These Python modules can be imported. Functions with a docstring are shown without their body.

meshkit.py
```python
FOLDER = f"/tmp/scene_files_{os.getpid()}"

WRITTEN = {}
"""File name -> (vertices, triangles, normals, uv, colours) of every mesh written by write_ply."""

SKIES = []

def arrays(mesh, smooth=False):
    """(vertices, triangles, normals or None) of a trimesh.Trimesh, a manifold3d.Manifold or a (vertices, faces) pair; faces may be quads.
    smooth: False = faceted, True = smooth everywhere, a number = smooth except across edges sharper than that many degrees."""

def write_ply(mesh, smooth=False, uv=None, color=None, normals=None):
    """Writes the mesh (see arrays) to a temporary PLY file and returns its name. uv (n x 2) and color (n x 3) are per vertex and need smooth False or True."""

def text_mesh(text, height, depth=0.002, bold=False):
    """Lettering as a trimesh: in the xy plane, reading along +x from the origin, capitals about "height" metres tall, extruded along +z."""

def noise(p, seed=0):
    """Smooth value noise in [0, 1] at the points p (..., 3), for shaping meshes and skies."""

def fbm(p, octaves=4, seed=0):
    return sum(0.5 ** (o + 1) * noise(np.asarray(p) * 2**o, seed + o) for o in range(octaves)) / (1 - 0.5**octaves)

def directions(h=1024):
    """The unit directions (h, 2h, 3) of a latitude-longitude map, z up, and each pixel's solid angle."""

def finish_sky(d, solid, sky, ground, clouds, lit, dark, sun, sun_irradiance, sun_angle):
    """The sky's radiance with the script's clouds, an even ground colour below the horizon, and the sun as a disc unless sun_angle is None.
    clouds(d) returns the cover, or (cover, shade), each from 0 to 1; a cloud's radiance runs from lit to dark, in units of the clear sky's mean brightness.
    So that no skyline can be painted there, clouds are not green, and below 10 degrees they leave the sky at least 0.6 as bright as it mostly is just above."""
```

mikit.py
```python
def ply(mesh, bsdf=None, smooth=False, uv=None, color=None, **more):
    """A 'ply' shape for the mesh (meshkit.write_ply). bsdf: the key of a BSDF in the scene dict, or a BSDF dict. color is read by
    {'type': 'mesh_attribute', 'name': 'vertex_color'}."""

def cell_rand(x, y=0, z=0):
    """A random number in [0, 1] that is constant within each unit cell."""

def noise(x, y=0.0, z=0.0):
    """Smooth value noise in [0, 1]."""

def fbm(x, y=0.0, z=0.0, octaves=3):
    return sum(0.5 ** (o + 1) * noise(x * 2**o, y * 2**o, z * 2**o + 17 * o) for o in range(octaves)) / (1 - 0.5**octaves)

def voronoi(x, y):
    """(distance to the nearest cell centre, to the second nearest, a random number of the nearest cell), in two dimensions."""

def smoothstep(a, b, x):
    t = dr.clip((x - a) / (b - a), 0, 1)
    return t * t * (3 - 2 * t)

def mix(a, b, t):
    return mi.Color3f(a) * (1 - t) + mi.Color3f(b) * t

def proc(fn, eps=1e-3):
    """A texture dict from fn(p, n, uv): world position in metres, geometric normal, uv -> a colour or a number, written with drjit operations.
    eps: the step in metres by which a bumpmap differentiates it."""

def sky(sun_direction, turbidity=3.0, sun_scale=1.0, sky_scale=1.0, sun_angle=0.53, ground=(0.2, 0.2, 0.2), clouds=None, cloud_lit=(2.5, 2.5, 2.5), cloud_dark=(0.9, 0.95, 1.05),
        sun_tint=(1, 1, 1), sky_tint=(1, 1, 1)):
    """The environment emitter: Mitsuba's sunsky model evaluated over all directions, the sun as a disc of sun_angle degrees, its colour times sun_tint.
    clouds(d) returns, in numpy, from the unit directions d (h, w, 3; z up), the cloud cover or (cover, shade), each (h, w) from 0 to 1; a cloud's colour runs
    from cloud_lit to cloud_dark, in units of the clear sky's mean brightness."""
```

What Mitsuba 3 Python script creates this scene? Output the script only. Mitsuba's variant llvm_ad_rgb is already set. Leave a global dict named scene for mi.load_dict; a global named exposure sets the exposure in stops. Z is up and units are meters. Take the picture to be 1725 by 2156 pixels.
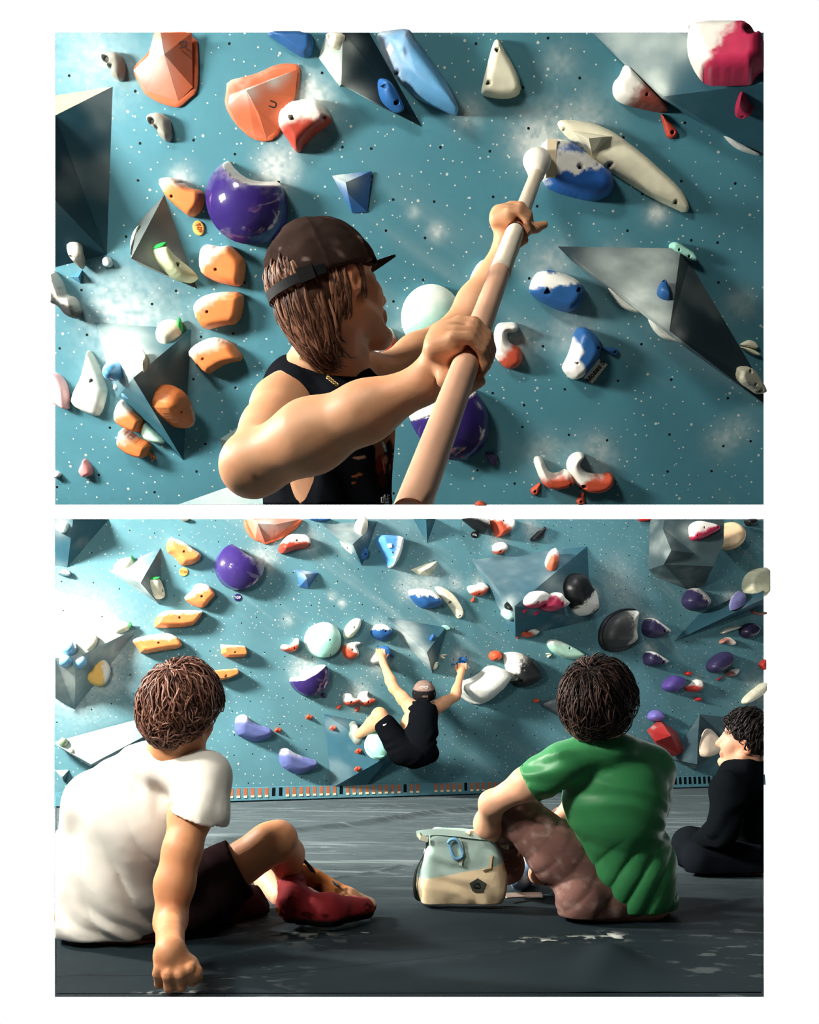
import math, random
import numpy as np, trimesh, shapely
from shapely.geometry import Polygon, Point, box as sbox
from scipy.spatial import Delaunay
import drjit as dr
import mitsuba as mi
import mikit, meshkit
from mikit import noise, fbm, voronoi, smoothstep, mix, cell_rand

T = mi.ScalarTransform4f
scene, labels = {}, {}

# ---------------------------------------------------------------- camera, backdrop, lamps, exposure
W_PX, H_PX, F_PX = 1725.0, 2156.0, 2100.0
CAM = np.array([0.0, 0.0, 0.60])
PITCH = math.radians(12.0)
FWD = np.array([0.0, math.cos(PITCH), math.sin(PITCH)])
UPV = np.array([0.0, -math.sin(PITCH), math.cos(PITCH)])
RGT = np.array([1.0, 0.0, 0.0])
exposure = 0.0
scene['camera'] = {'type': 'perspective', 'fov': 2 * math.degrees(math.atan(W_PX / 2 / F_PX)), 'fov_axis': 'x',
                   'near_clip': 0.05, 'far_clip': 100.0,
                   'to_world': T().look_at(origin=CAM.tolist(), target=(CAM + FWD).tolist(), up=[0, 0, 1])}
# added plain white backdrop glow, seen past the ends of the climbing walls
scene['white_backdrop'] = {'type': 'constant', 'radiance': {'type': 'rgb', 'value': [1.01, 1.01, 1.01]}}


def lamp(key, pos, target, w, h, rgb):
    """A flat ceiling luminaire hung in the hall, facing its target: a glowing panel in a thin housing."""
    pos, target = np.array(pos, float), np.array(target, float)
    m = T().look_at(origin=pos.tolist(), target=target.tolist(), up=[0, 0.01, 1])
    scene[key + '__panel'] = {'type': 'rectangle', 'to_world': m @ T().scale([w / 2, h / 2, 1]),
                              'emitter': {'type': 'area', 'radiance': {'type': 'rgb', 'value': list(rgb)}},
                              'bsdf': {'type': 'diffuse', 'reflectance': {'type': 'rgb', 'value': [0.5, 0.5, 0.5]}}}
    b = trimesh.creation.box((w + 0.06, h + 0.06, 0.05))
    b.apply_translation([0, 0, -0.031])
    b.apply_transform(np.array(m.matrix, float).reshape(4, 4))
    scene[key + '__housing'] = mikit.ply(b, {'type': 'diffuse', 'reflectance': {'type': 'rgb', 'value': [0.05, 0.05, 0.05]}})


LAMPS = [('ceiling_lamp', (-2.2, -1.1, 3.6), (0.0, 3.0, 1.4), 0.9, 0.6, (90, 85, 76), 'broad white ceiling lamp high on the left behind the viewer'),
         ('ceiling_lamp_001', (-2.5, 1.7, 2.1), (-0.8, 3.2, 1.9), 0.6, 0.4, (210, 202, 184), 'lamp on the left of the overhanging upper climbing wall'),
         ('ceiling_lamp_002', (-4.6, 4.6, 3.2), (-1.9, 8.3, 1.2), 0.9, 0.6, (780, 731, 668), 'lamp on the left of the upright lower climbing wall'),
         ('ceiling_lamp_003', (1.7, 8.0, 4.5), (1.9, 9.3, 0.6), 0.9, 0.4, (42, 43, 44), 'ceiling lamp high above the right half of the lower climbing wall')]
for _k, _p, _t, _w, _h, _c, _l in LAMPS:
    lamp(_k, _p, _t, _w, _h, _c)
    labels[_k] = {'label': _l, 'category': 'lamp'}


# ---------------------------------------------------------------- helpers
def rgb(r, g, b):
    c = np.array([r, g, b], float) / 255
    return np.where(c <= 0.04045, c / 12.92, ((c + 0.055) / 1.055) ** 2.4)


def sstep(a, b, x):
    t = np.clip((x - a) / (b - a), 0, 1)
    return t * t * (3 - 2 * t)


def ray(px, py):
    d = FWD + RGT * ((px - W_PX / 2) / F_PX) + UPV * ((H_PX / 2 - py) / F_PX)
    return d


def P(px, py, D):
    """The point seen at a pixel at the distance D along the camera's axis."""
    return CAM + D * ray(px, py)


def PF(px, py, z=0.0):
    d = ray(px, py)
    return CAM + d * ((z - CAM[2]) / d[2])


class Plane:
    def __init__(self, o, n, up=(0, 0, 1)):
        self.o, self.n = np.asarray(o, float), np.asarray(n, float) / np.linalg.norm(n)
        if np.dot(self.n, CAM - self.o) < 0:
            self.n = -self.n
        up = np.asarray(up, float)
        if abs(np.dot(up, self.n)) > 0.95:
            up = np.array([0, 1.0, 0])
        self.e1 = np.cross(up, self.n)
        self.e1 /= np.linalg.norm(self.e1)
        self.e2 = np.cross(self.n, self.e1)

    def to3(self, px, py, h=0.0):
        d = ray(px, py)
        t = (np.dot(self.o - CAM, self.n) + h) / np.dot(d, self.n)
        return CAM + d * t

    def ab(self, px, py):
        p = self.to3(px, py) - self.o
        return np.array([np.dot(p, self.e1), np.dot(p, self.e2)])

    def at(self, ab, h):
        ab = np.asarray(ab, float)
        return self.o + ab[:, :1] * self.e1 + ab[:, 1:2] * self.e2 + np.asarray(h, float).reshape(-1, 1) * self.n


# the two climbing walls: an overhanging one above, an upright one behind the mat
_c = ray(862.5, 565)
UP = Plane(CAM + 3.45 * _c / np.linalg.norm(_c), -_c)
_a, _b = PF(116, 1697), PF(1608, 1652)
_n = np.cross(_b - _a, [0, 0, 1])
LO = Plane((_a + _b) / 2, _n)
RECT_U = (116.5, 68.7, 1608, 1062.3)
RECT_L = (116.5, 1093.3, 1608, 2087)

# zoom windows that outlines were read in: x0, y0, pixels per picture pixel
ZW = dict(A=(100, 50, 3.317), B=(600, 50, 3.317), C=(1100, 50, 3.317), D=(100, 550, 3.317), E=(600, 550, 3.317), F=(1100, 550, 3.317),
          G=(100, 1080, 4.539), H=(470, 1080, 4.539), I=(840, 1080, 4.539), J=(1200, 1080, 4.107), K=(440, 1380, 4.539),
          L=(720, 1330, 4.3125), M=(1100, 1380, 3.317), N=(100, 1380, 4.3125), O=(100, 1700, 4.3125), PX=(0, 0, 1.0))


def zp(z, pts):
    x, y, k = ZW[z]
    p = np.asarray(pts, float).reshape(-1, 2)
    return np.stack([x + p[:, 0] / k, y + p[:, 1] / k], 1)


# ---------------------------------------------------------------- materials
VC = {'type': 'mesh_attribute', 'name': 'vertex_color'}


def princ(rough, spec=0.25, **kw):
    return {'type': 'twosided', 'bsdf': {'type': 'principled', 'base_color': dict(VC), 'roughness': rough, 'specular': spec, **kw}}


scene['matte'] = princ(0.8, 0.15)
scene['satin'] = princ(0.42, 0.3)
scene['gloss'] = princ(0.09, 0.5, clearcoat=0.6, clearcoat_gloss=0.95)
scene['skin'] = princ(0.5, 0.32)
scene['cloth'] = {'type': 'twosided', 'bsdf': {'type': 'diffuse', 'reflectance': dict(VC)}}
scene['silk'] = princ(0.38, 0.35, sheen=0.5)
scene['hair_sheen'] = princ(0.5, 0.22)
scene['metal'] = princ(0.3, 0.5, metallic=1.0)


def flat(r, g, b):
    """A plain matte colour, one per use."""
    return {'type': 'twosided', 'bsdf': {'type': 'diffuse', 'reflectance': {'type': 'rgb', 'value': [float(x) for x in rgb(r, g, b)]}}}


_used = {}


def key_for(name):
    k = _used.get(name, 0)
    _used[name] = k + 1
    return name if k == 0 else f'{name}_{k:03d}'


def part_key(parent, name):
    return parent + '__' + key_for(parent + '__' + name).split('__', parent.count('__') + 1)[-1]


def tag(key, label, cat=None, group=None, kind=None):
    d = {'label': label}
    if cat: d['category'] = cat
    if group: d['group'] = group
    if kind: d['kind'] = kind
    labels[key] = d


def put(key, v, f, col, bsdf='matte', smooth=True):
    """One mesh with a colour per vertex; smooth: True, False or an angle."""
    v, f = np.asarray(v, float), np.asarray(f, int)
    col = np.broadcast_to(np.asarray(col, float), v.shape)
    if smooth is not True and smooth is not False:
        tri = v[f]
        # split by angle: weld per face-normal cluster
        n = np.cross(tri[:, 1] - tri[:, 0], tri[:, 2] - tri[:, 0])
        n /= np.maximum(np.linalg.norm(n, axis=1, keepdims=True), 1e-12)
        m = trimesh.Trimesh(v, f, process=False)
        adj = m.face_adjacency[m.face_adjacency_angles < math.radians(smooth)]
        import scipy.sparse as sp
        g = sp.coo_matrix((np.ones(len(adj)), (adj[:, 0], adj[:, 1])), shape=(len(f), len(f)))
        lab = sp.csgraph.connected_components(g, directed=False)[1]
        pair = np.stack([f.ravel(), np.repeat(lab, 3)], 1)
        u, inv = np.unique(pair, axis=0, return_inverse=True)
        v, col, f = v[u[:, 0]], col[u[:, 0]], inv.reshape(-1, 3)
        smooth = True
    scene[key] = mikit.ply((v, f), bsdf, smooth=smooth, color=np.clip(col, 0, 1))


def chaikin(p, n):
    for _ in range(n):
        q = np.roll(p, -1, 0)
        p = np.stack([0.75 * p + 0.25 * q, 0.25 * p + 0.75 * q], 1).reshape(-1, 2)
    return p


CHALK = rgb(238, 237, 228)


def cnoise(p, s, seed=0, octaves=3):
    return meshkit.fbm(np.asarray(p) * s, octaves, seed)
# ---------------------------------------------------------------- the setting: hall shell, two climbing walls, mat
def struct(key, mesh, bsdf, label, **kw):
    scene[key] = mikit.ply(mesh, bsdf, **kw)
    labels[key] = {'label': label, 'kind': 'structure'}


def slab(corners, n, t):
    c = np.asarray(corners, float)
    v = np.vstack([c, c - np.asarray(n) * t])
    k = len(c)
    f = [[0, i, i + 1] for i in range(1, k - 1)] + [[k, k + i + 1, k + i] for i in range(1, k - 1)]
    for i in range(k):
        j = (i + 1) % k
        f += [[i, k + i, k + j], [i, k + j, j]]
    return trimesh.Trimesh(v, f, process=False)


scene['hall_paint'] = {'type': 'twosided', 'bsdf': {'type': 'diffuse', 'reflectance': {'type': 'rgb', 'value': [0.06, 0.075, 0.085]}}}


def quad(a, b, c, d, t=0.05):
    a, b, c, d = map(lambda x: np.array(x, float), (a, b, c, d))
    n = np.cross(b - a, c - a)
    return slab([a, b, c, d], n / np.linalg.norm(n), t)


XL, XR, YB, YE = -5.9, 5.9, -2.6, 11.2
zr = lambda y: max(4.2, 0.6 + 0.83 * y + 0.35)
struct('wall_left', quad((XL, YB, 0), (XL, YE, 0), (XL, YE, zr(YE)), (XL, YB, 4.2)), 'hall_paint', 'dark side wall of the climbing hall on the left')
struct('wall_right', quad((XR, YE, 0), (XR, YB, 0), (XR, YB, 4.2), (XR, YE, zr(YE))), 'hall_paint', 'dark side wall of the climbing hall on the right')
struct('wall_back', quad((XR, YB, 0), (XL, YB, 0), (XL, YB, 4.2), (XR, YB, 4.2)), 'hall_paint', 'dark wall of the climbing hall behind the viewer')
_y1 = (4.2 - 0.95) / 0.83
struct('ceiling', trimesh.util.concatenate([quad((XL, YB, 4.2), (XL, _y1, 4.2), (XR, _y1, 4.2), (XR, YB, 4.2)),
                                            quad((XL, _y1, 4.2), (XL, YE, zr(YE)), (XR, YE, zr(YE)), (XR, _y1, 4.2))]), 'hall_paint', 'dark unseen roof of the climbing hall, slope added to block light from above')  # slope follows the top of the view, shaped to keep backdrop light out
struct('floor', quad((XL, YB, 0), (XR, YB, 0), (XR, 1.95, 0), (XL, 1.95, 0)), 'hall_paint', 'dark floor of the climbing hall behind the viewer')


struct('added_light_block', quad((XL, 1.95, -0.06), (XR, 1.95, -0.06), (XR, YE, -2.62), (XL, YE, -2.62)), 'hall_paint', 'dark unseen slope added below the crash mat to block light from beneath')  # added out of view so backdrop light does not rise past the mat


# painted plywood of the walls: bolt holes, chalk specks, brushed chalk and smudges
def wall_paint(pl, base, hole_s, hole_r, spk_s, spk_r, smudges, streak, seed):
    o, e1, e2 = [mi.Point3f(*map(float, pl.o)), mi.Vector3f(*map(float, pl.e1)), mi.Vector3f(*map(float, pl.e2))]
    sm = []
    for px, py, r, amt in smudges:
        a = pl.ab(px, py)
        sm.append((float(a[0]), float(a[1]), float(np.linalg.norm(pl.ab(px + r, py) - a)), amt))
    base, dust = [float(x) for x in base], [0.55, 0.60, 0.58]
    ca, sa = math.cos(streak), math.sin(streak)

    def fn(p, n, uv):
        q = p - o
        a, b = dr.dot(q, e1), dr.dot(q, e2)
        u, w = a * ca + b * sa, -a * sa + b * ca
        tone = 0.78 + 0.44 * fbm(a * 2.1 + seed, b * 2.1, 3.0, 3)
        c = mi.Color3f(base) * tone
        brush = smoothstep(0.52, 0.85, fbm(u * 1.3 + seed, w * 9.0, 1.7, 4)) * smoothstep(0.35, 0.75, fbm(a * 1.1, b * 1.1 + seed, 9.0, 2))
        c = mix(c, dust, 0.20 * brush)
        grainy = 0.35 + 0.9 * fbm(a * 55.0, b * 55.0, 2.0, 2)
        wisp = 0.5 + 0.9 * fbm(u * 9.0, w * 20.0, 6.0, 3)
        s = mi.Float(0)
        for x, y, r, amt in sm:
            s = s + amt * dr.exp(-(dr.square(a - x) + dr.square(b - y)) / (r * r))
        c = mix(c, dust, dr.clip(s * grainy * wisp, 0, 0.85))
        d1, _, r1 = voronoi(a / spk_s + 11.3 + seed, b / spk_s)
        spk = dr.select(r1 > 0.42, 1.0, 0.0) * (1 - smoothstep(spk_r * 0.5, spk_r, d1 / (0.35 + 0.9 * r1)))
        c = mix(c, [0.62, 0.64, 0.58], 0.75 * spk)
        d2, _, r2 = voronoi(a / (spk_s * 2.7) + 3.1, b / (spk_s * 2.7) + seed)
        c = mix(c, [0.6, 0.62, 0.55], 0.7 * dr.select(r2 > 0.75, 1.0, 0.0) * (1 - smoothstep(spk_r * 0.35, spk_r * 0.6, d2)))
        ja, jb = dr.floor(a / hole_s), dr.floor(b / hole_s)
        ox, oy = (cell_rand(ja, jb, 5) - 0.5) * 0.62, (cell_rand(ja, jb, 6) - 0.5) * 0.62
        dh = dr.sqrt(dr.square(a - (ja + 0.5 + ox) * hole_s) + dr.square(b - (jb + 0.5 + oy) * hole_s))
        hole = 1 - smoothstep(hole_r * 0.75, hole_r, dh)
        c = mix(c, [0.004, 0.006, 0.008], hole)
        return c
    return {'type': 'twosided', 'bsdf': {'type': 'principled', 'base_color': mikit.proc(fn), 'roughness': 0.6, 'specular': 0.2}}


SM_U = [(645, 210, 45, .9), (585, 350, 40, .9), (560, 400, 30, .5), (1130, 290, 50, .9), (1230, 260, 60, .5), (1150, 320, 40, .7), (920, 490, 18, .8), (870, 450, 14, .6),
        (1385, 450, 22, .8), (1165, 555, 45, .5), (1290, 560, 40, .4), (1250, 960, 45, .6), (1150, 950, 35, .5), (1095, 720, 40, .6), (1205, 700, 45, .45), (385, 375, 26, .6),
        (1560, 900, 30, .3), (1520, 930, 35, .3), (640, 235, 60, .45), (1180, 130, 40, .25), (1560, 640, 30, .35), (985, 240, 30, .5), (840, 690, 20, .3), (300, 720, 110, .5), (200, 130, 90, .45), (250, 640, 60, .5)]
SM_L = [(555, 1175, 26, .9), (650, 1140, 22, .6), (905, 1225, 30, .6), (860, 1235, 25, .6), (1050, 1140, 18, .6), (1120, 1115, 16, .7), (800, 1395, 22, .8), (975, 1400, 20, .8), (757, 1465, 24, .7),
        (735, 1370, 16, .6), (640, 1410, 26, .9), (720, 1270, 8, .9), (700, 1255, 9, .6), (605, 1305, 12, .5), (870, 1345, 30, .4), (1010, 1230, 16, .7), (1310, 1250, 40, .3), (1250, 1250, 10, .8), (1300, 1200, 30, .25),
        (1540, 1265, 16, .9), (1370, 1310, 14, .6), (1370, 1370, 14, .6), (1600, 1455, 26, .6), (800, 1320, 16, .6), (165, 1400, 90, .9), (160, 1340, 90, .8), (960, 1230, 14, .6), (1170, 1230, 16, .7), (1470, 1435, 10, .6),
        (965, 1380, 12, .5), (1180, 1270, 20, .6)]
WALL_BASE = rgb(68, 122, 136)
scene['upper_wall_paint'] = wall_paint(UP, WALL_BASE, 0.165, 0.0052, 0.042, 0.085, SM_U, -0.62, 0.0)
scene['lower_wall_paint'] = wall_paint(LO, rgb(82, 128, 138), 0.22, 0.0062, 0.058, 0.10, SM_L, -0.62, 7.0)  # base paler than the upper wall, lifted to imitate haze


def rect_on(pl, r, h=0.0):
    return [pl.to3(r[0], r[3], h), pl.to3(r[2], r[3], h), pl.to3(r[2], r[1], h), pl.to3(r[0], r[1], h)]


struct('wall_upper', slab(rect_on(UP, RECT_U), UP.n, 0.04), 'upper_wall_paint', 'teal overhanging climbing wall with bolt holes and chalk specks, upper picture')
_r = list(RECT_L)
_bl, _br = _a.copy(), _b.copy()
_tl, _tr = LO.to3(RECT_L[0], RECT_L[1]), LO.to3(RECT_L[2], RECT_L[1])
_bl[2] = _br[2] = -0.02
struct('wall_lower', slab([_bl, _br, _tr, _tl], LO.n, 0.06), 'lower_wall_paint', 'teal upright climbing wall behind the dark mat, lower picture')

# slotted trim along the foot of the lower wall
rng = np.random.default_rng(4)
k0, k1 = _a, _b
_u = (k1 - k0) / np.linalg.norm(k1 - k0)
_len = np.linalg.norm(k1 - k0)
_nn = LO.n
strip = trimesh.creation.box((_len, 0.03, 0.10))
def on_wall(mesh, s, z, off):
    m = np.eye(4)
    m[:3, 0], m[:3, 1], m[:3, 2] = _u, np.cross([0, 0, 1], _u), [0, 0, 1]
    m[:3, 3] = k0 + _u * s + _nn * off + np.array([0, 0, z])
    mesh = mesh.copy(); mesh.apply_transform(m)
    return mesh
put('trim_1', *[getattr(on_wall(strip, _len / 2, 0.05, 0.016), x) for x in ('vertices', 'faces')], rgb(84, 132, 146), 'matte', False)
labels['trim_1'] = {'label': 'pale blue slotted vent strip along the foot of the lower climbing wall', 'kind': 'structure'}
slot_m = {}
for nm, c in dict(brown=(176, 104, 72), black=(16, 22, 26), green=(70, 110, 90)).items():
    scene['slot_' + nm] = flat(*c)
scene['slot_tip'] = flat(240, 220, 185)
slot = trimesh.creation.box((0.027, 0.008, 0.066))
tip = trimesh.creation.box((0.027, 0.012, 0.016))
sp = mikit.ply(slot, None); tp = mikit.ply(tip, None)
s, i = 0.05, 0
def frame_at(s, z, off):
    m = np.eye(4)
    m[:3, 0], m[:3, 1], m[:3, 2] = _u, np.cross([0, 0, 1], _u), [0, 0, 1]
    m[:3, 3] = k0 + _u * s + _nn * off + np.array([0, 0, z])
    return T(m)
while s < _len - 0.05:
    x = s / _len
    if not (0.435 < x < 0.452):
        kind = 'green' if x < 0.09 else ('black' if (int(s * 9) % 5 == 0 and rng.random() < 0.75) or x > 0.8 else 'brown')
        key = part_key('trim_1', 'slot')
        scene[key] = {**sp, 'bsdf': {'type': 'ref', 'id': 'slot_' + kind}, 'to_world': frame_at(s, 0.062, 0.0295)}
        if kind != 'black':
            scene[key + '__tip'] = {**tp, 'bsdf': {'type': 'ref', 'id': 'slot_tip'}, 'to_world': frame_at(s, 0.030, 0.031)}
    s += 0.058
    i += 1

# the crash mat: a dark tarpaulin over foam, with folds, seams and rubbed-in chalk
_m = [_a + LO.n * 0.0, _b + LO.n * 0.0, PF(1608, 2087), PF(116.5, 2087)]
NU, NV = 260, 300
uu, vv = np.meshgrid(np.linspace(0, 1, NU), np.linspace(0, 1, NV) ** 0.8, indexing='ij')
near = _m[3] + (_m[2] - _m[3]) * uu[..., None]
far = _m[0] + (_m[1] - _m[0]) * uu[..., None]
g = near * (1 - vv[..., None]) + far * vv[..., None]
X, Y = g[..., 0], g[..., 1]


def fold(x0, y0, x1, y1, w, hgt, wob=0.02, seed=0):
    """A soft crease of the cover along a line in the floor plane (metres)."""
    d = np.array([x1 - x0, y1 - y0]); L = np.hypot(*d); d /= L
    s = (X - x0) * d[0] + (Y - y0) * d[1]
    c = -(X - x0) * d[1] + (Y - y0) * d[0] + wob * np.sin(s * 5.0 + seed) + wob * .6 * np.sin(s * 13 + seed * 2)
    end = sstep(-0.1, 0.15, s) * sstep(L + 0.1, L - 0.15, s)
    return hgt * np.exp(-(c / w) ** 2) * end


def fpx(a, b, w, h, **k):
    p, q = PF(*a), PF(*b)
    return fold(p[0], p[1], q[0], q[1], w, h, **k)


Z = 0.016 * (meshkit.fbm(np.stack([X * 1.1, Y * 2.2, X * 0], -1), 3, 3) - 0.5)
Z += 0.004 * (meshkit.fbm(np.stack([X * 3 + 3, Y * 11, X * 0], -1), 3, 5) - 0.5)
Z += fpx((420, 1775), (1000, 1700), .055, .028, seed=1) + fpx((130, 1830), (470, 1762), .04, .018, seed=2) + fpx((380, 2020), (840, 1960), .035, .014, seed=3)
Z += fpx((640, 1700), (990, 1693), .06, .02, seed=4) + fpx((500, 1880), (860, 1815), .02, .008, seed=5) + fpx((400, 1960), (600, 1905), .03, .02, seed=6)
Z += fpx((700, 2040), (1250, 1968), .012, .006, seed=7) + fpx((1230, 2087), (1290, 1990), .06, .02, seed=8) + fpx((1400, 2085), (1300, 1985), .05, .014, seed=9)
Z += fpx((120, 2045), (330, 2035), .016, .008, seed=10) + fpx((840, 1760), (1200, 1735), .02, .007, seed=11) + fpx((1420, 1920), (1600, 1885), .03, .012, seed=12)
Z += fpx((760, 1765), (1000, 1757), .015, .006, seed=13) + fpx((420, 2080), (1100, 2010), .03, .008, seed=14)
edge = sstep(0, .05, vv) * sstep(1, .97, vv)
Z = (Z - Z.min() * 0) * edge
Z = np.minimum(Z, 0.045) - 0.012
top = np.stack([X, Y, Z], -1).reshape(-1, 3)
idx = np.arange(NU * NV).reshape(NU, NV)
fc = np.concatenate([np.stack([idx[:-1, :-1], idx[1:, :-1], idx[1:, 1:]], -1).reshape(-1, 3), np.stack([idx[:-1, :-1], idx[1:, 1:], idx[:-1, 1:]], -1).reshape(-1, 3)])
bot = np.array([[*(q[:2] * (1 + (.02 if i > 1 else 0))), -0.16] for i, q in enumerate(_m)])
nb = len(top)
loop = np.concatenate([idx[:, 0], idx[-1, 1:], idx[::-1][1:, -1], idx[0, ::-1][1:-1]])
low = top[loop].copy(); low[:, 2] = -0.03
low[:, 0] *= 0.93
low[:, 1] = np.maximum(low[:, 1], Y.min() + 0.36)
lo_i = nb + np.arange(len(loop)); nx = np.roll(np.arange(len(loop)), -1)
sk = np.concatenate([np.stack([loop, lo_i, lo_i[nx]], 1), np.stack([loop, lo_i[nx], loop[nx]], 1)])
MATV = np.vstack([top, low])


def mat_fn(p, n, uv):
    x, y = p.x, p.y
    c = mi.Color3f(0.009, 0.016, 0.020) * (0.75 + 0.5 * fbm(x * 3, y * 3, 1.0, 3))
    yy = y + 0.09 * x
    rub = smoothstep(0.50, 0.80, fbm(x * 2.2 + 1.0, yy * 17.0, 4.0, 4)) * smoothstep(0.3, 0.65, fbm(x * 1.2, yy * 2.2, 8.0, 2))
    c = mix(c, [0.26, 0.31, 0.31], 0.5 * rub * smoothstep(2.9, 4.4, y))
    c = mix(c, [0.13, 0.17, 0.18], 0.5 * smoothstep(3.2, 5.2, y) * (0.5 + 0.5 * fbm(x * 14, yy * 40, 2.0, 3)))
    spots = smoothstep(0.60, 0.75, fbm(x * 16 + 5.0, y * 26, 3.0, 4)) * smoothstep(0.56, 0.72, fbm(x * 2.4 + 2, y * 2.4, 5.0, 2))
    c = mix(c, [0.30, 0.33, 0.32], 0.16 * spots)
    # seams of the cover
    for a, b in (((420, 2052), (1250, 1968)), ((440, 1838), (860, 1816)), ((840, 1976), (1250, 1955)), ((840, 1752), (1200, 1738)), ((120, 2046), (330, 2040))):
        q, r = PF(*a), PF(*b)
        d = (r - q)[:2]; L = float(np.hypot(*d)); d = d / L
        s = (x - float(q[0])) * float(d[0]) + (y - float(q[1])) * float(d[1])
        e = dr.abs(-(x - float(q[0])) * float(d[1]) + (y - float(q[1])) * float(d[0]) + 0.012 * dr.sin(s * 4))
        c = mix(c, [0.004, 0.006, 0.007], (1 - smoothstep(0.002, 0.005, e)) * dr.select((s > 0) & (s < L), 0.85, 0.0))
    # chalk prints where hands and knees were
    for px, py, rx, ry, amt in ((1100, 1968, .045, .022, .8), (1150, 1972, .05, .02, .6), (1235, 1968, .06, .035, .9), (1290, 1962, .03, .05, .8), (640, 1962, .09, .05, .35), (330, 2078, .03, .012, .7), (405, 2077, .025, .012, .7), (770, 1953, .012, .008, .9)):
        q = PF(px, py)
        e = dr.square((x - float(q[0])) / rx) + dr.square((y - float(q[1])) / ry)
        c = mix(c, [0.55, 0.58, 0.54], amt * dr.exp(-e) * smoothstep(0.45, 0.62, fbm(x * 38, y * 30, 1.0, 3)))
    return c


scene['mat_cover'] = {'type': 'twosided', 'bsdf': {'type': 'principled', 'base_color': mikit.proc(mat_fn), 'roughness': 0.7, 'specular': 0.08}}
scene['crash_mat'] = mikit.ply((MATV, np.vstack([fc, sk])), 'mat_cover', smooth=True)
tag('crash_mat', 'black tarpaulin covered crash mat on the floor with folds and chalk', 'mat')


def floor_z(x, y):
    i = np.argmin((X - x) ** 2 + (Y - y) ** 2)
    return float(Z.ravel()[i])
# ---------------------------------------------------------------- climbing holds and volumes
VOL_TRIS = {}


def panel_rect(pl):
    return RECT_U if pl is UP else RECT_L


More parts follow.
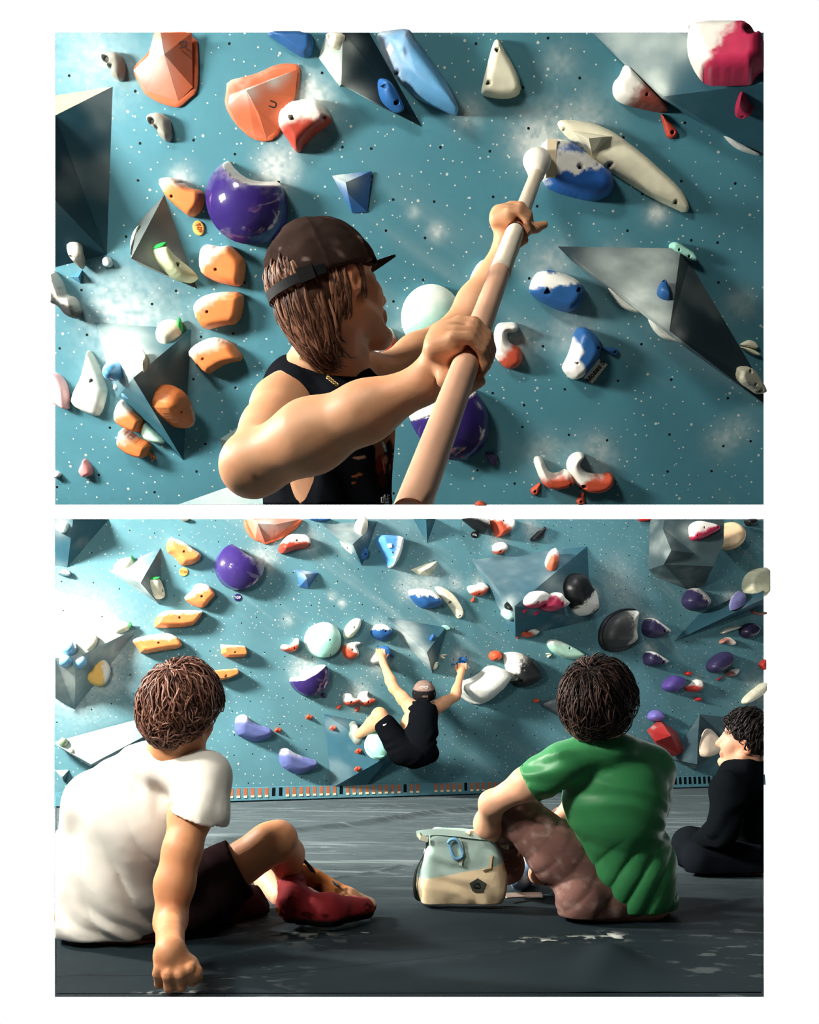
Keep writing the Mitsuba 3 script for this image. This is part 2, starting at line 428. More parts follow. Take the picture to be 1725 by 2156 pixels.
def surf_on(vol, px, py, pl):
    """The plane of the volume's face seen at a pixel."""
    best, tri = 1e9, None
    d = ray(px, py)
    for t in VOL_TRIS[vol]:
        n = np.cross(t[1] - t[0], t[2] - t[0])
        if abs(n @ d) < 1e-9: continue
        s = (n @ (t[0] - CAM)) / (n @ d)
        q = CAM + d * s
        ok = all(np.dot(np.cross(t[(i + 1) % 3] - t[i], q - t[i]), n) >= -1e-9 for i in range(3))
        if ok and s < best: best, tri = s, t
    if tri is None:
        return pl
    return Plane(tri[0], np.cross(tri[1] - tri[0], tri[2] - tri[0]))


def chalked(base, q, pts01, chalk, seed):
    """Chalk rubbed on a hold: every entry is (direction in degrees, from, to, amount) along the hold's own extent."""
    c = np.tile(np.asarray(base, float), (len(q), 1))
    c *= (0.86 + 0.28 * cnoise(q, 26, seed))[:, None]
    for e in chalk:
        a, t0, t1, amt = e[:4]
        a = math.radians(a)
        s = (pts01[:, 0] - 0.5) * math.cos(a) + (pts01[:, 1] - 0.5) * math.sin(a) + 0.5
        s = s + 0.22 * (cnoise(q, 30, seed + 3) - 0.5) + 0.16 * (cnoise(q, 90, seed + 5) - 0.5)
        w = amt * (sstep(t0, t1, s) if len(e) < 6 else sstep(t0, t1, s) * sstep(e[5], e[4], s))
        c = c * (1 - w[:, None]) + CHALK * w[:, None]
    return c


def hold(name, pl, z, pts, H, base, label, chalk=(), f=0.6, p=2.0, rnd=2, holes=(), on=None, bsdf='satin', lean=(0, 0), skirt=0.25, cat='climbing hold', ball=None, group=None, parent=None, wavy=0.0, crease=None, edge_h=None, lip=None, lift=0.0):
    """A moulded hold bolted to a wall or a volume. pts: its outline; H: how far it stands out (m); f, p: how soon and how roundly it
    rises from its edge; lean: growth of the height across the outline; skirt: share of the height at the edge; ball: (x, y, r) of the
    sphere that it is cut from; crease: (x0, y0, x1, y1, drop) a ridge whose far side falls away."""
    px = chaikin(zp(z, pts), rnd)
    poly = Polygon(px).buffer(0)
    if True:
        poly = poly.intersection(sbox(*panel_rect(pl)))
    if poly.geom_type != 'Polygon':
        poly = max(poly.geoms, key=lambda g: g.area)
    cx, cy = poly.centroid.x, poly.centroid.y
    sp = surf_on(on, cx, cy, pl) if on else Plane(pl.o + pl.n * lift, pl.n) if lift else pl
    ring = np.array([sp.ab(x, y) for x, y in poly.exterior.coords[:-1]])
    P2 = Polygon(ring)
    if not P2.is_valid: P2 = P2.buffer(0)
    L = P2.length
    area = P2.area
    n_target = np.clip(area * 583 ** 2 / 14, 260, 4200)
    step = math.sqrt(area / n_target)
    nb = max(24, int(L / step))
    B = np.array([P2.exterior.interpolate(t, normalized=True).coords[0] for t in np.arange(nb) / nb])
    if rnd == 0:
        B = np.vstack([B, ring])
        o = np.argsort([P2.exterior.project(Point(*b)) for b in B]); B = B[o]
        B = B[np.r_[True, np.linalg.norm(np.diff(B, axis=0), axis=1) > step * .15]]
    x0, y0, x1, y1 = P2.bounds
    gx, gy = np.meshgrid(np.arange(x0, x1, step), np.arange(y0, y1, step * 0.87))
    gx = gx + (np.arange(gx.shape[0]) % 2)[:, None] * step / 2
    G = np.stack([gx.ravel(), gy.ravel()], 1)
    inside = shapely.contains_xy(P2.buffer(-step * 0.55), G[:, 0], G[:, 1])
    G = G[inside]
    V2 = np.vstack([B, G])
    tri = Delaunay(V2).simplices
    cen = V2[tri].mean(1)
    tri = tri[shapely.contains_xy(P2, cen[:, 0], cen[:, 1])]
    d1_, d2_ = V2[tri[:, 1]] - V2[tri[:, 0]], V2[tri[:, 2]] - V2[tri[:, 0]]
    ar = d1_[:, 0] * d2_[:, 1] - d1_[:, 1] * d2_[:, 0]
    tri = np.where((ar < 0)[:, None], tri[:, ::-1], tri)
    d = shapely.distance(P2.exterior, shapely.points(V2))
    inr = d.max()
    t = np.clip(d / (inr * f), 0, 1)
    h = (1 - (1 - t) ** p) ** (1 / p)
    h = skirt + (1 - skirt) * h
    s01 = (V2 - [x0, y0]) / [x1 - x0, y1 - y0]
    hh = H * h * (1 + lean[0] * (s01[:, 0] - 0.5) + lean[1] * (s01[:, 1] - 0.5))
    if ball:
        bc = zp(z, [ball[:2]])[0]
        c0 = sp.ab(*bc); r = np.linalg.norm(sp.ab(bc[0] + ball[2] / ZW[z][2], bc[1]) - c0) * 1.0
        rr = np.linalg.norm(V2 - c0, axis=1) / r
        hh = H * np.sqrt(np.maximum(1 - rr ** 2, 0.01))
    if crease is not None:
        q0, q1 = [sp.ab(*q) for q in zp(z, np.reshape(crease[:4], (2, 2)))]
        e = (q1 - q0) / np.linalg.norm(q1 - q0)
        sd = (V2 - q0) @ np.array([-e[1], e[0]])
        hh = hh - crease[4] * np.maximum(sd, 0) - (crease[5] if len(crease) > 5 else 0) * np.maximum(-sd, 0)
        hh = np.maximum(hh, 0.006)
    if wavy:
        hh = hh * (1 + wavy * (cnoise(np.c_[V2, V2[:, :1] * 0], 9, 2) - .5))
    seed = (len(scene) * 7) % 97
    hh = hh + 0.0012 * (cnoise(np.c_[V2, V2[:, :1] * 0], 60, seed) - .5)
    dark = np.zeros(len(V2))
    for hx, hy, hr in holes:
        bc = zp(z, [(hx, hy)])[0]
        c0 = sp.ab(*bc); r = np.linalg.norm(sp.ab(bc[0] + hr / ZW[z][2], bc[1]) - c0)
        k = 1 - sstep(0.75 * r, 1.15 * r, np.linalg.norm(V2 - c0, axis=1))
        hh = hh - k * min(0.02, 0.5 * H)
        dark = np.maximum(dark, k)
    lipw = np.zeros(len(V2))
    if lip is not None:  # a bitten-out lip: dished and rubbed white with chalk
        line = shapely.LineString([sp.ab(*q) for q in zp(z, lip[0])])
        a0 = zp(z, [lip[0][0]])[0]
        wid = np.linalg.norm(sp.ab(a0[0] + lip[1] / ZW[z][2], a0[1]) - sp.ab(*a0))
        dl = shapely.distance(line, shapely.points(V2)) + .12 * wid * (cnoise(np.c_[V2, V2[:, :1] * 0], 70, 4) - .5)
        hh = hh * (.30 + .70 * sstep(0, wid, dl))
        lipw = 1 - sstep(.86 * wid, 1.0 * wid, dl)
    V = sp.at(V2, hh)
    col = chalked(base, V2 @ np.array([[1, 0, 0], [0, 1, 0.0]]), s01, chalk, seed)
    col = col * (1 - lipw[:, None]) + rgb(212, 210, 200) * (.8 + .4 * cnoise(np.c_[V2, V2[:, :1] * 0], 40, 9))[:, None] * lipw[:, None]
    col = col * (1 - 0.9 * dark[:, None])
    n = len(B)
    base_v = sp.at(B, np.full(n, -0.006))
    i = np.arange(n); j = (i + 1) % n
    o = len(V)
    # the side wall gets vertices of its own, so that its edge stays crisp where it is tall
    top_v = V[:n]
    wall_f = np.concatenate([np.stack([o + i, o + n + i, o + n + j], 1), np.stack([o + i, o + n + j, o + j], 1)])[:, ::-1] if False else np.concatenate([np.stack([o + i, o + n + i, o + n + j], 1), np.stack([o + i, o + n + j, o + j], 1)])
    VV = np.vstack([V, top_v, base_v])
    edge_c = col[:n] * (1.0 if edge_h is None else 1.0)
    CC = np.vstack([col, edge_c, edge_c * 0.9])
    FF = np.vstack([tri, wall_f])
    soft = skirt < 0.5 and not ball
    key = part_key(parent, name) if parent else key_for(name)
    if soft:  # one rounded skin
        wf = np.concatenate([np.stack([i, o + n + i, o + n + j], 1), np.stack([i, o + n + j, j], 1)])
        FF = np.vstack([tri, wf])
        put(key, VV, FF, CC, bsdf, 50)
    else:
        put(key, VV, FF, CC, bsdf, 38)
    if not parent:
        side_ = 'upper' if pl is UP else 'lower'
        tag(key, label, cat, group or {'climbing hold': f'climbing holds on the {side_} wall', 'hold marker': f'drop and petal markers on the {side_} wall', 'route tag': f'route tags on the {side_} wall'}[cat])
    return key, sp


def subdiv(V, F, size):
    v, f = trimesh.remesh.subdivide_to_size(V, F, size, max_iter=9)
    return v, f


def volume(name, pl, z, verts, faces, base, label, patches=(), face_tint={}, size=None, bsdf='matte', on=None, parent=None, cat='climbing volume', mottle=0.5, bevel=True):
    """A folded plywood or moulded volume: verts = {letter: (x, y, height)}, faces = strings of letters. patches: chalk (x, y, r, amount)."""
    k = ZW[z][2]
    if on:
        c = np.mean([zp(z, [v[:2]])[0] for v in verts.values()], 0)
        pl = surf_on(on, c[0], c[1], pl)
    p3 = {a: pl.to3(*zp(z, [v[:2]])[0], v[2]) for a, v in verts.items()}
    V, F, C, tris = [], [], [], []
    size = size or 0.022
    for fs in faces:
        pts = [p3[a] for a in fs]
        for i in range(1, len(pts) - 1):
            t = np.array([pts[0], pts[i], pts[i + 1]])
            n = np.cross(t[1] - t[0], t[2] - t[0])
            if n @ (CAM - t.mean(0)) < 0: t = t[::-1]
            tris.append(t)
            v, f = subdiv(t, np.array([[0, 1, 2]]), size)
            c = np.tile(base, (len(v), 1)) * (0.72 + mottle * cnoise(v, 7, 1) + 0.1 * cnoise(v, 40, 2))[:, None]
            c = c * np.asarray(face_tint.get(fs, (1, 1, 1)))
            dust = 0.16 * sstep(.48, .8, cnoise(v, 5, 8))
            for px, py, r, amt in patches:
                q = pl.to3(*zp(z, [(px, py)])[0], 0)
                dd = np.linalg.norm(np.cross(v - CAM, (q - CAM) / np.linalg.norm(q - CAM)), axis=1)
                rr = r / k / F_PX * np.linalg.norm(v - CAM, axis=1)
                dust = dust + .72 * amt * np.exp(-(dd / rr) ** 2) * (0.45 + 1.0 * cnoise(v, 22, 4))
            dust = np.clip(dust, 0, .92)[:, None]
            c = c * (1 - dust) + rgb(196, 208, 202) * dust
            F.append(f + sum(map(len, V)))
            V.append(v); C.append(c)
    key = part_key(parent, name) if parent else key_for(name)
    put(key, np.vstack(V), np.vstack(F), np.vstack(C), bsdf, False)
    VOL_TRIS[key] = tris
    if not parent:
        tag(key, label, cat, ('climbing holds' if cat == 'climbing hold' else 'climbing volumes') + ' on the ' + ('upper' if pl.n[2] < -.2 else 'lower') + ' wall')
    return key


def teardrop(pl, z, tip, end, r, base, label, on=None, H=0.018, bsdf='satin', name='hold_marker', cat='hold marker'):
    """A small drop-shaped marker screwed beside a hold: narrow tip, round end."""
    a, b = np.array(tip, float), np.array(end, float)
    d = (b - a) / np.linalg.norm(b - a); nrm = np.array([-d[1], d[0]])
    c = b - d * r
    th = np.linspace(-100, 100, 9)
    arc = [c + r * (d * math.cos(math.radians(t)) + nrm * math.sin(math.radians(t))) for t in th]
    pts = [a - nrm * r * .12, *arc, a + nrm * r * .12]
    return hold(name, pl, z, pts, H, base, label, f=.9, rnd=1, on=on, bsdf=bsdf, cat=cat, holes=[(*(c), r * .32)] if r / ZW[z][2] > 4 else ())


def ellipse(cx, cy, rx, ry, rot=0, n=14):
    t = np.arange(n) * 2 * np.pi / n
    r = math.radians(rot)
    x, y = rx * np.cos(t), ry * np.sin(t)
    return np.stack([cx + x * math.cos(r) - y * math.sin(r), cy + x * math.sin(r) + y * math.cos(r)], 1)


ORANGE, RED, RUST, PURPLE, BLUE, MINT, CREAM, PINK, BLACK, LILAC = rgb(222, 130, 74), rgb(186, 78, 54), rgb(166, 62, 46), rgb(46, 32, 98), rgb(44, 96, 156), rgb(160, 220, 205), rgb(228, 226, 200), rgb(192, 48, 86), rgb(22, 24, 26), rgb(96, 106, 160)
FLAKE = rgb(204, 106, 72)
GREYH = rgb(140, 140, 130)
VOLC = rgb(44, 84, 98)
VOLD = rgb(24, 46, 54)
DPURP = rgb(50, 45, 80)
# ---------------------------------------------------------------- upper climbing wall
up = lambda *a, **k: hold('climbing_hold', UP, *a, **k)
grey = lambda z, pts, label, **k: up(z, pts, .05, GREYH, label, f=.8, **k)
grey('A', [(370, 230), (400, 205), (460, 200), (510, 207), (540, 250), (552, 330), (530, 422), (455, 372), (450, 330), (415, 290)], 'small grey pocketed hold with a pinkish top left of the cut-off orange flake', chalk=[(110, .6, 1, .5)], holes=[(430, 262, 26), (460, 310, 16)])
grey('A', [(692, 660), (730, 625), (800, 625), (865, 670), (868, 745), (880, 790), (850, 840), (790, 795), (765, 740), (715, 705)], 'small grey pocketed hold below the cut-off orange flake', chalk=[(110, .6, 1, .5)], holes=[(745, 690, 24), (775, 735, 15)])
# orange flakes: thin flange, raised faceted body, dark letter
def flake(z, rim, verts, faces, label, patches, mark):
    key, _ = up(z, rim, .016, FLAKE, label, f=.25, rnd=1, skirt=.6, chalk=[(120, .75, 1.1, .5)])
    volume('body', UP, z, verts, faces, FLAKE * .92, '', patches=patches, size=.012, parent=key, bsdf='satin', mottle=.3)
    mx, my, mh, rot, hgt = mark
    c = UP.to3(*zp(z, [(mx, my)])[0], mh)
    m = meshkit.text_mesh('U', .024, .002, bold=True)
    m.apply_translation([-.01, -.012, 0])
    fr = np.eye(4); r = math.radians(rot)
    n = UP.n + .35 * -UP.e1; n /= np.linalg.norm(n)
    a = UP.e1 - n * (UP.e1 @ n); a /= np.linalg.norm(a); b = np.cross(n, a)
    fr[:3, 0], fr[:3, 1], fr[:3, 2], fr[:3, 3] = a * math.cos(r) + b * math.sin(r), -a * math.sin(r) + b * math.cos(r), n, c
    m.apply_transform(fr)
    k = part_key(key, 'letter')
    put(k, m.vertices, m.faces, rgb(30, 18, 16), 'matte', False)
    labels[k] = {'label': 'dark letter U moulded on the hold'}
    return key
flake('A', [(748, 62), (1045, 62), (1058, 300), (1050, 480), (1000, 520), (930, 585), (880, 585), (760, 545), (680, 490), (655, 440), (592, 325), (640, 270), (705, 215), (735, 140)],
      dict(a=(745, 62, .01), b=(1008, 62, .035), c=(1015, 442, .02), d=(915, 545, .015), e=(690, 470, .015), f=(600, 325, .05), g=(705, 225, .05), h=(815, 215, .085), i=(790, 62, .08)),
      ['aghi', 'gfh', 'feh', 'edh', 'dch', 'cbh', 'bih'], 'orange flake hold with a dark letter, cut off by the top edge', [(720, 240, 90, .95), (650, 330, 80, .9), (770, 140, 60, .5)], (950, 150, .062, 100, 1))
flake('PX', [(479, 171), (519, 162), (546, 154), (585, 135), (627, 135), (633, 146), (631, 174), (624, 203), (612, 232), (590, 282), (567, 300), (531, 294), (495, 261), (473, 222), (477, 195)],
      dict(a=(483, 200, .02), b=(519, 190, .075), c=(627, 146, .02), d=(621, 205, .02), e=(588, 272, .015), f=(561, 291, .015), g=(536, 288, .015), h=(500, 262, .015), i=(480, 222, .03), j=(545, 240, .05), k=(540, 178, .055)),
      ['aibk', 'abi', 'kbc', 'bcdj', 'jdef', 'bjfg', 'bghi'], 'orange flake hold with chalked upper edge and dark letter, behind the red chalked hold', [(520, 185, 22, .9), (575, 168, 16, .8), (480, 208, 14, .9), (600, 155, 12, .5)], (575, 222, .062, 70, 1))
up('PX', [(600, 228), (615, 215), (645, 211), (672, 210), (684, 222), (693, 238), (701, 255), (687, 268), (663, 284), (645, 303), (632, 323), (624, 321), (606, 294), (590, 270), (587, 255), (591, 236)], .085, RUST, 'rust red hold with chalked top overlapping the orange flake', chalk=[(100, .45, .75, .97)], holes=[(620, 256, 4), (686, 253, 3)], f=.55, rnd=1)
up('PX', [(556, 69), (655, 69), (662, 88), (661, 110), (654, 120), (640, 124), (610, 106), (585, 88)], .06, BLUE * .8, 'blue hold cut off by the top edge above the chalked rust red hold', chalk=[(90, .85, 1.1, .4)], rnd=1)
v8 = volume('climbing_volume', UP, 'PX', dict(a=(671, 122, .0), b=(688, 69, .03), c=(722, 69, .13), d=(719, 178, .12), e=(797, 222, .0), f=(889, 267, 0), g=(778, 69, .0), h=(715, 182, 0)), ['abcd', 'adhe'[:3], 'cgfd', 'dfe', 'ade'], VOLD, 'dark pointed volume with chalked left face at the top of the upper picture',
            patches=[(690, 110, 30, .9), (740, 95, 18, .6), (705, 150, 22, .9), (760, 212, 22, 1.0), (735, 200, 18, 1.0), (695, 165, 18, .8)])
up('B', [(322, 62), (412, 62), (405, 130), (380, 195), (352, 170), (338, 120)], .03, CREAM, 'cream sliver hold on the dark pointed volume', on=v8, chalk=[(90, .3, .8, .5)], holes=[(362, 98, 7)])
up('B', [(645, 385), (690, 382), (740, 430), (790, 520), (820, 590), (800, 625), (760, 620), (680, 560), (650, 480)], .05, BLUE, 'small blue oval hold with two bolt holes beside the dark pointed volume', on=v8, holes=[(665, 442, 9), (740, 556, 15)], crease=(700, 380, 800, 600, .6), f=.8)
# long blue horn
k, s11 = up('B', [(625, 55), (880, 55), (905, 125), (1060, 340), (1180, 510), (1218, 652), (1150, 632), (1030, 580), (940, 540), (880, 490), (790, 400), (735, 320), (660, 160)], .12, rgb(84, 138, 178), 'long curved blue horn hold with a white sticker at the top of the upper picture',
             chalk=[(200, .55, .95, .5), (90, .7, 1.2, .35)], holes=[(787, 360, 14)], crease=(800, 0, 960, 560, -.35, .55), f=.8)
c = [UP.to3(*q, .135) for q in zp('B', [(710, 175), (735, 125), (760, 180), (733, 228)])]
put(part_key(k, 'sticker'), np.array(c), [[0, 1, 2], [0, 2, 3]], rgb(240, 235, 225), 'matte', False)
up('B', [(1460, 125), (1478, 112), (1500, 125), (1600, 300), (1640, 390), (1650, 480), (1600, 520), (1500, 528), (1380, 505), (1368, 480), (1400, 340), (1440, 180)], .055, CREAM, 'cream triangular hold with two bolt holes alone on the wall right of the blue horn', holes=[(1474, 204, 12), (1415, 430, 14)], f=.45, rnd=1, chalk=[(180, .7, 1, .4)], crease=(1478, 112, 1430, 470, .12))
v13 = volume('climbing_volume', UP, 'PX', dict(a=(1248, 69, 0), b=(1608, 69, .30), c=(1608, 176, .34), d=(1398, 203, .13), e=(1608, 332, 0), f=(1392, 213, 0), g=(1430, 69, .22)), ['agd', 'gbcd', 'dce', 'dfe', 'afd'], VOLC * .95, 'large chalk-dusted volume overhanging at the top right of the upper picture',
             patches=[(1330, 100, 60, .35), (1370, 170, 30, 1.0), (1392, 190, 14, 1.0), (1400, 90, 50, .4), (1310, 75, 40, .4), (1450, 95, 20, .4)])
up('PX', [(1452, 69), (1608, 69), (1608, 176), (1500, 181), (1480, 173), (1463, 150), (1450, 122), (1447, 100)], .12, PINK, 'large pink and white hold with a wide bolt hole in the top right corner', on=v13, chalk=[(145, .48, .66, .98)], holes=[(1580, 97, 14), (1482, 170, 3)], rnd=1, f=.5)
up('C', [(1530, 470), (1555, 480), (1590, 560), (1625, 580), (1600, 610), (1550, 622), (1500, 605), (1485, 580), (1510, 500)], .03, PINK * .8, 'small pink drop-shaped hold beneath the large pink and white hold', on=v13, holes=[(1555, 590, 10)])
up('C', [(712, 285), (800, 380), (900, 480), (1030, 622), (960, 625), (800, 590), (690, 560), (640, 520), (625, 460), (640, 400), (670, 380), (700, 310)], .075, rgb(120, 58, 48), 'brownish red hold with chalked left end beside the large dusty volume', chalk=[(160, .45, .72, .95)], holes=[(835, 520, 12)], f=.6)
teardrop(UP, 'C', (968, 632), (1062, 800), 42, RUST, 'red teardrop marker under the brownish red hold')
up('C', [(1385, 750), (1430, 780), (1500, 830), (1685, 930), (1600, 912), (1500, 880), (1430, 820)], .03, rgb(200, 205, 200), 'pale slab hold showing below the large dusty volume at the right edge')
up('C', [(125, 850), (165, 815), (240, 808), (310, 820), (380, 860), (500, 960), (607, 1030), (632, 1110), (620, 1175), (560, 1225), (480, 1245), (350, 1215), (230, 1180), (150, 1130), (110, 1010)], .10, rgb(36, 88, 160), 'blue rounded hold with broad white chalk band being brushed', chalk=[(105, .42, .48, .95, .70, .80), (160, .72, .9, .9)], holes=[(372, 1018, 15), (240, 850, 8)], f=.7, bsdf='satin')
k, s20 = up('C', [(240, 700), (260, 672), (400, 680), (500, 700), (620, 750), (720, 820), (850, 920), (960, 1020), (1060, 1110), (1120, 1180), (1160, 1260), (1160, 1310), (1130, 1322), (1060, 1290), (950, 1240), (870, 1200), (780, 1140), (620, 1040), (520, 980), (430, 910), (350, 830), (270, 750)], .045, rgb(226, 222, 196), 'long cream leaf-shaped hold with a raised nub right of the brush', f=.55, holes=[(597, 993, 17), (1055, 1253, 11), (285, 745, 6)], rnd=1)
volume('nub', UP, 'C', dict(a=(350, 745, .045), b=(628, 787, .045), c=(490, 915, .045), d=(465, 800, .09), e=(560, 790, .085)), ['ade', 'aeb', 'ebc', 'dec', 'adc'], rgb(226, 222, 196), '', parent=k, size=.012, mottle=.1)
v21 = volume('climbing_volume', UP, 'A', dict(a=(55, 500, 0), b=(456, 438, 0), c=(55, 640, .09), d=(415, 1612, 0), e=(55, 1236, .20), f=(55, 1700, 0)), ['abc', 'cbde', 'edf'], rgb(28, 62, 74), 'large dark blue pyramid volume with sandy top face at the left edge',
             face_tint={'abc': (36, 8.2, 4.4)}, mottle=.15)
grey('A', [(125, 1548), (160, 1520), (240, 1530), (255, 1600), (270, 1668), (215, 1650), (160, 1595)], 'small grey hold on the pale lower face of the large dark pyramid volume', on=v21, chalk=[(110, .5, 1, .6)], holes=[(165, 1560, 16)])
up('A', [(390, 1640), (420, 1620), (455, 1650), (460, 1690), (430, 1705), (392, 1690)], .03, rgb(200, 222, 226), 'small glassy white hold at the lower tip of the large dark pyramid volume', bsdf='gloss', chalk=[(90, .2, .8, .6)])
og = lambda z, pts, label, H=.075, **k: up(z, pts, H, ORANGE, label, **{**dict(f=.5, rnd=1, chalk=[(110, .55, .9, .85)]), **k})
og('A', [(790, 1090), (830, 1072), (920, 1085), (950, 1110), (1000, 1150), (1095, 1165), (1103, 1250), (1070, 1320), (1015, 1360), (960, 1320), (900, 1270), (840, 1215), (800, 1150)], 'orange hold left of the purple half ball, topmost of the orange column', chalk=[(105, .6, .9, .7)], holes=[(895, 1213, 7), (940, 1108, 12)])
k, sp_ = up('A', ellipse(1056, 1427, 40, 54, -15), .008, rgb(240, 170, 90), 'small orange oval tag marked TOP under the topmost orange hold', skirt=.8, f=.3, cat='route tag')


def wall_text(parent, sp, px, py, h, txt, height, c, rot=0, dz=.001):
    m = meshkit.text_mesh(txt, height, .001, bold=True)
    m.apply_translation(-np.append(m.bounds.mean(0)[:2], 0))
    r = math.radians(rot); fr = np.eye(4)
    fr[:3, 0], fr[:3, 1], fr[:3, 2] = sp.e1 * math.cos(r) + sp.e2 * math.sin(r), -sp.e1 * math.sin(r) + sp.e2 * math.cos(r), sp.n
    fr[:3, 3] = sp.to3(px, py, h + dz)
    m.apply_transform(fr)
    k = part_key(parent, 'lettering')
    put(k, m.vertices, m.faces, c, 'matte', False)
    labels[k] = {'label': f'lettering {txt}'}


wall_text(k, UP, 418.4, 480.2, .010, 'TOP', .012, rgb(150, 80, 40), -70)
# purple half balls with a bitten-out chalky lip
key, _ = up('PX', [(483, 337), (492, 352), (507, 367), (527, 379), (550, 384), (572, 384), (590, 383), (600, 403), (607, 437), (606, 465), (598, 488), (580, 505), (552, 514), (525, 516), (495, 508), (468, 487), (449, 457), (440, 420), (442, 393), (452, 365), (466, 348)], .14, PURPLE, 'glossy purple half ball with a bitten-out chalky rim, above the dark cap', ball=(523, 428, 93), bsdf='gloss', rnd=1, lip=([(483, 337), (492, 352), (507, 367), (527, 379), (550, 384), (592, 383)], 13), chalk=[(75, .60, 1.0, .25)])
v26 = volume('climbing_volume', UP, 'PX', dict(a=(346, 410, 0), b=(276, 544, .16), c=(415, 608, 0), d=(290, 470, 0), e=(300, 560, 0)), ['abc', 'adb', 'bec'], rgb(48, 60, 62), 'dark grey triangular volume carrying a white and green banana-shaped hold', patches=[(300, 540, 30, .5), (340, 545, 30, .4), (370, 560, 20, .4)])
zuc = rgb(206, 216, 176)
def stripe(key_sp, z, pts, H, on, pl=UP):
    k, s = key_sp
    hold('green_end', pl, z, pts, H, rgb(40, 150, 70), '', on=on, parent=k, f=.8)
stripe(up('PX', [(322, 522), (330, 514), (338, 519), (350, 535), (370, 553), (395, 572), (408, 590), (405, 598), (380, 593), (355, 581), (335, 560), (325, 540)], .05, zuc, 'white and green banana-shaped hold on the dark grey triangular volume', on=v26, holes=[(358, 564, 3)], f=.7), 'PX', [(321, 522), (330, 513), (338, 519), (334, 527), (324, 528)], .052, v26)
up('PX', [(279, 535), (279, 510), (283, 492), (292, 478), (303, 470), (300, 490), (288, 525), (278, 545)], .05, rgb(205, 212, 185), 'pale green hold half hidden behind the dark grey triangular volume', f=.8, chalk=[(150, .3, .8, .8)])
og('PX', [(424, 524), (435, 514), (450, 516), (465, 520), (486, 516), (501, 529), (519, 550), (517, 580), (510, 604), (485, 600), (462, 595), (429, 580), (421, 559), (422, 540)], 'chunky orange hold under the orange oval tag, second of the orange column', holes=[(462, 567, 3)], chalk=[(130, .6, .85, .85)])
og('D', [(1020, 320), (1060, 260), (1140, 225), (1230, 212), (1370, 215), (1378, 290), (1345, 435), (1230, 450), (1115, 483), (1060, 420)], 'orange hold beside the hair, third of the orange column', holes=[(1147, 346, 7)], chalk=[(130, .6, .85, .85)])
og('D', [(985, 640), (1020, 590), (1100, 545), (1180, 525), (1290, 560), (1340, 620), (1382, 690), (1260, 710), (1190, 750), (1130, 795), (1060, 720)], 'lowest orange hold of the orange column, level with the neck', holes=[(1113, 663, 7)], chalk=[(125, .6, .85, .9)])
v33 = volume('climbing_volume', UP, 'D', dict(a=(330, 425, 0), b=(1004, 478, 0), c=(600, 815, .24), d=(950, 1392, 0), e=(480, 960, 0)), ['abc', 'cbd', 'aec', 'ced'], rgb(46, 92, 106), 'teal pyramid volume covered in chalk and small holds on the left of the upper picture', patches=[(540, 560, 150, 1.0), (640, 720, 120, .9), (480, 640, 120, .8), (830, 880, 80, .5)])
stripe(up('D', [(750, 520), (780, 460), (860, 445), (945, 460), (945, 510), (850, 580), (780, 575)], .04, CREAM, 'white hold with green end on top of the chalked teal pyramid volume', on=v33, f=.8), 'D', [(905, 470), (945, 455), (950, 500), (915, 520)], .045, v33)
up('D', [(655, 740), (640, 690), (665, 640), (700, 690), (705, 725), (670, 775)], .03, CREAM, 'small white and green chip near the peak of the chalked teal pyramid volume', on=v33)
up('D', [(290, 605), (330, 660), (380, 760), (410, 850), (425, 900), (400, 1010), (375, 1070), (340, 1080), (240, 1040), (165, 985), (190, 900), (240, 810), (265, 700)], .05, rgb(225, 232, 222), 'large white leaf-shaped hold at the left of the upper picture', f=.6, rnd=1, holes=[(335, 825, 9)])
up('D', [(40, 765), (90, 790), (130, 830), (155, 900), (158, 1000), (165, 1030), (125, 1030), (80, 1000), (40, 985)], .05, rgb(240, 190, 192), 'pale pink hold cut off by the left edge of the upper picture', f=.7)
up('D', ellipse(488, 757, 76, 76), .12, rgb(90, 160, 210), 'glossy light blue ball hold beside the white leaf-shaped hold', lift=.10, ball=(488, 757, 76), bsdf='gloss', rnd=1, chalk=[(120, .6, 1.1, .7)])
up('D', ellipse(502, 872, 32, 34), .05, rgb(190, 215, 225), 'small whitish ball hold under the light blue ball', ball=(502, 872, 34), bsdf='gloss', rnd=1)
up('D', [(535, 880), (570, 820), (600, 830), (650, 900), (668, 960), (640, 990), (590, 960), (540, 940)], .08, rgb(110, 175, 215), 'blue and white hold below the peak of the chalked teal pyramid volume', f=.8, bsdf='satin', chalk=[(45, .6, .9, .9)])
og('D', [(720, 995), (765, 880), (820, 855), (870, 870), (930, 960), (957, 1060), (935, 1150), (890, 1166), (830, 1120), (770, 1070)], 'orange rounded hold with white right edge on the dark face of the chalked teal pyramid', on=v33, chalk=[(20, .65, .85, .95)], holes=[(815, 1030, 6)], f=.7)
og('D', [(480, 1060), (500, 990), (540, 940), (600, 1000), (660, 1060), (692, 1095), (668, 1160), (650, 1190), (560, 1160), (490, 1110)], 'small orange hold below the blue and white hold, upper one of two', chalk=[(115, .45, .8, .95)])
up('D', [(655, 1180), (695, 1095), (740, 1150), (830, 1245), (825, 1270), (740, 1262), (680, 1230)], .05, rgb(195, 232, 215), 'pale green wedge hold beside two small orange holds', f=.7, rnd=1)
og('D', [(500, 1250), (525, 1150), (580, 1180), (640, 1230), (735, 1270), (715, 1320), (700, 1370), (600, 1345), (520, 1290)], 'small orange hold with a drop marker at its corner, lower one of two', chalk=[(115, .5, .85, .9)])
teardrop(UP, 'D', (705, 1320), (752, 1382), 16, ORANGE, 'small orange drop marker at the corner of the lower small orange hold')
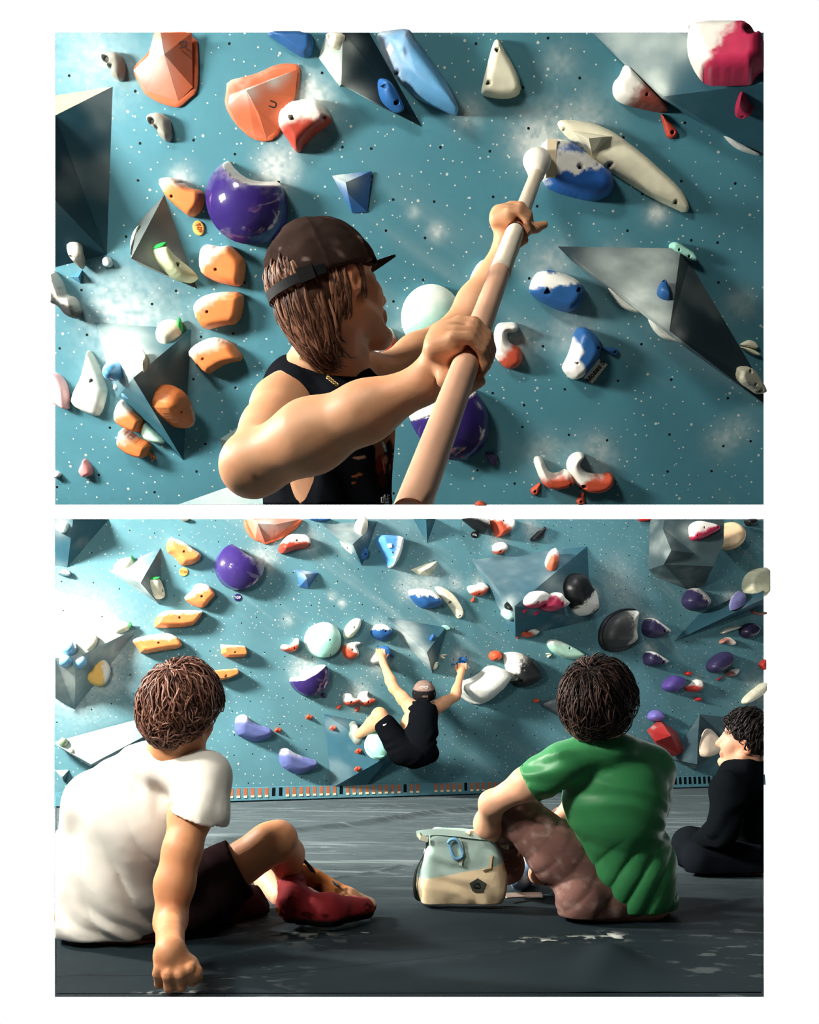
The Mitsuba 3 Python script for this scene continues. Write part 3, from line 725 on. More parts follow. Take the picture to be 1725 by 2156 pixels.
up('D', [(260, 1370), (290, 1400), (318, 1440), (325, 1480), (300, 1495), (262, 1510), (235, 1480), (224, 1450), (245, 1410)], .04, rgb(238, 150, 150), 'small pink hold near the lower left corner of the upper picture', f=.8)
up('D', [(40, 1460), (75, 1462), (102, 1482), (95, 1502), (60, 1510), (40, 1505)], .03, rgb(225, 225, 220), 'tiny white hold at the left edge near the bottom of the upper picture', f=.8)
up('D', [(40, 50), (75, 90), (110, 140), (140, 210), (150, 240), (205, 250), (240, 320), (255, 395), (215, 405), (150, 370), (110, 310), (40, 290)], .08, rgb(40, 44, 44), 'black hold with chalky white patches at the left edge of the upper picture', f=.6, chalk=[(60, .35, .55, .8, .75, .95)])
volume('climbing_hold', UP, 'D', dict(a=(158, 110, 0), b=(243, 62, 0), c=(232, 158, 0), d=(215, 112, .04)), ['abd', 'bcd', 'cad'], rgb(60, 110, 135), 'tiny blue triangular hold right of the black and white hold', cat='climbing hold')
volume('climbing_volume', UP, 'PX', dict(a=(464, 924, .10), b=(515, 890, 0), c=(520, 1012, 0), d=(484, 1020, .02), e=(560, 960, 0), f=(490, 1024, 0)), ['abed', 'dec', 'dcf'], rgb(150, 178, 180), 'pale volume behind the raised elbow', patches=[(490, 950, 40, .8)])
volume('climbing_volume', UP, 'PX', dict(a=(376, 1062, 0), b=(484, 1024, .02), c=(560, 1010, 0), d=(560, 1062, .05)), ['abd', 'bcd'], rgb(150, 178, 180), 'pale volume cut off by the bottom edge left of the tank top', patches=[(470, 1050, 60, .8)])
volume('climbing_hold', UP, 'B', dict(a=(328, 1060, .005), b=(608, 1028, .01), c=(575, 1316, .005), d=(470, 1320, .005), e=(425, 1108, .055), f=(440, 1185, .06), g=(598, 1045, .012)), ['abe', 'ebg', 'aefd', 'ebcf', 'fcd'], BLUE * .8, 'blue faceted hold above the cap brim', cat='climbing hold', bsdf='satin', patches=[(440, 1070, 80, .9), (370, 1060, 40, .8)], size=.01)
up('PX', ellipse(908, 667, 64, 70, 0, 18), .10, MINT, 'large mint dome hold behind the far arm', ball=(908, 667, 72), rnd=1, chalk=[(115, .3, .8, .75)], bsdf='satin')
up('PX', [(984, 612), (990, 582), (1004, 556), (1018, 545), (1029, 550), (1024, 572), (1008, 596), (992, 622)], .05, rgb(215, 222, 205), 'pale oval hold partly behind the raised forearm', f=.8, chalk=[(120, .3, .7, .6)])
up('E', [(600, 580), (640, 530), (700, 470), (740, 458), (780, 530), (802, 600), (800, 655), (720, 665), (620, 655)], .06, RED * .8, 'red hold with white chalk in front of the chin', chalk=[(140, .25, .55, .95)], f=.7, holes=[(672, 637, 8)])
up('E', [(1450, 560), (1470, 430), (1560, 425), (1610, 425), (1637, 462), (1600, 500), (1545, 492), (1555, 555), (1600, 585), (1650, 605), (1662, 690), (1620, 742), (1550, 757), (1480, 690), (1440, 620)], .06, RED, 'red and white curled hold beside the rear forearm', chalk=[(125, .35, .55, .95)], f=.7)
key, _ = up('PX', [(858, 868), (905, 848), (950, 828), (990, 812), (1010, 832), (1024, 862), (1029, 892), (1023, 925), (1005, 950), (980, 963), (955, 964), (925, 952), (895, 930), (872, 900)], .12, PURPLE, 'glossy purple half ball with chalky upper rim behind the pole', ball=(948, 888, 88), bsdf='gloss', rnd=1, lip=([(858, 868), (905, 848), (950, 828), (990, 812)], 17))
up('E', [(1390, 1330), (1450, 1335), (1490, 1355), (1480, 1400), (1465, 1428), (1435, 1420), (1410, 1370)], .025, DPURP, 'small dark purple drop markers right of the lower purple half ball', f=.9, cat='hold marker')
bw = lambda z, pts, label, **k: up(z, pts, .085, BLUE * .85, label, **{**dict(f=.65), **k})
bw('F', [(38, 205), (80, 90), (150, 58), (250, 68), (370, 120), (427, 180), (432, 230), (400, 300), (330, 358), (270, 352), (150, 300), (80, 250)], 'blue half-dome hold with a white chalk band left of the large chalky volume', chalk=[(95, .58, .66, .97, .9, 1.0)], holes=[(155, 208, 18), (370, 197, 12)], crease=(38, 205, 427, 160, .35, .0))
bw('F', [(362, 490), (400, 455), (460, 468), (530, 530), (542, 620), (510, 700), (450, 770), (400, 815), (340, 827), (300, 790), (268, 740), (300, 690), (330, 620)], 'tall blue hold chalked at its lower left, beside the paper label', chalk=[(205, .56, .66, .95)], holes=[(503, 592, 10), (357, 697, 8)])
teardrop(UP, 'F', (545, 605), (670, 640), 28, BLUE * .8, 'blue drop marker beside the tall blue hold')
m = [UP.to3(*q, .012) for q in zp('F', [(430, 815), (490, 855), (597, 720), (535, 683)])]
ck = key_for('paper_label')
put(ck, slab(m, UP.n, .004).vertices, slab(m, UP.n, .004).faces, rgb(226, 222, 204), 'matte', False)
tag(ck, 'white paper label with handwriting under the tall blue hold', 'label')
wall_text(ck, UP, *zp('F', [(512, 768)])[0], .012, 'Moses 5', .016, rgb(40, 42, 46), 52)
v61 = volume('climbing_volume', UP, 'PX', dict(a=(1175, 519, 0), b=(1434, 523, .03), c=(1410, 697, .24), d=(1206, 551, 0), e=(1300, 620, .01), f=(1452, 551, 0), g=(1608, 815, 0), h=(1608, 849, 0), i=(1420, 715, .0)), ['abc', 'aced'[:3], 'aec', 'ade', 'bfc', 'fgc', 'cgh', 'chi', 'eci'], rgb(42, 60, 68), 'large grey volume, chalked left face, dark right face, right of the upper picture',
             patches=[(1300, 560, 50, .3), (1350, 610, 45, .6), (1385, 670, 35, 1.0), (1330, 640, 35, .8), (1260, 545, 40, .3), (1410, 560, 30, .4), (1430, 705, 12, .8), (1370, 540, 40, .5)])
up('F', [(585, 175), (640, 205), (720, 270), (800, 330), (832, 368), (770, 355), (700, 330), (650, 280)], .03, rgb(215, 218, 208), 'white slab hold under the lower left edge of the large grey volume', chalk=[(90, .2, .8, .5)])
up('F', [(872, 392), (930, 420), (1000, 470), (1060, 520), (1108, 572), (1040, 555), (975, 540), (920, 490), (890, 440)], .035, rgb(215, 218, 208), 'white curved slab hold near the bottom point of the large grey volume', chalk=[(90, .2, .8, .5)])
up('C', [(1020, 1550), (1040, 1525), (1075, 1525), (1130, 1560), (1190, 1600), (1214, 1662), (1160, 1652), (1090, 1620), (1030, 1585)], .05, rgb(150, 205, 190), 'mint block hold on the top corner of the large grey volume', holes=[(1070, 1580, 8), (1140, 1625, 8)], f=.5, rnd=1)
up('F', [(935, 225), (950, 175), (985, 155), (1010, 170), (1035, 265), (1020, 278), (960, 262)], .035, BLUE * .8, 'small blue hold on the large grey volume', on=v61, holes=[(980, 183, 9)], f=.8)
for pts, w in (([(1505, 585), (1560, 555), (1590, 548), (1630, 565), (1650, 600), (1630, 612), (1580, 600)], 'upper'), ([(1505, 592), (1570, 600), (1630, 622), (1667, 655), (1640, 662), (1590, 645)], 'lower')):
    up('F', pts, .02, CREAM, f'cream petal-shaped marker at the right edge, {w} one of the pair', f=.8, cat='hold marker')
up('F', [(1485, 800), (1500, 745), (1545, 728), (1590, 745), (1640, 820), (1675, 890), (1672, 922), (1630, 932), (1580, 895), (1510, 850)], .03, CREAM * .9, 'cream hold with three bolt holes on the dark lower end of the large grey volume', holes=[(1550, 765, 10), (1583, 855, 7), (1625, 902, 9)], f=.5, on=v61)
red = lambda z, pts, label, **k: up(z, pts, .07, RED, label, **{**dict(f=.7), **k})
red('F', [(72, 1385), (95, 1355), (140, 1370), (160, 1430), (195, 1480), (265, 1470), (300, 1440), (350, 1500), (362, 1545), (300, 1575), (210, 1588), (140, 1560), (110, 1490)], 'red jug hold with white chalk near the bottom right, left one of the pair', chalk=[(100, .3, .55, .95)], holes=[(322, 1540, 10)])
red('F', [(300, 1420), (330, 1350), (390, 1325), (440, 1345), (400, 1385), (395, 1430), (450, 1470), (540, 1490), (610, 1465), (638, 1505), (625, 1560), (560, 1605), (470, 1612), (400, 1580), (330, 1500)], 'red crescent jug hold with white chalk near the bottom right, right one of the pair', chalk=[(120, .3, .52, .97)], holes=[(412, 1550, 14)])
teardrop(UP, 'F', (125, 1545), (70, 1628), 30, RED, 'red teardrop marker under the left red jug')
teardrop(UP, 'F', (428, 1605), (398, 1702), 30, RED, 'red teardrop marker under the red crescent jug')
up('PX', [(997, 1066), (1003, 1056), (1013, 1053), (1024, 1060), (1030, 1070)], .03, RED, 'tip of a red hold at the bottom edge right of the pole', f=.8)
# ---------------------------------------------------------------- lower climbing wall
lo = lambda *a, **k: hold('climbing_hold', LO, *a, **k)
lv = lambda *a, **k: volume('climbing_volume', LO, *a, **k)
ol = lambda z, pts, label, **k: lo(z, pts, .11, ORANGE, label, **{**dict(f=.55, rnd=1, chalk=[(105, .6, .85, .9)]), **k})
VS = .05
v1 = lv('G', dict(a=(73, 60, .2), b=(245, 60, .28), c=(585, 60, 0), d=(190, 522, 0), e=(73, 500, 0), f=(235, 250, .12)), ['abfde', 'bcdf'[:3] + 'f', 'cdf'], VOLC, 'dark blue pyramid volume cut off by the top left corner of the lower picture', size=VS, patches=[(120, 120, 90, .6)])
lo('G', [(80, 120), (180, 70), (215, 120), (180, 190), (110, 160)], .04, rgb(205, 225, 220), 'pale hold on the left face of the dark blue corner pyramid', on=v1, f=.8)
lo('G', [(88, 580), (140, 545), (180, 535), (222, 570), (222, 600), (180, 608), (120, 590)], .05, rgb(205, 225, 230), 'glassy white hold under the tip of the dark blue corner pyramid', bsdf='gloss', chalk=[(90, .2, .8, .6)])
ol('G', [(1150, 240), (1210, 250), (1310, 290), (1380, 350), (1460, 400), (1450, 450), (1400, 490), (1300, 505), (1270, 500), (1210, 420), (1125, 365)], 'orange hold above an orange TOP tag at the upper left of the lower picture', chalk=[(60, .55, .75, .95)], holes=[(1280, 387, 9)])
k, _ = lo('G', ellipse(1300, 563, 42, 42), .01, rgb(240, 170, 90), 'round orange tag marked TOP', skirt=.8, f=.3, cat='route tag')
wall_text(k, LO, *zp('G', [(1300, 563)])[0], .011, 'TOP', .022, rgb(160, 90, 40), 0)
v5 = lv('G', dict(a=(585, 555, 0), b=(1083, 333, 0), c=(890, 668, .24), d=(1088, 838, 0), e=(1068, 876, 0)), ['abc', 'bdc', 'ace', 'cde'], VOLC * 1.2, 'pyramid volume with pale left face and dark right face carrying two white and green holds', size=VS, patches=[(750, 560, 200, .8), (950, 700, 60, .7)])
stripe(lo('G', [(630, 530), (700, 470), (820, 440), (832, 470), (770, 525), (680, 555), (640, 556)], .05, CREAM, 'white hold with green ends on the pale left face of the two-hold pyramid', on=v5, holes=[(712, 500, 6)], f=.8), 'G', [(800, 448), (832, 445), (828, 472), (808, 480)], .055, v5, LO)
stripe(lo('G', [(975, 630), (1010, 608), (1040, 640), (1070, 720), (1085, 800), (1062, 832), (1020, 802), (990, 720)], .06, CREAM, 'white and green banana-shaped hold on the dark right face of the two-hold pyramid', on=v5, holes=[(1040, 747, 6)], f=.8), 'G', [(975, 632), (1008, 606), (1024, 622), (985, 645)], .065, v5, LO)
ol('G', [(1305, 800), (1380, 740), (1400, 690), (1440, 675), (1520, 685), (1570, 740), (1602, 790), (1550, 840), (1500, 905), (1440, 905), (1360, 870), (1310, 830)], 'knobbly orange hold below the round orange TOP tag', chalk=[(120, .5, .72, .95)], holes=[(1450, 812, 9)])
ol('G', [(1015, 1080), (1030, 1010), (1080, 950), (1150, 930), (1470, 930), (1478, 960), (1430, 1030), (1370, 1092), (1030, 1102)], 'long orange hold, upper of the two wide ones left of centre', chalk=[(100, .62, .85, .95)], holes=[(1240, 1012, 9)])
ol('G', [(795, 1215), (900, 1180), (1100, 1150), (1160, 1150), (1250, 1200), (1292, 1290), (1100, 1315), (900, 1355), (850, 1280)], 'long orange hold, lower of the two wide ones, right of the chalked pyramid', chalk=[(100, .55, .8, .95)], holes=[(1040, 1250, 9)])
v11 = lv('PX', dict(a=(116.5, 1296, .1), b=(296, 1319, 0), c=(160, 1385, .28), d=(157, 1494, 0), e=(116.5, 1470, .1), f=(116.5, 1385, .28)), ['abcf', 'cbd', 'fcde'], VOLC * 1.2, 'large chalk-white pyramid volume at the left edge carrying blue balls', size=VS, patches=[(150, 1345, 60, 1.0), (135, 1440, 40, 1.0), (220, 1340, 40, .8), (240, 1380, 20, .5)])
stripe(lo('G', [(570, 1095), (580, 1040), (680, 1040), (765, 1060), (795, 1100), (750, 1140), (650, 1160)], .05, CREAM, 'white and green hold near the right tip of the chalk-white pyramid', on=v11, f=.8), 'G', [(765, 1062), (800, 1098), (775, 1122), (758, 1090)], .055, v11, LO)
lo('G', [(330, 1180), (400, 1160), (460, 1190), (482, 1240), (430, 1322), (340, 1312)], .06, CREAM, 'white lump hold above the light blue balls', on=v11, f=.8)
for cx, cy, r, w in ((185, 1295, 92, 'largest'), (165, 1412, 70, 'lower'), (312, 1422, 66, 'right-hand')):
    lo('G', ellipse(cx, cy, r, r), .06 + r * .0012, rgb(120, 185, 225), f'glossy light blue ball hold at the left edge, {w} of the cluster of three', lift=.20, ball=(cx, cy, r), bsdf='gloss', rnd=1, chalk=[(110, .5, 1.0, .7)])
lo('G', [(325, 1535), (400, 1450), (480, 1395), (550, 1400), (605, 1480), (590, 1570), (550, 1640), (490, 1662), (370, 1620)], .11, rgb(236, 188, 100), 'yellow-orange hold with white right side on the chalk-white pyramid', chalk=[(10, .6, .78, .97)], rnd=1, f=.6)
volume('climbing_hold', LO, 'N', dict(a=(135, 175, 0), b=(180, 125, .0), c=(230, 205, 0), d=(160, 205, 0), e=(185, 170, .08)), ['abe', 'bce', 'cde', 'dae'], rgb(50, 90, 84), 'small dark green pointed hold under the light blue balls', cat='climbing hold', size=.02, bsdf='satin')
lo('N', [(60, 240), (150, 205), (220, 250), (225, 395), (120, 400), (60, 385)], .08, rgb(228, 232, 220), 'white block hold on the lower left face of the chalk-white pyramid', f=.5, rnd=1)
lv('N', dict(a=(760, 345, 0), b=(1475, 110, 0), c=(1400, 222, .12), d=(880, 425, .02), e=(1470, 190, 0)), ['abc', 'acd', 'bec'], VOLC * 1.25, 'pale triangular volume behind the brown-haired head', size=VS, patches=[(1100, 270, 250, .7)])
ol('K', [(10, 150), (120, 135), (250, 125), (268, 145), (262, 190), (180, 225), (100, 240), (30, 230)], 'small orange brick hold right of the brown-haired head', rnd=0, chalk=[(95, .7, 1, .4)], holes=[(137, 202, 9)], f=.35)
ol('PX', [(464, 1357), (512, 1360), (517, 1375), (513, 1383), (475, 1384), (466, 1377)], 'small orange brick hold above the other small orange brick', rnd=0, chalk=[(95, .6, 1, .6)], holes=[(489, 1375, 2)], f=.35)
v23 = lv('N', dict(a=(70, 782, .05), b=(870, 565, 0), c=(870, 740, .16), d=(395, 988, .16), e=(70, 810, .1), f=(390, 1010, 0), g=(880, 800, 0)), ['abcde', 'edf', 'dcgf'], VOLC * 1.25, 'broad pale volume behind the shoulders in the white shirt', size=VS, patches=[(400, 800, 400, 1.0)])
lo('N', ellipse(145, 795, 44, 38, -20), .06, rgb(120, 140, 115), 'small grey-green ball hold at the left end of the broad pale volume', ball=(145, 795, 46), bsdf='gloss', rnd=1, on=v23)
lo('N', ellipse(214, 868, 22, 26), .03, rgb(235, 225, 180), 'tiny cream knob hold on the lower edge of the broad pale volume', f=.9, on=v23)
lo('N', ellipse(806, 792, 22, 20), .03, rgb(235, 225, 180), 'tiny cream knob hold close to the neck of the person in white', f=.9)
lv('N', dict(a=(66, 1040, 0), b=(196, 1038, 0), c=(135, 1105, .12), d=(150, 1150, 0)), ['abc', 'bdc', 'acd'], VOLC * 1.25, 'small pale triangular volume low at the left edge', size=VS, patches=[(120, 1060, 60, .9)])
lo('PX', [(489, 1148), (498, 1158), (508, 1167), (520, 1175), (535, 1182), (551, 1189), (550, 1205), (540, 1222), (524, 1236), (503, 1245), (482, 1241), (463, 1226), (452, 1205), (452, 1180), (464, 1160), (476, 1151)], .19, rgb(50, 36, 98), 'glossy purple half ball with a cut top, upper left of the lower wall', ball=(500, 1197, 56), bsdf='gloss', rnd=1, lip=([(489, 1148), (508, 1167), (535, 1182), (551, 1189)], 5), chalk=[(40, .62, .95, .35)])
k, _ = lo('H', ellipse(137, 808, 36, 36), .01, rgb(40, 34, 90), 'round dark purple tag marked TOP', skirt=.8, f=.3, cat='route tag')
wall_text(k, LO, *zp('H', [(137, 808)])[0], .011, 'TOP', .020, rgb(235, 235, 235), 0)
k, _ = lo('H', [(187, 55), (760, 55), (740, 110), (640, 200), (570, 240), (470, 285), (400, 305), (360, 280), (300, 265), (240, 210), (205, 140)], .03, FLAKE, 'orange flake hold cut off by the top edge of the lower picture', f=.2, rnd=1, skirt=.6)
volume('body', LO, 'H', dict(a=(215, 60, .06), b=(330, 100, .16), c=(500, 110, .17), d=(740, 60, .04), e=(470, 255, .03), f=(400, 285, .03), g=(310, 255, .03), h=(300, 60, .14)), ['abg', 'bcefg'[:2] + 'fg'[:0] + 'cefg', 'cde', 'hdcb', 'ahb'], FLAKE, '', parent=k, size=.03, bsdf='satin', mottle=.3, patches=[(400, 75, 120, .9), (620, 120, 60, .5)])
lo('H', [(520, 340), (560, 270), (600, 220), (650, 205), (800, 220), (820, 320), (800, 340), (700, 350), (560, 400), (530, 370)], .13, RUST, 'rust red hold with chalk-white top under the orange flake', chalk=[(95, .42, .65, .97)], holes=[(667, 286, 9), (797, 323, 7)], rnd=1, f=.6)
lo('PX', [(378, 1090), (403, 1090), (399, 1096), (391, 1100), (384, 1097)], .04, GREYH * .7, 'tip of a grey hold at the top edge above the round orange tag', f=.8)
lo('H', [(800, 50), (1030, 50), (1020, 70), (950, 88), (860, 82)], .05, BLUE * .8, 'lower rim of a blue hold at the top edge', f=.8)
v34 = lv('H', dict(a=(945, 110, 0), b=(1476, 78, 0), c=(1328, 506, 0), d=(1238, 300, .22), e=(1150, 300, 0)), ['abd', 'bcd', 'aed', 'ecd'], VOLC, 'pyramid volume with a white ball and chalked left corner near the top centre', size=VS, patches=[(1150, 180, 150, .6), (1190, 330, 60, .9), (1350, 200, 50, .6)])
lo('H', ellipse(1315, 145, 66, 64), .10, rgb(236, 225, 205), 'white chalked ball hold with a groove on the pyramid near the top centre', on=v34, f=.9, crease=(1265, 160, 1370, 125, .25))
lo('H', [(1105, 260), (1160, 250), (1210, 310), (1250, 380), (1240, 400), (1190, 370), (1140, 320)], .05, CREAM, 'white slab hold on the lower left edge of the pyramid near the top centre', f=.8, holes=[(1180, 340, 6)])
lo('H', [(1275, 400), (1300, 350), (1345, 330), (1372, 365), (1372, 430), (1330, 455), (1285, 440)], .07, BLUE, 'small blue drop hold near the bottom tip of the pyramid with the white ball', holes=[(1340, 405, 8)], f=.8)
k, s38 = lo('H', [(1445, 262), (1475, 215), (1580, 220), (1680, 233), (1702, 256), (1680, 380), (1640, 480), (1585, 548), (1540, 440), (1490, 350)], .14, rgb(84, 150, 205), 'blue shield-shaped hold with a white square sticker', chalk=[(-10, .52, .68, .8)], f=.5, rnd=1, holes=[(1570, 400, 6)])
put(part_key(k, 'sticker'), np.array([LO.to3(*q, .150) for q in zp('H', [(1566, 295), (1610, 290), (1616, 330), (1572, 336)])]), [[0, 1, 2], [0, 2, 3]], rgb(240, 235, 225), 'matte', False)
volume('climbing_hold', LO, 'H', dict(a=(695, 537, .01), b=(912, 573, .01), c=(810, 722, .01), d=(728, 708, .01), e=(780, 585, .10), f=(800, 625, .10)), ['abfe'[:2] + 'e', 'bfe', 'bcf', 'adfe', 'dcf'], BLUE, 'blue faceted hold under the rust red hold', cat='climbing hold', bsdf='satin', size=.02, patches=[(790, 560, 60, .8)])
lo('H', ellipse(945, 1217, 174, 169, 0, 20), .14, MINT, 'large mint dome hold in the middle of the wall', ball=(945, 1217, 178), rnd=1, chalk=[(125, .3, .9, .75)], holes=[(974, 1225, 7), (1000, 1362, 5)], bsdf='satin')
lo('H', [(1140, 1150), (1180, 1060), (1250, 1005), (1300, 1010), (1302, 1080), (1260, 1160), (1190, 1210), (1150, 1195)], .10, rgb(200, 215, 190), 'pale oval hold with chalk right of the mint dome', chalk=[(110, .3, .7, .8)], holes=[(1218, 1103, 7)], f=.8)
lo('H', [(1398, 1130), (1430, 1075), (1500, 1055), (1570, 1090), (1596, 1135), (1590, 1172), (1550, 1212), (1490, 1222), (1430, 1190)], .12, BLUE * .8, 'round blue hold with a white chalk band above the left hand of the hanging climber', chalk=[(90, .55, .62, .97)], holes=[(1508, 1140, 9)], f=.7)
redl = lambda z, pts, label, **k: lo(z, pts, .10, RED, label, **{**dict(f=.7), **k})
redl('H', [(540, 1280), (572, 1250), (620, 1270), (660, 1240), (680, 1195), (710, 1205), (708, 1290), (650, 1342), (570, 1322)], 'small red hold with white chalk left of the mint dome', chalk=[(110, .3, .5, .95)], holes=[(652, 1300, 8)])
redl('H', [(1125, 1290), (1170, 1240), (1290, 1230), (1306, 1250), (1280, 1272), (1250, 1272), (1285, 1330), (1270, 1382), (1200, 1406), (1150, 1370)], 'red hooked hold with white chalk below the pale oval hold', chalk=[(50, .35, .55, .95)], holes=[(1200, 1314, 8)])
lo('K', [(755, 210), (850, 205), (950, 150), (1060, 72), (1130, 150), (1146, 215), (1105, 310), (1010, 380), (900, 392), (800, 320)], .17, rgb(48, 32, 94), 'glossy purple half ball with a chalk-white upper lip, below the mint dome', ball=(945, 205, 205), bsdf='gloss', rnd=1, lip=([(755, 210), (850, 205), (950, 150), (1060, 72)], 42))
lo('PX', [(776, 1392), (785, 1381), (799, 1362), (810, 1359), (818, 1370), (815, 1386), (800, 1397), (786, 1399)], .12, BLUE, 'blue chalked hold gripped by the left hand of the hanging climber', chalk=[(215, .4, .6, .95)], f=.7)
teardrop(LO, 'H', (1572, 1335), (1630, 1374), 16, BLUE, 'blue drop marker beside the hold gripped by the left hand')
lo('K', [(1072, 365), (1095, 352), (1126, 372), (1118, 395), (1095, 412), (1078, 395)], .03, DPURP, 'small dark purple marker right of the lower purple half ball', f=.9, cat='hold marker')
redl('K', [(1275, 372), (1305, 355), (1345, 368), (1360, 400), (1400, 405), (1424, 425), (1415, 462), (1340, 486), (1282, 466)], 'red and white jug left of the hanging climber, left one of the touching pair', chalk=[(100, .28, .5, .95)], holes=[(1325, 448, 8)])
redl('K', [(1410, 392), (1450, 345), (1510, 338), (1495, 375), (1520, 405), (1575, 408), (1572, 452), (1480, 492), (1430, 462)], 'red and white jug left of the hanging climber, right one of the touching pair', chalk=[(110, .3, .5, .95)], holes=[(1488, 447, 8)])
teardrop(LO, 'K', (1274, 466), (1220, 510), 18, RED, 'red teardrop marker under the left jug of the touching pair')
teardrop(LO, 'K', (1440, 486), (1402, 535), 18, RED, 'red teardrop marker under the right jug of the touching pair')
v52 = lv('PX', dict(a=(682, 1503, 0), b=(842, 1536, .0), c=(820, 1591, .30), d=(699, 1659, .02), e=(768, 1659, 0), f=(850, 1585, 0)), ['abcd', 'dce', 'cfe', 'bfc'], VOLC * 1.25, 'low teal wedge volume under the left foot of the hanging climber', size=VS, mottle=.2)
lo('PX', ellipse(796, 1568, 29, 30, 0, 16), .13, MINT, 'mint dome hold under the black shorts of the hanging climber', on=v52, ball=(796, 1568, 31), rnd=1, chalk=[(125, .5, 1.0, .3)], bsdf='satin')
for (cx, cy), w in zip(((957, 587), (660, 711), (1182, 690), (1430, 912), (1420, 1082)), ('highest of the five, under the lower purple half ball', 'second from the left bottom lilac hold', 'on the upper left corner of the teal wedge volume', 'left of the mint dome on the teal wedge volume', 'lowest one, near the bottom edge of the teal wedge volume')):
    on = v52 if cx > 1100 else None
    w = w if cx != 660 else 'right of the upper lilac hold'
    volume('climbing_hold', LO, 'K', dict(a=(cx - 37, cy + 5, .0), b=(cx - 2, cy - 28, 0), c=(cx + 36, cy - 10, 0), d=(cx + 34, cy + 18, 0), e=(cx, cy + 32, 0), f=(cx - 30, cy + 20, 0), g=(cx - 6, cy - 4, .06), h=(cx + 12, cy + 10, .06)), ['abg', 'bchg', 'cdh', 'defgh'[:2] + 'gh', 'efg', 'fag', 'deh'], rgb(226, 92, 56), f'small orange-red faceted foothold, {w}', cat='climbing hold', size=.03, bsdf='satin', on=on, mottle=.2)
lil = lambda pts, label, cr: lo('K', pts, .16, LILAC, label, rnd=1, f=.75, crease=cr, chalk=[(80, .55, .9, .45)], bsdf='matte')
lil([(245, 600), (290, 570), (330, 560), (380, 620), (430, 650), (480, 672), (570, 690), (590, 760), (560, 790), (440, 834), (340, 800), (250, 750)], 'upper lilac blue ledge hold with crumpled underside', (255, 640, 590, 745, -.2, .55))
lil([(660, 900), (715, 878), (760, 905), (800, 930), (900, 970), (1016, 1000), (1016, 1070), (860, 1144), (760, 1110), (680, 1050)], 'lower lilac blue ledge hold with crumpled underside', (665, 940, 1016, 1035, -.2, .55))
lv('I', dict(a=(140, 58, .02), b=(262, 58, .16), c=(352, 58, 0), d=(270, 292, 0)), ['abd', 'bcd'], VOLC, 'narrow dark pointed volume at the top edge left of the black hold', size=VS)
lo('I', [(262, 50), (310, 50), (308, 75), (285, 88), (265, 78)], .03, CREAM, 'tip of a cream hold at the top edge on the narrow dark pointed volume', f=.8)
lo('I', [(585, 52), (830, 52), (842, 130), (820, 175), (790, 206), (745, 180), (690, 140), (640, 95)], .15, BLACK, 'black chalk-scuffed hold at the top edge beside a black TOP tag', chalk=[(60, .6, .9, .6)], rnd=1, crease=(640, 52, 800, 200, .3))
k, _ = lo('I', ellipse(725, 208, 37, 33), .01, BLACK, 'round black tag marked TOP', skirt=.8, f=.3, cat='route tag')
wall_text(k, LO, *zp('I', [(725, 208)])[0], .011, 'TOP', .018, rgb(215, 215, 215), 170)
lo('I', [(845, 52), (1060, 52), (1082, 130), (1050, 190), (940, 240), (912, 212), (880, 130)], .13, RED, 'red-orange hold with chalked upper right at the top edge', chalk=[(60, .45, .68, .97)], rnd=1, holes=[(945, 97, 9)])
lo('I', [(1247, 255), (1300, 200), (1380, 125), (1396, 160), (1350, 240), (1282, 282)], .06, BLACK, 'black bar hold with a pale upper edge near the top centre right', chalk=[(130, .62, .8, .7)], holes=[(1373, 152, 6)], rnd=1, f=.6)
lo('I', ellipse(953, 340, 65, 60), .10, RED, 'round red hold mostly white with chalk under the red-orange hold', f=.9, chalk=[(100, .12, .4, .97)], holes=[(938, 378, 8)])
volume('climbing_hold', LO, 'I', dict(a=(108, 545, .0), b=(250, 490, .0), c=(368, 460, 0), d=(345, 545, 0), e=(290, 602, 0), f=(190, 590, 0), g=(240, 550, .08), h=(300, 520, .08)), ['abhg', 'bch', 'cdh', 'deh', 'eghf'[:2] + 'h', 'efg', 'fag'], CREAM, 'small cream triangular hold right of centre, above the blue and white hold', cat='climbing hold', size=.03, bsdf='satin', mottle=.2)
lo('I', [(78, 745), (130, 728), (220, 728), (320, 760), (392, 860), (372, 902), (250, 920), (190, 902), (120, 830)], .14, BLUE * .85, 'blue hold with a chalk-white top left of the cream leaf hold', chalk=[(80, .48, .6, .97)], f=.7)
lo('I', [(330, 710), (380, 700), (480, 750), (550, 830), (602, 930), (602, 990), (570, 1016), (540, 990), (480, 890), (400, 800)], .07, rgb(228, 224, 200), 'cream leaf-shaped hold right of the blue and white hold', f=.5, rnd=1, holes=[(467, 860, 10), (560, 990, 7)], crease=(330, 690, 600, 1010, .1))
redl('I', [(640, 705), (690, 690), (722, 702), (745, 680), (770, 660), (820, 690), (842, 730), (800, 792), (740, 802), (670, 770)], 'red hold with chalk at the left edge of the big blue pyramid volume', chalk=[(120, .3, .52, .96)], holes=[(737, 783, 7)])
teardrop(LO, 'I', (718, 800), (700, 855), 18, RED, 'red teardrop marker under the hold at the left edge of the big blue pyramid')
v74 = lv('PX', dict(a=(994, 1179, 0), b=(1237, 1150, .0), c=(1245, 1306, 0), d=(1086, 1343, 0), e=(1084, 1276, .50)), ['abe', 'bce', 'ced', 'aed'], VOLC * 1.35, 'big blue pyramid volume right of centre carrying pink and black holds', size=VS, patches=[(1050, 1200, 60, .15), (1075, 1265, 12, .8), (1065, 1285, 16, .8), (1160, 1225, 20, .5), (1195, 1245, 18, .7), (1140, 1180, 60, .12)], mottle=.3)
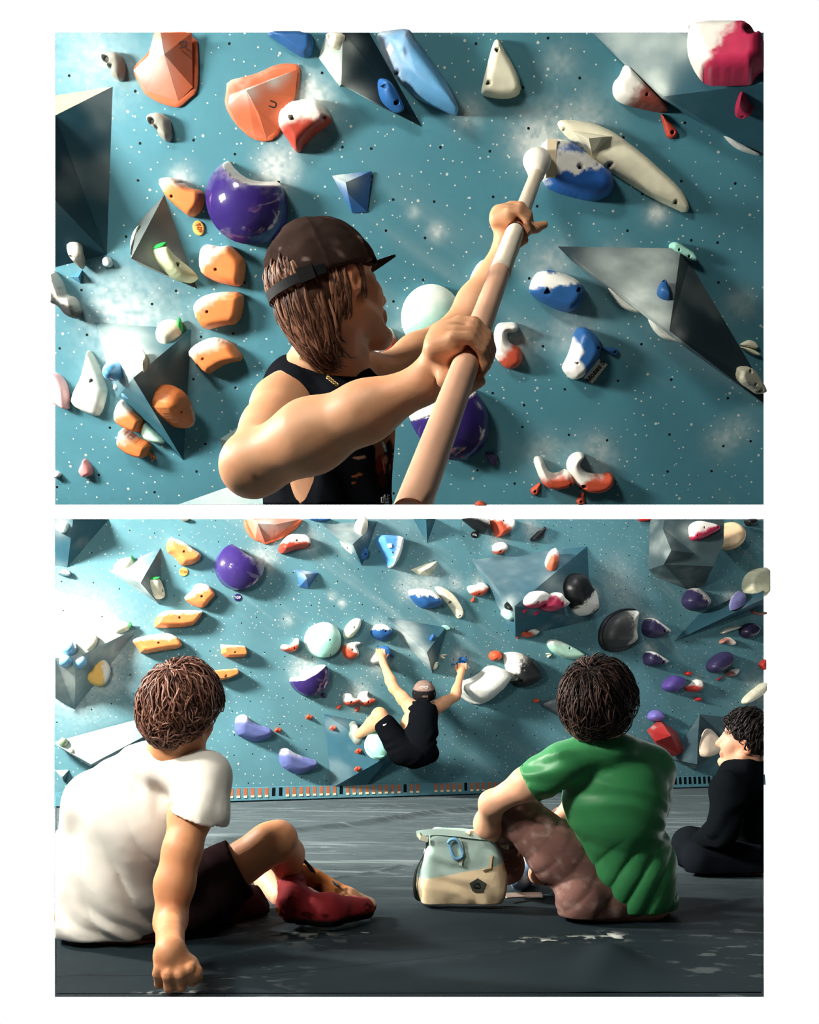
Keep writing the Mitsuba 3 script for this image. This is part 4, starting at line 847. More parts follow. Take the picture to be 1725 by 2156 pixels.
lo('I', ellipse(1460, 480, 67, 78), .12, rgb(206, 110, 80), 'round red hold white with chalk on top of the big blue pyramid', on=v74, f=.9, chalk=[(110, .3, .58, .97)], holes=[(1432, 484, 9)])
lo('PX', [(1184, 1240), (1190, 1217), (1204, 1206), (1217, 1210), (1222, 1226), (1231, 1234), (1240, 1256), (1244, 1290), (1230, 1299), (1210, 1294), (1194, 1270)], .16, BLACK, 'tall glossy black hold smeared with white chalk on the big blue pyramid', on=v74, f=.7, chalk=[(-40, .5, .62, .9, .85, 1.0)], bsdf='satin')
pk = lambda pts, label, **k: lo('I', pts, .11, PINK, label, on=v74, **{**dict(f=.7), **k})
pk([(1180, 870), (1190, 820), (1230, 775), (1270, 748), (1340, 745), (1377, 790), (1360, 860), (1300, 917), (1220, 907)], 'pink hold white with chalk, left one of two on the big blue pyramid', chalk=[(110, .28, .42, .97)], holes=[(1322, 880, 8)])
pk([(1335, 890), (1400, 850), (1440, 770), (1490, 755), (1510, 800), (1572, 850), (1577, 890), (1500, 920), (1440, 952), (1350, 922)], 'pink knobbly hold, right one of two on the big blue pyramid', chalk=[(40, .5, .66, .97)], holes=[(1470, 882, 8)])
teardrop(LO, 'I', (1225, 915), (1180, 945), 12, PINK, 'pink drop marker under the left pink hold', on=v74)
teardrop(LO, 'I', (1345, 938), (1287, 968), 12, PINK, 'pink drop marker under the right pink hold', on=v74)
lo('I', [(1030, 842), (1060, 868), (1097, 920), (1062, 915), (1032, 880)], .04, BLACK, 'small black hold on the left face of the big blue pyramid', on=v74, f=.8, bsdf='gloss')
lo('I', [(985, 922), (1040, 900), (1095, 990), (1097, 1022), (1040, 992)], .05, rgb(180, 220, 210), 'small pale mint hold on the left face of the big blue pyramid', on=v74, f=.8)
lo('I', [(1132, 1150), (1160, 1122), (1185, 1140), (1240, 1098), (1310, 1120), (1322, 1150), (1250, 1195), (1180, 1190)], .09, RED, 'red hold white with chalk at the bottom point of the big blue pyramid', f=.7, chalk=[(40, .35, .6, .95)])
teardrop(LO, 'I', (1168, 1172), (1122, 1196), 9, RED, 'red drop marker at the bottom point of the big blue pyramid')
v84 = lv('PX', dict(a=(816, 1300, 0), b=(939, 1321, .02), c=(899, 1373, .24), d=(911, 1418, 0), e=(920, 1400, 0), f=(850, 1350, 0)), ['abc', 'bec', 'ced', 'acf', 'fcd'], VOLC, 'grey triangular volume dusted with chalk above the cap of the hanging climber', size=VS, patches=[(862, 1340, 24, .9), (890, 1375, 16, 1.0), (850, 1315, 20, .6), (905, 1395, 12, .6)])
lo('I', [(405, 1082), (430, 1070), (460, 1090), (476, 1112), (455, 1128), (425, 1105)], .06, rgb(160, 210, 195), 'small mint block hold on the right corner of the grey triangular volume', f=.5, rnd=1)
lo('I', [(285, 1200), (310, 1176), (335, 1185), (330, 1222), (305, 1226)], .05, BLUE, 'small blue hold on the grey triangular volume', on=v84, f=.8)
lo('I', [(48, 1160), (70, 1155), (110, 1190), (138, 1230), (125, 1248), (85, 1225)], .05, rgb(222, 224, 214), 'white slab hold on the left edge of the grey triangular volume, upper one', f=.8)
lo('I', [(178, 1285), (200, 1265), (240, 1290), (268, 1330), (250, 1350), (210, 1330)], .05, rgb(222, 224, 214), 'white slab hold on the left edge of the grey triangular volume, lower one', f=.8)
lo('I', [(310, 1475), (325, 1430), (355, 1418), (369, 1440), (350, 1490), (325, 1508)], .05, CREAM, 'cream hold at the lower tip of the grey triangular volume', f=.7, holes=[(350, 1445, 5)])
lo('I', [(383, 1362), (420, 1350), (455, 1352), (460, 1362), (425, 1368)], .02, rgb(240, 222, 200), 'pale petal marker right of the grey triangular volume, upper one', f=.8, cat='hold marker')
lo('I', [(385, 1366), (425, 1372), (445, 1385), (430, 1398), (405, 1385)], .02, rgb(240, 222, 200), 'pale petal marker right of the grey triangular volume, lower one', f=.8, cat='hold marker')
lo('I', [(568, 1395), (590, 1372), (625, 1380), (640, 1410), (615, 1440), (575, 1425)], .07, BLUE, 'small blue hold just above the right hand of the hanging climber', f=.8)
lo('I', [(540, 1445), (560, 1418), (600, 1425), (640, 1455), (665, 1490), (630, 1490), (575, 1470)], .08, BLUE, 'blue chalked hold under the right hand of the hanging climber', f=.8, chalk=[(-60, .5, .7, .9)])
teardrop(LO, 'I', (545, 1448), (498, 1446), 9, BLUE, 'small blue drop marker left of the right hand of the hanging climber')
lo('I', ellipse(912, 1365, 56, 50), .09, rgb(224, 92, 58), 'round red-orange ball hold touching the black half dome', f=.9, holes=[(903, 1402, 9)])
lo('I', [(985, 1340), (1060, 1325), (1160, 1345), (1260, 1420), (1325, 1530), (1322, 1600), (1200, 1667), (1120, 1670), (1060, 1612), (1020, 1500)], .17, rgb(34, 36, 38), 'black half dome hold with chalk-white left side', chalk=[(165, .68, .85, .95), (120, .6, 1.0, .5)], bsdf='satin', rnd=1, f=.75, holes=[(1105, 1615, 12)])
kb, _ = lo('L', [(1000, 500), (1030, 460), (1150, 430), (1250, 370), (1310, 310), (1380, 305), (1460, 340), (1500, 400), (1500, 460), (1440, 540), (1360, 610), (1260, 662), (1180, 657), (1100, 612), (1020, 542)], .03, rgb(226, 230, 222), 'large white bean-shaped hold with a flat rim beside the right arm of the climber', rnd=1, f=.2, skirt=.6)
hold('bowl', LO, 'L', [(1055, 500), (1080, 478), (1170, 455), (1270, 395), (1330, 325), (1385, 322), (1450, 352), (1484, 405), (1480, 450), (1425, 525), (1345, 590), (1260, 640), (1190, 637), (1115, 600), (1050, 545)], .22, rgb(226, 230, 222), '', rnd=1, f=.95, parent=kb, bsdf='satin', holes=[(1440, 492, 16)])
lo('PX', [(1149.5, 1355), (1155, 1346), (1170, 1346.5), (1192, 1357), (1213, 1368), (1227, 1378), (1224, 1385), (1210, 1389), (1192, 1387), (1170, 1378), (1157, 1368)], .08, rgb(170, 212, 192), 'mint leaf-shaped hold chalked along its upper edge', f=.6, rnd=1, chalk=[(80, .55, .85, .6)], holes=[(1191, 1366, 2)])
lo('I', [(1395, 1345), (1420, 1335), (1452, 1345), (1445, 1358), (1415, 1357)], .02, CREAM, 'pale petal marker left of the mint leaf-shaped hold, upper one', f=.8, cat='hold marker')
lo('I', [(1410, 1365), (1440, 1355), (1462, 1345), (1440, 1378), (1420, 1388)], .02, CREAM, 'pale petal marker left of the mint leaf-shaped hold, lower one', f=.8, cat='hold marker')
# darker right-hand part
lo('J', [(583, 50), (702, 50), (690, 68), (640, 78), (600, 72)], .04, rgb(200, 50, 48), 'lower rim of a red hold at the top edge left of the dark grey volume', f=.8)
v99 = lv('J', dict(a=(690, 105, .05), b=(700, 55, .1), c=(1336, 55, .40), d=(1330, 262, .40), e=(1240, 462, .34), f=(815, 445, .30), g=(682, 490, .05), h=(805, 135, .30), i=(1160, 640, 0), j=(1010, 660, 0), k=(760, 560, 0), l=(1080, 350, .33), m=(878, 322, .42), n=(820, 55, .3)), ['abnhg', 'hgf'[:0] + 'ghf', 'nch'[:0] + 'ncdh', 'hdl', 'dle'[:0] + 'del', 'lef', 'hlm', 'lfm', 'fhm', 'gfk', 'fejk'[:2] + 'jk', 'eij'], rgb(58, 76, 80), 'big dark grey faceted volume at the top right of the lower wall', size=VS,
         patches=[(830, 220, 60, .5), (740, 300, 60, .4), (1020, 150, 60, .5), (850, 350, 40, .5)])
lo('J', [(1030, 200), (1020, 120), (1060, 80), (1110, 70), (1200, 90), (1270, 108), (1286, 150), (1220, 185), (1130, 232), (1050, 242)], .10, PINK, 'pink S-shaped hold with chalk on the big dark grey volume', on=v99, chalk=[(125, .48, .62, .95)], holes=[(1122, 143, 8), (1245, 135, 7), (1068, 210, 7)], f=.8)
lo('J', [(1320, 92), (1350, 88), (1400, 112), (1446, 180), (1442, 262), (1392, 322), (1310, 326), (1300, 200)], .22, rgb(222, 190, 150), 'tan dome hold behind the right side of the big dark grey volume', f=.95)
kb, _ = lo('J', [(1482, 640), (1500, 560), (1560, 492), (1672, 472), (1690, 600), (1672, 722), (1572, 747), (1502, 702)], .14, rgb(206, 206, 176), 'pale yellowish bowl-shaped hold at the right edge', f=.35, rnd=1, skirt=.3)
lo('J', [(955, 770), (990, 690), (1030, 655), (1070, 650), (1130, 690), (1186, 770), (1150, 832), (1080, 852), (1000, 832)], .15, DPURP * .8, 'dark purple hold with dusty right side under the big dark grey volume', chalk=[(35, .5, .72, .6)], f=.75, holes=[(1105, 770, 8)])
v104 = lv('J', dict(a=(900, 1112, 0), b=(1110, 885, 0), c=(1500, 690, 0), d=(1674, 600, .0), e=(1674, 742, .28)), ['abe', 'bce', 'cde'], VOLC * .8, 'long blue wedge volume reaching in from the right edge', size=VS, mottle=.2)
lv('J', dict(a=(900, 1113, 0), e=(1674, 742, .28), f=(1674, 800, 0)), ['aef'], VOLC * .8, 'dark underside panel of the long blue wedge volume', size=VS)
lo('J', [(1375, 842), (1388, 790), (1420, 745), (1470, 718), (1532, 735), (1535, 770), (1490, 805), (1430, 832)], .09, rgb(110, 110, 160), 'dusty lilac hold on the long blue wedge volume', on=v104, f=.85, chalk=[(150, .5, 1, .6)])
lo('J', [(1548, 830), (1580, 860), (1640, 868), (1690, 850), (1690, 882), (1620, 885), (1565, 868)], .06, rgb(150, 90, 76), 'brownish curved hold at the right edge under the pale bowl', f=.8)
kf, _ = lo('J', [(240, 1085), (250, 1000), (285, 930), (335, 880), (430, 832), (500, 825), (570, 835), (560, 920), (555, 1020), (582, 1092), (545, 1150), (430, 1202), (320, 1202), (262, 1160)], .05, BLACK, 'black fin-shaped hold with a grey chalked bowl', f=.3, rnd=1, skirt=.5, bsdf='satin')
hold('bowl', LO, 'J', [(262, 1080), (272, 1005), (305, 940), (350, 895), (440, 850), (548, 850), (538, 920), (532, 1020), (556, 1090), (520, 1138), (420, 1180), (330, 1180), (280, 1140)], .16, rgb(58, 60, 60), '', rnd=1, f=.8, parent=kf, bsdf='satin', chalk=[(0, .55, .9, .85)], crease=(262, 1110, 556, 1100, -.15, .6))
pw = lambda pts, label, **k: lo('J', pts, .13, DPURP * .85, label, rnd=1, f=.75, **k)
pw([(615, 1000), (640, 920), (690, 905), (770, 960), (846, 1020), (830, 1046), (750, 1080), (680, 1082), (630, 1052)], 'dark purple hold with chalk-white slanting top, upper of two right of the black fin', chalk=[(48, .52, .6, .95)], holes=[(757, 1030, 7)])
pw([(625, 1250), (650, 1200), (690, 1195), (760, 1240), (830, 1286), (800, 1306), (710, 1332), (640, 1312)], 'dark purple hold with chalk-white slanting top, lower of two right of the black fin', chalk=[(48, .48, .56, .95)], holes=[(748, 1296, 7)])
lo('J', [(1292, 1040), (1330, 1005), (1400, 985), (1468, 980), (1466, 1000), (1390, 1020), (1320, 1050)], .05, rgb(190, 190, 178), 'thin pale curved hold below the long blue wedge volume', f=.8)
lo('J', [(1285, 1110), (1330, 1080), (1370, 1072), (1420, 1115), (1416, 1146), (1385, 1142), (1340, 1110), (1300, 1140)], .06, rgb(170, 120, 108), 'small pale and dark red hold under the thin pale curved hold', f=.8, chalk=[(20, .4, .7, .8)])
lo('J', [(1450, 1030), (1500, 960), (1570, 950), (1610, 1000), (1590, 1060), (1500, 1095)], .12, rgb(26, 22, 44), 'very dark purple hold in shadow at the right, under the wedge volume', f=.8)
lo('J', [(1172, 1312), (1220, 1250), (1280, 1210), (1335, 1195), (1372, 1235), (1380, 1270), (1360, 1330), (1262, 1390), (1185, 1372)], .13, DPURP, 'dusty dark purple hold, larger of two on the right', f=.8)
lo('J', [(985, 1392), (1008, 1366), (1050, 1385), (1040, 1404), (1005, 1408)], .05, rgb(180, 44, 44), 'tiny red hold above the purple hold beside the green-shirted head', f=.8)
lo('J', [(788, 1480), (850, 1410), (900, 1404), (950, 1420), (970, 1452), (942, 1530), (872, 1556), (800, 1530)], .12, rgb(78, 62, 130), 'purple hold, smaller of two, right of the dark-haired head', f=.8, holes=[(918, 1530, 8)])
lo('J', [(985, 1512), (1030, 1490), (1062, 1442), (1115, 1440), (1127, 1510), (1100, 1550), (1010, 1548)], .09, rgb(190, 60, 50), 'red jug hold with white chalk right of the smaller purple hold', f=.7, chalk=[(80, .35, .55, .9)])
lo('J', [(1075, 1610), (1095, 1590), (1132, 1605), (1125, 1625), (1090, 1628)], .05, rgb(180, 44, 44), 'tiny red hold under the red jug hold', f=.8)
lo('J', [(1335, 1402), (1360, 1362), (1440, 1342), (1442, 1375), (1410, 1412), (1370, 1422)], .07, rgb(130, 90, 84), 'small dark hold white with chalk under the larger dark purple hold', f=.8, chalk=[(30, .3, .6, .9)])
teardrop(LO, 'J', (1325, 1412), (1270, 1448), 9, rgb(150, 40, 40), 'dark red drop marker beside the small chalked dark hold')
lo('J', [(1480, 1632), (1500, 1590), (1560, 1540), (1680, 1445), (1685, 1545), (1600, 1610), (1530, 1650), (1490, 1655)], .08, CREAM * .9, 'cream bar hold with chalk above it at the right edge', f=.8)
lo('J', [(1630, 1312), (1650, 1280), (1690, 1255), (1690, 1365), (1650, 1350)], .06, rgb(170, 50, 44), 'dark red hold cut off by the right edge', f=.8)
lo('J', [(1500, 60), (1590, 50), (1600, 90), (1560, 120), (1515, 110)], .08, BLACK, 'black hold in the top right corner of the lower picture', f=.8)
lo('M', [(75, 315), (85, 302), (105, 302), (112, 315), (98, 330), (80, 330)], .05, rgb(226, 84, 52), 'tiny orange-red hold left of the striped grey triangle hold', f=.8)
lo('PX', [(1135, 1484), (1143, 1478), (1155, 1472), (1184, 1469), (1212, 1480), (1205, 1522), (1170, 1505)], .08, rgb(70, 78, 82), 'striped grey triangular hold half hidden by the dark-haired head', f=.5, rnd=1, holes=[(1171.5, 1481.5, 3)])
lo('M', [(285, 230), (300, 205), (330, 195), (340, 260), (310, 280), (292, 262)], .05, MINT * .9, 'sliver of a mint hold at the left side of the dark-haired head', f=.8)
lo('M', [(868, 442), (880, 395), (930, 375), (968, 405), (972, 452), (915, 466)], .10, rgb(112, 104, 176), 'small lilac ball hold on top of the red volume', f=.9)
lv('M', dict(a=(868, 525, .03), b=(960, 445, .03), c=(1082, 540, .05), d=(1128, 660, .10), e=(1100, 692, .10), f=(1000, 716, .12), g=(930, 600, .2), h=(1040, 560, .22), i=(985, 455, 0)), ['abhg', 'bch', 'cdh', 'dehfg'[:0] + 'deh', 'efgh', 'agf'], rgb(168, 44, 42), 'dark red block volume between the green shirt and the grey volume', size=VS, mottle=.2, bsdf='satin', patches=[(915, 500, 10, .9)])
v125 = lv('M', dict(a=(1240, 410, .02), b=(1425, 432, .02), c=(1420, 640, .05), d=(1200, 803, 0), e=(1040, 722, 0), f=(1228, 560, .22), g=(1222, 760, .2)), ['aefg'[:0] + 'aef', 'efgd'[:0] + 'egf', 'edg', 'abcf', 'fcg', 'gcd'], rgb(62, 86, 94), 'grey faceted volume low on the right carrying a beige hold', size=VS, mottle=.2)
lo('M', [(1230, 690), (1240, 600), (1270, 520), (1310, 505), (1370, 570), (1382, 630), (1350, 680), (1262, 717)], .10, rgb(230, 210, 186), 'beige rounded hold on the grey faceted volume low on the right', on=v125, f=.7, crease=(1240, 720, 1385, 600, .5))
# ---------------------------------------------------------------- people: smooth bodies from bone-like cones, polygonised
def surface_nets(D, lo_, h):
    """The zero surface of a signed distance grid as quads, one vertex in every mixed cell."""
    S = D < 0
    nx, ny, nz = D.shape
    cnt = np.zeros((nx - 1, ny - 1, nz - 1), np.int8)
    for a in (0, 1):
        for b in (0, 1):
            for c in (0, 1):
                cnt += S[a:nx - 1 + a, b:ny - 1 + b, c:nz - 1 + c]
    mixed = (cnt > 0) & (cnt < 8)
    I = np.argwhere(mixed)
    vid = np.full(mixed.shape, -1, np.int64)
    vid[mixed] = np.arange(len(I))
    acc, num = np.zeros((len(I), 3)), np.zeros(len(I))
    C = [(a, b, c) for a in (0, 1) for b in (0, 1) for c in (0, 1)]
    val = {c: D[I[:, 0] + c[0], I[:, 1] + c[1], I[:, 2] + c[2]].astype(float) for c in C}
    for c in C:
        for k in range(3):
            if c[k] == 0:
                e = list(c); e[k] = 1; e = tuple(e)
                cr = (val[c] < 0) != (val[e] < 0)
                t = np.where(cr, val[c] / np.where(cr, val[c] - val[e], 1), 0)
                p = np.tile(np.array(c, float), (len(I), 1)); p[:, k] += t
                acc += p * cr[:, None]; num += cr
    V = lo_ + (I + acc / num[:, None]) * h
    F = []
    for k in range(3):
        i, j = (k + 1) % 3, (k + 2) % 3
        a = [slice(1, -1)] * 3; a[k] = slice(0, -1)
        b = [slice(1, -1)] * 3; b[k] = slice(1, None)
        s0, s1 = S[tuple(a)], S[tuple(b)]
        for flip, m in ((False, s0 & ~s1), (True, ~s0 & s1)):
            Q = np.argwhere(m)
            if not len(Q): continue
            off = np.ones(3, int); off[k] = 0
            Q = Q + off
            def cell(di, dj):
                q = Q.copy(); q[:, i] -= di; q[:, j] -= dj
                return vid[q[:, 0], q[:, 1], q[:, 2]]
            q = np.stack([cell(1, 1), cell(0, 1), cell(0, 0), cell(1, 0)], 1)
            if flip: q = q[:, ::-1]
            F.append(np.vstack([q[:, [0, 1, 2]], q[:, [0, 2, 3]]]))
    F = np.vstack(F)
    F = F[(F >= 0).all(1)]
    return V, F


def relax(V, F, n=3):
    import scipy.sparse as sp
    e = np.vstack([F[:, [0, 1]], F[:, [1, 2]], F[:, [2, 0]]])
    e = np.unique(np.sort(e, 1), axis=0)
    m = sp.coo_matrix((np.ones(2 * len(e)), (np.r_[e[:, 0], e[:, 1]], np.r_[e[:, 1], e[:, 0]])), shape=(len(V), len(V))).tocsr()
    deg = np.maximum(np.asarray(m.sum(1)).ravel(), 1)[:, None]
    for _ in range(n):
        V = V + .5 * (m @ V / deg - V)
        V = V - .52 * (m @ V / deg - V)
    return V


class Body:
    """Cones and ellipsoids melted together; every piece may have a colour of its own."""

    def __init__(self):
        self.p = []

    def cone(self, a, b, ra, rb, k=.02, col=None, cut=False):
        a, b = np.array(a, float), np.array(b, float)
        r = max(ra, rb)
        self.p.append(('c', a, b, ra, rb, k, col, cut, np.minimum(a, b) - r, np.maximum(a, b) + r))

    def chain(self, pts, rs, k=.02, col=None):
        for a, b, ra, rb in zip(pts[:-1], pts[1:], rs[:-1], rs[1:]):
            self.cone(a, b, ra, rb, k, col)

    def ell(self, c, R, r, k=.02, col=None, cut=False):
        c, r = np.array(c, float), np.array(r, float)
        R = np.eye(3) if R is None else np.asarray(R, float)
        e = np.sqrt(((R * r) ** 2).sum(1))
        self.p.append(('e', c, R, r, None, k, col, cut, c - e, c + e))

    @staticmethod
    def dist(p, X):
        if p[0] == 'c':
            a, b, ra, rb = p[1:5]
            ab = b - a
            t = np.clip(((X - a) @ ab) / max(ab @ ab, 1e-9), 0, 1)
            return np.linalg.norm(X - a - t[..., None] * ab, axis=-1) - (ra + (rb - ra) * t)
        c, R, r = p[1:4]
        q = (X - c) @ R
        k0 = np.linalg.norm(q / r, axis=-1)
        k1 = np.maximum(np.linalg.norm(q / r ** 2, axis=-1), 1e-6)
        return k0 * (k0 - 1) / k1

    def mesh(self, h, disp=None, cuts=(), base=(0.5, 0.5, 0.5), blend=.012, shell=None):
        lo_ = np.min([p[8] for p in self.p if not p[7]], 0) - .03
        hi = np.max([p[9] for p in self.p if not p[7]], 0) + .03
        n = np.ceil((hi - lo_) / h).astype(int) + 1
        D = np.full(n, .2, np.float32)
        ax = [lo_[i] + np.arange(n[i]) * h for i in range(3)]
        for p in self.p:
            m = p[5] * 1.0 + .025
            i0 = np.maximum(((p[8] - m - lo_) / h).astype(int), 0)
            i1 = np.minimum(((p[9] + m - lo_) / h).astype(int) + 2, n)
            if (i1 <= i0).any(): continue
            sl = tuple(slice(a, b) for a, b in zip(i0, i1))
            X = np.stack(np.meshgrid(*[ax[i][sl[i]] for i in range(3)], indexing='ij'), -1)
            d = self.dist(p, X).astype(np.float32)
            k = np.float32(max(p[5], 1e-4))
            o = D[sl]
            if p[7]:
                d = -d
                hh = np.clip(.5 + .5 * (d - o) / k, 0, 1)
                D[sl] = o * (1 - hh) + d * hh + k * hh * (1 - hh)
            else:
                hh = np.clip(.5 + .5 * (o - d) / k, 0, 1)
                D[sl] = o * (1 - hh) + d * hh - k * hh * (1 - hh)
        if disp is not None:
            near = np.argwhere(np.abs(D) < .045)
            X = lo_ + near * h
            D[near[:, 0], near[:, 1], near[:, 2]] -= disp(X).astype(np.float32)
        if cuts:
            X = np.stack(np.meshgrid(*ax, indexing='ij'), -1)
            for c in cuts:
                D = np.maximum(D, c(X).astype(np.float32))
        V, F = surface_nets(D, lo_, h)
        # a light smoothing takes the grid's steps away
        V = relax(V, F)
        col = np.zeros((len(V), 3)); w = np.zeros(len(V))
        for p in self.p:
            if p[7]: continue
            d = self.dist(p, V)
            e = np.exp(-np.clip(d, -.02, .3) / blend)
            c = np.array(base if p[6] is None else p[6], float)
            col += e[:, None] * c; w += e
        return V, F, col / np.maximum(w, 1e-30)[:, None]


def frame(fwd, up_):
    f = np.array(fwd, float); f /= np.linalg.norm(f)
    u = np.array(up_, float); u -= f * (u @ f); u /= np.linalg.norm(u)
    return np.stack([f, np.cross(u, f), u], 1)  # columns: forward, left, up


SKIN = rgb(206, 148, 112)
SKIN2 = rgb(226, 172, 140)


def head(b, c, R, s=1.0, skin=SKIN, ears=True, neck=None, eyes=True):
    """A head with a face: cranium, jaw, brow, nose, lips, ears; c: its centre between the ears, R: forward, left, up."""
    L = lambda x, y, z: np.array(c) + R @ (np.array([x, y, z]) * s)
    r = lambda *v: np.array(v) * s
    k = .018 * s
    b.ell(L(-.012, 0, .035), R, r(.100, .077, .090), k, skin)
    b.ell(L(.038, 0, -.028), R, r(.056, .060, .082), k, skin)
    for q in (-1, 1):
        b.cone(L(0, q * .052, -.055), L(.068, q * .018, -.110), .023 * s, .016 * s, k, skin)
        b.ell(L(.058, q * .038, -.028), R, r(.022, .020, .024), k, skin)
        b.cone(L(.087, q * .006, -.042), L(.092, q * .013, -.043), .009 * s, .009 * s, .008 * s, skin)
        if ears:
            Re = R @ np.array([[.94, 0, .34], [0, 1, 0], [-.34, 0, .94]])
            b.ell(L(-.012, q * .080, -.008), Re, r(.021, .011, .034), .006 * s, skin * np.array([1.05, .85, .8]))
            b.ell(L(-.005, q * .089, -.010), Re, r(.010, .007, .018), .005 * s, cut=True)
        b.ell(L(.096, q * .032, .004), R, r(.016, .017, .010), .012 * s, cut=True)
        if eyes:
            b.ell(L(.0745, q * .032, .003), R, r(.0125, .0135, .0125), .004 * s, rgb(215, 205, 195))
            b.ell(L(.0835, q * .032, .003), R, r(.0045, .0055, .0055), .002 * s, rgb(40, 28, 20))
        b.cone(L(.082, q * .014, .024), L(.074, q * .048, .026), .008 * s, .006 * s, .008 * s, skin * .35)
    b.cone(L(.084, 0, -.109), L(.076, 0, -.116), .019 * s, .019 * s, k, skin)
    b.cone(L(.086, 0, .010), L(.108, 0, -.036), .009 * s, .0135 * s, .012 * s, skin)
    lip = skin * np.array([.82, .55, .52])
    b.cone(L(.088, -.017, -.066), L(.088, .017, -.066), .0085 * s, .0085 * s, .009 * s, lip)
    b.cone(L(.086, -.014, -.078), L(.086, .014, -.078), .0095 * s, .0095 * s, .009 * s, lip)
    if neck is not None:
        b.cone(L(-.022, 0, -.055), neck, .058 * s, .062 * s, .03, skin)


def arm(b, sh, el, wr, k=.025, skin=SKIN, s=1.0, r=(.052, .046, .040, .045, .028)):
    sh, el, wr = map(np.array, (sh, el, wr))
    b.cone(sh, sh + (el - sh) * .45, r[0] * s, r[1] * s, k, skin)
    b.cone(sh + (el - sh) * .45, el, r[1] * s, r[2] * s, k, skin)
    m = el + (wr - el) * .28
    b.cone(el, m, r[2] * s, r[3] * s, k, skin)
    b.cone(m, wr, r[3] * s, r[4] * s, k, skin)


def fingers(b, base, rows, r0, k=.006, skin=SKIN):
    """rows: one list of joints per finger, from the knuckle to the tip."""
    for pts, r in zip(rows, r0):
        b.chain(pts, np.linspace(r, r * .82, len(pts)), k, skin)


def locks(n, c, R, r, s, rng, start, flow, length, thick, jitter=.35, lift=(.0, .010), seg=7, sides=6, cols=((.10, .05, .03),), wave=.35):
    """Strands of hair lying on a head: tapered tubes that follow flow(u) from start(rng); u: a unit direction in the head's frame."""
    V, F, C = [], [], []
    o = 0
    for i in range(n):
        u = start(rng); u = u / np.linalg.norm(u)
        ln = length * rng.uniform(.6, 1.25)
        th = thick * rng.uniform(.6, 1.3)
        lf0 = rng.uniform(*lift)
        ph, fr = rng.uniform(0, 6.28), rng.uniform(.8, 1.8)
        jit = rng.normal(0, jitter, 3)
        pts = []
        for t in np.linspace(0, 1, seg):
            f = flow(u) + jit * .5
            f = f - u * (f @ u); f /= max(np.linalg.norm(f), 1e-6)
            side = np.cross(u, f)
            f = f + side * wave * math.sin(ph + t * 6.28 * fr)
            pts.append(u * np.array(r) * (1 + (lf0 + .012 * math.sin(3.14 * t)) / np.mean(r)))
            u = u + f * (ln / (seg - 1)) / np.mean(r); u /= np.linalg.norm(u)
        pts = np.array(pts)
        tg = np.gradient(pts, axis=0); tg /= np.linalg.norm(tg, axis=1, keepdims=True)
        nn = pts / np.linalg.norm(pts, axis=1, keepdims=True)
        bb = np.cross(tg, nn); bb /= np.linalg.norm(bb, axis=1, keepdims=True)
        t = np.linspace(0, 1, seg)
        rad = th * np.sqrt(np.maximum(np.sin(np.pi * (t * .88 + .10)), .02))
        a = np.arange(sides) * 2 * np.pi / sides
        ring = pts[:, None] + (bb[:, None] * np.cos(a)[None, :, None] + nn[:, None] * np.sin(a)[None, :, None] * .5) * rad[:, None, None]
        V.append((np.array(c) + (ring.reshape(-1, 3) * s) @ R.T))
        base = np.array(cols[rng.integers(len(cols))]) * rng.uniform(.75, 1.25)
        C.append(np.tile(base, (seg * sides, 1)))
        q = o + np.arange(seg * sides).reshape(seg, sides)
        qn = np.roll(q, -1, 1)
        F.append(np.concatenate([np.stack([q[:-1], qn[:-1], qn[1:]], -1).reshape(-1, 3), np.stack([q[:-1], qn[1:], q[1:]], -1).reshape(-1, 3)]))
        o += seg * sides
    return np.vstack(V), np.vstack(F), np.vstack(C)


def ribbon(pts, w, t, up_, closed=False):
    """A strap: a flat band along points, w wide across the direction up_, t thick."""
    pts = np.asarray(pts, float)
    tg = np.gradient(pts, axis=0); tg /= np.linalg.norm(tg, axis=1, keepdims=True)
    ups = np.broadcast_to(np.asarray(up_, float), pts.shape)
    a = ups - tg * (ups * tg).sum(1, keepdims=True); a /= np.linalg.norm(a, axis=1, keepdims=True)
    n = np.cross(tg, a)
    ring = np.stack([pts + a * w / 2 + n * t / 2, pts - a * w / 2 + n * t / 2, pts - a * w / 2 - n * t / 2, pts + a * w / 2 - n * t / 2], 1)
    m, V = len(pts), ring.reshape(-1, 3)
    F = []
    for i in range(m - 1):
        for j in range(4):
            p, q = i * 4 + j, i * 4 + (j + 1) % 4
            F += [[p, q, q + 4], [p, q + 4, p + 4]]
    F += [[0, 2, 1], [0, 3, 2], [(m - 1) * 4, (m - 1) * 4 + 1, (m - 1) * 4 + 2], [(m - 1) * 4, (m - 1) * 4 + 2, (m - 1) * 4 + 3]]
    return V, np.array(F)


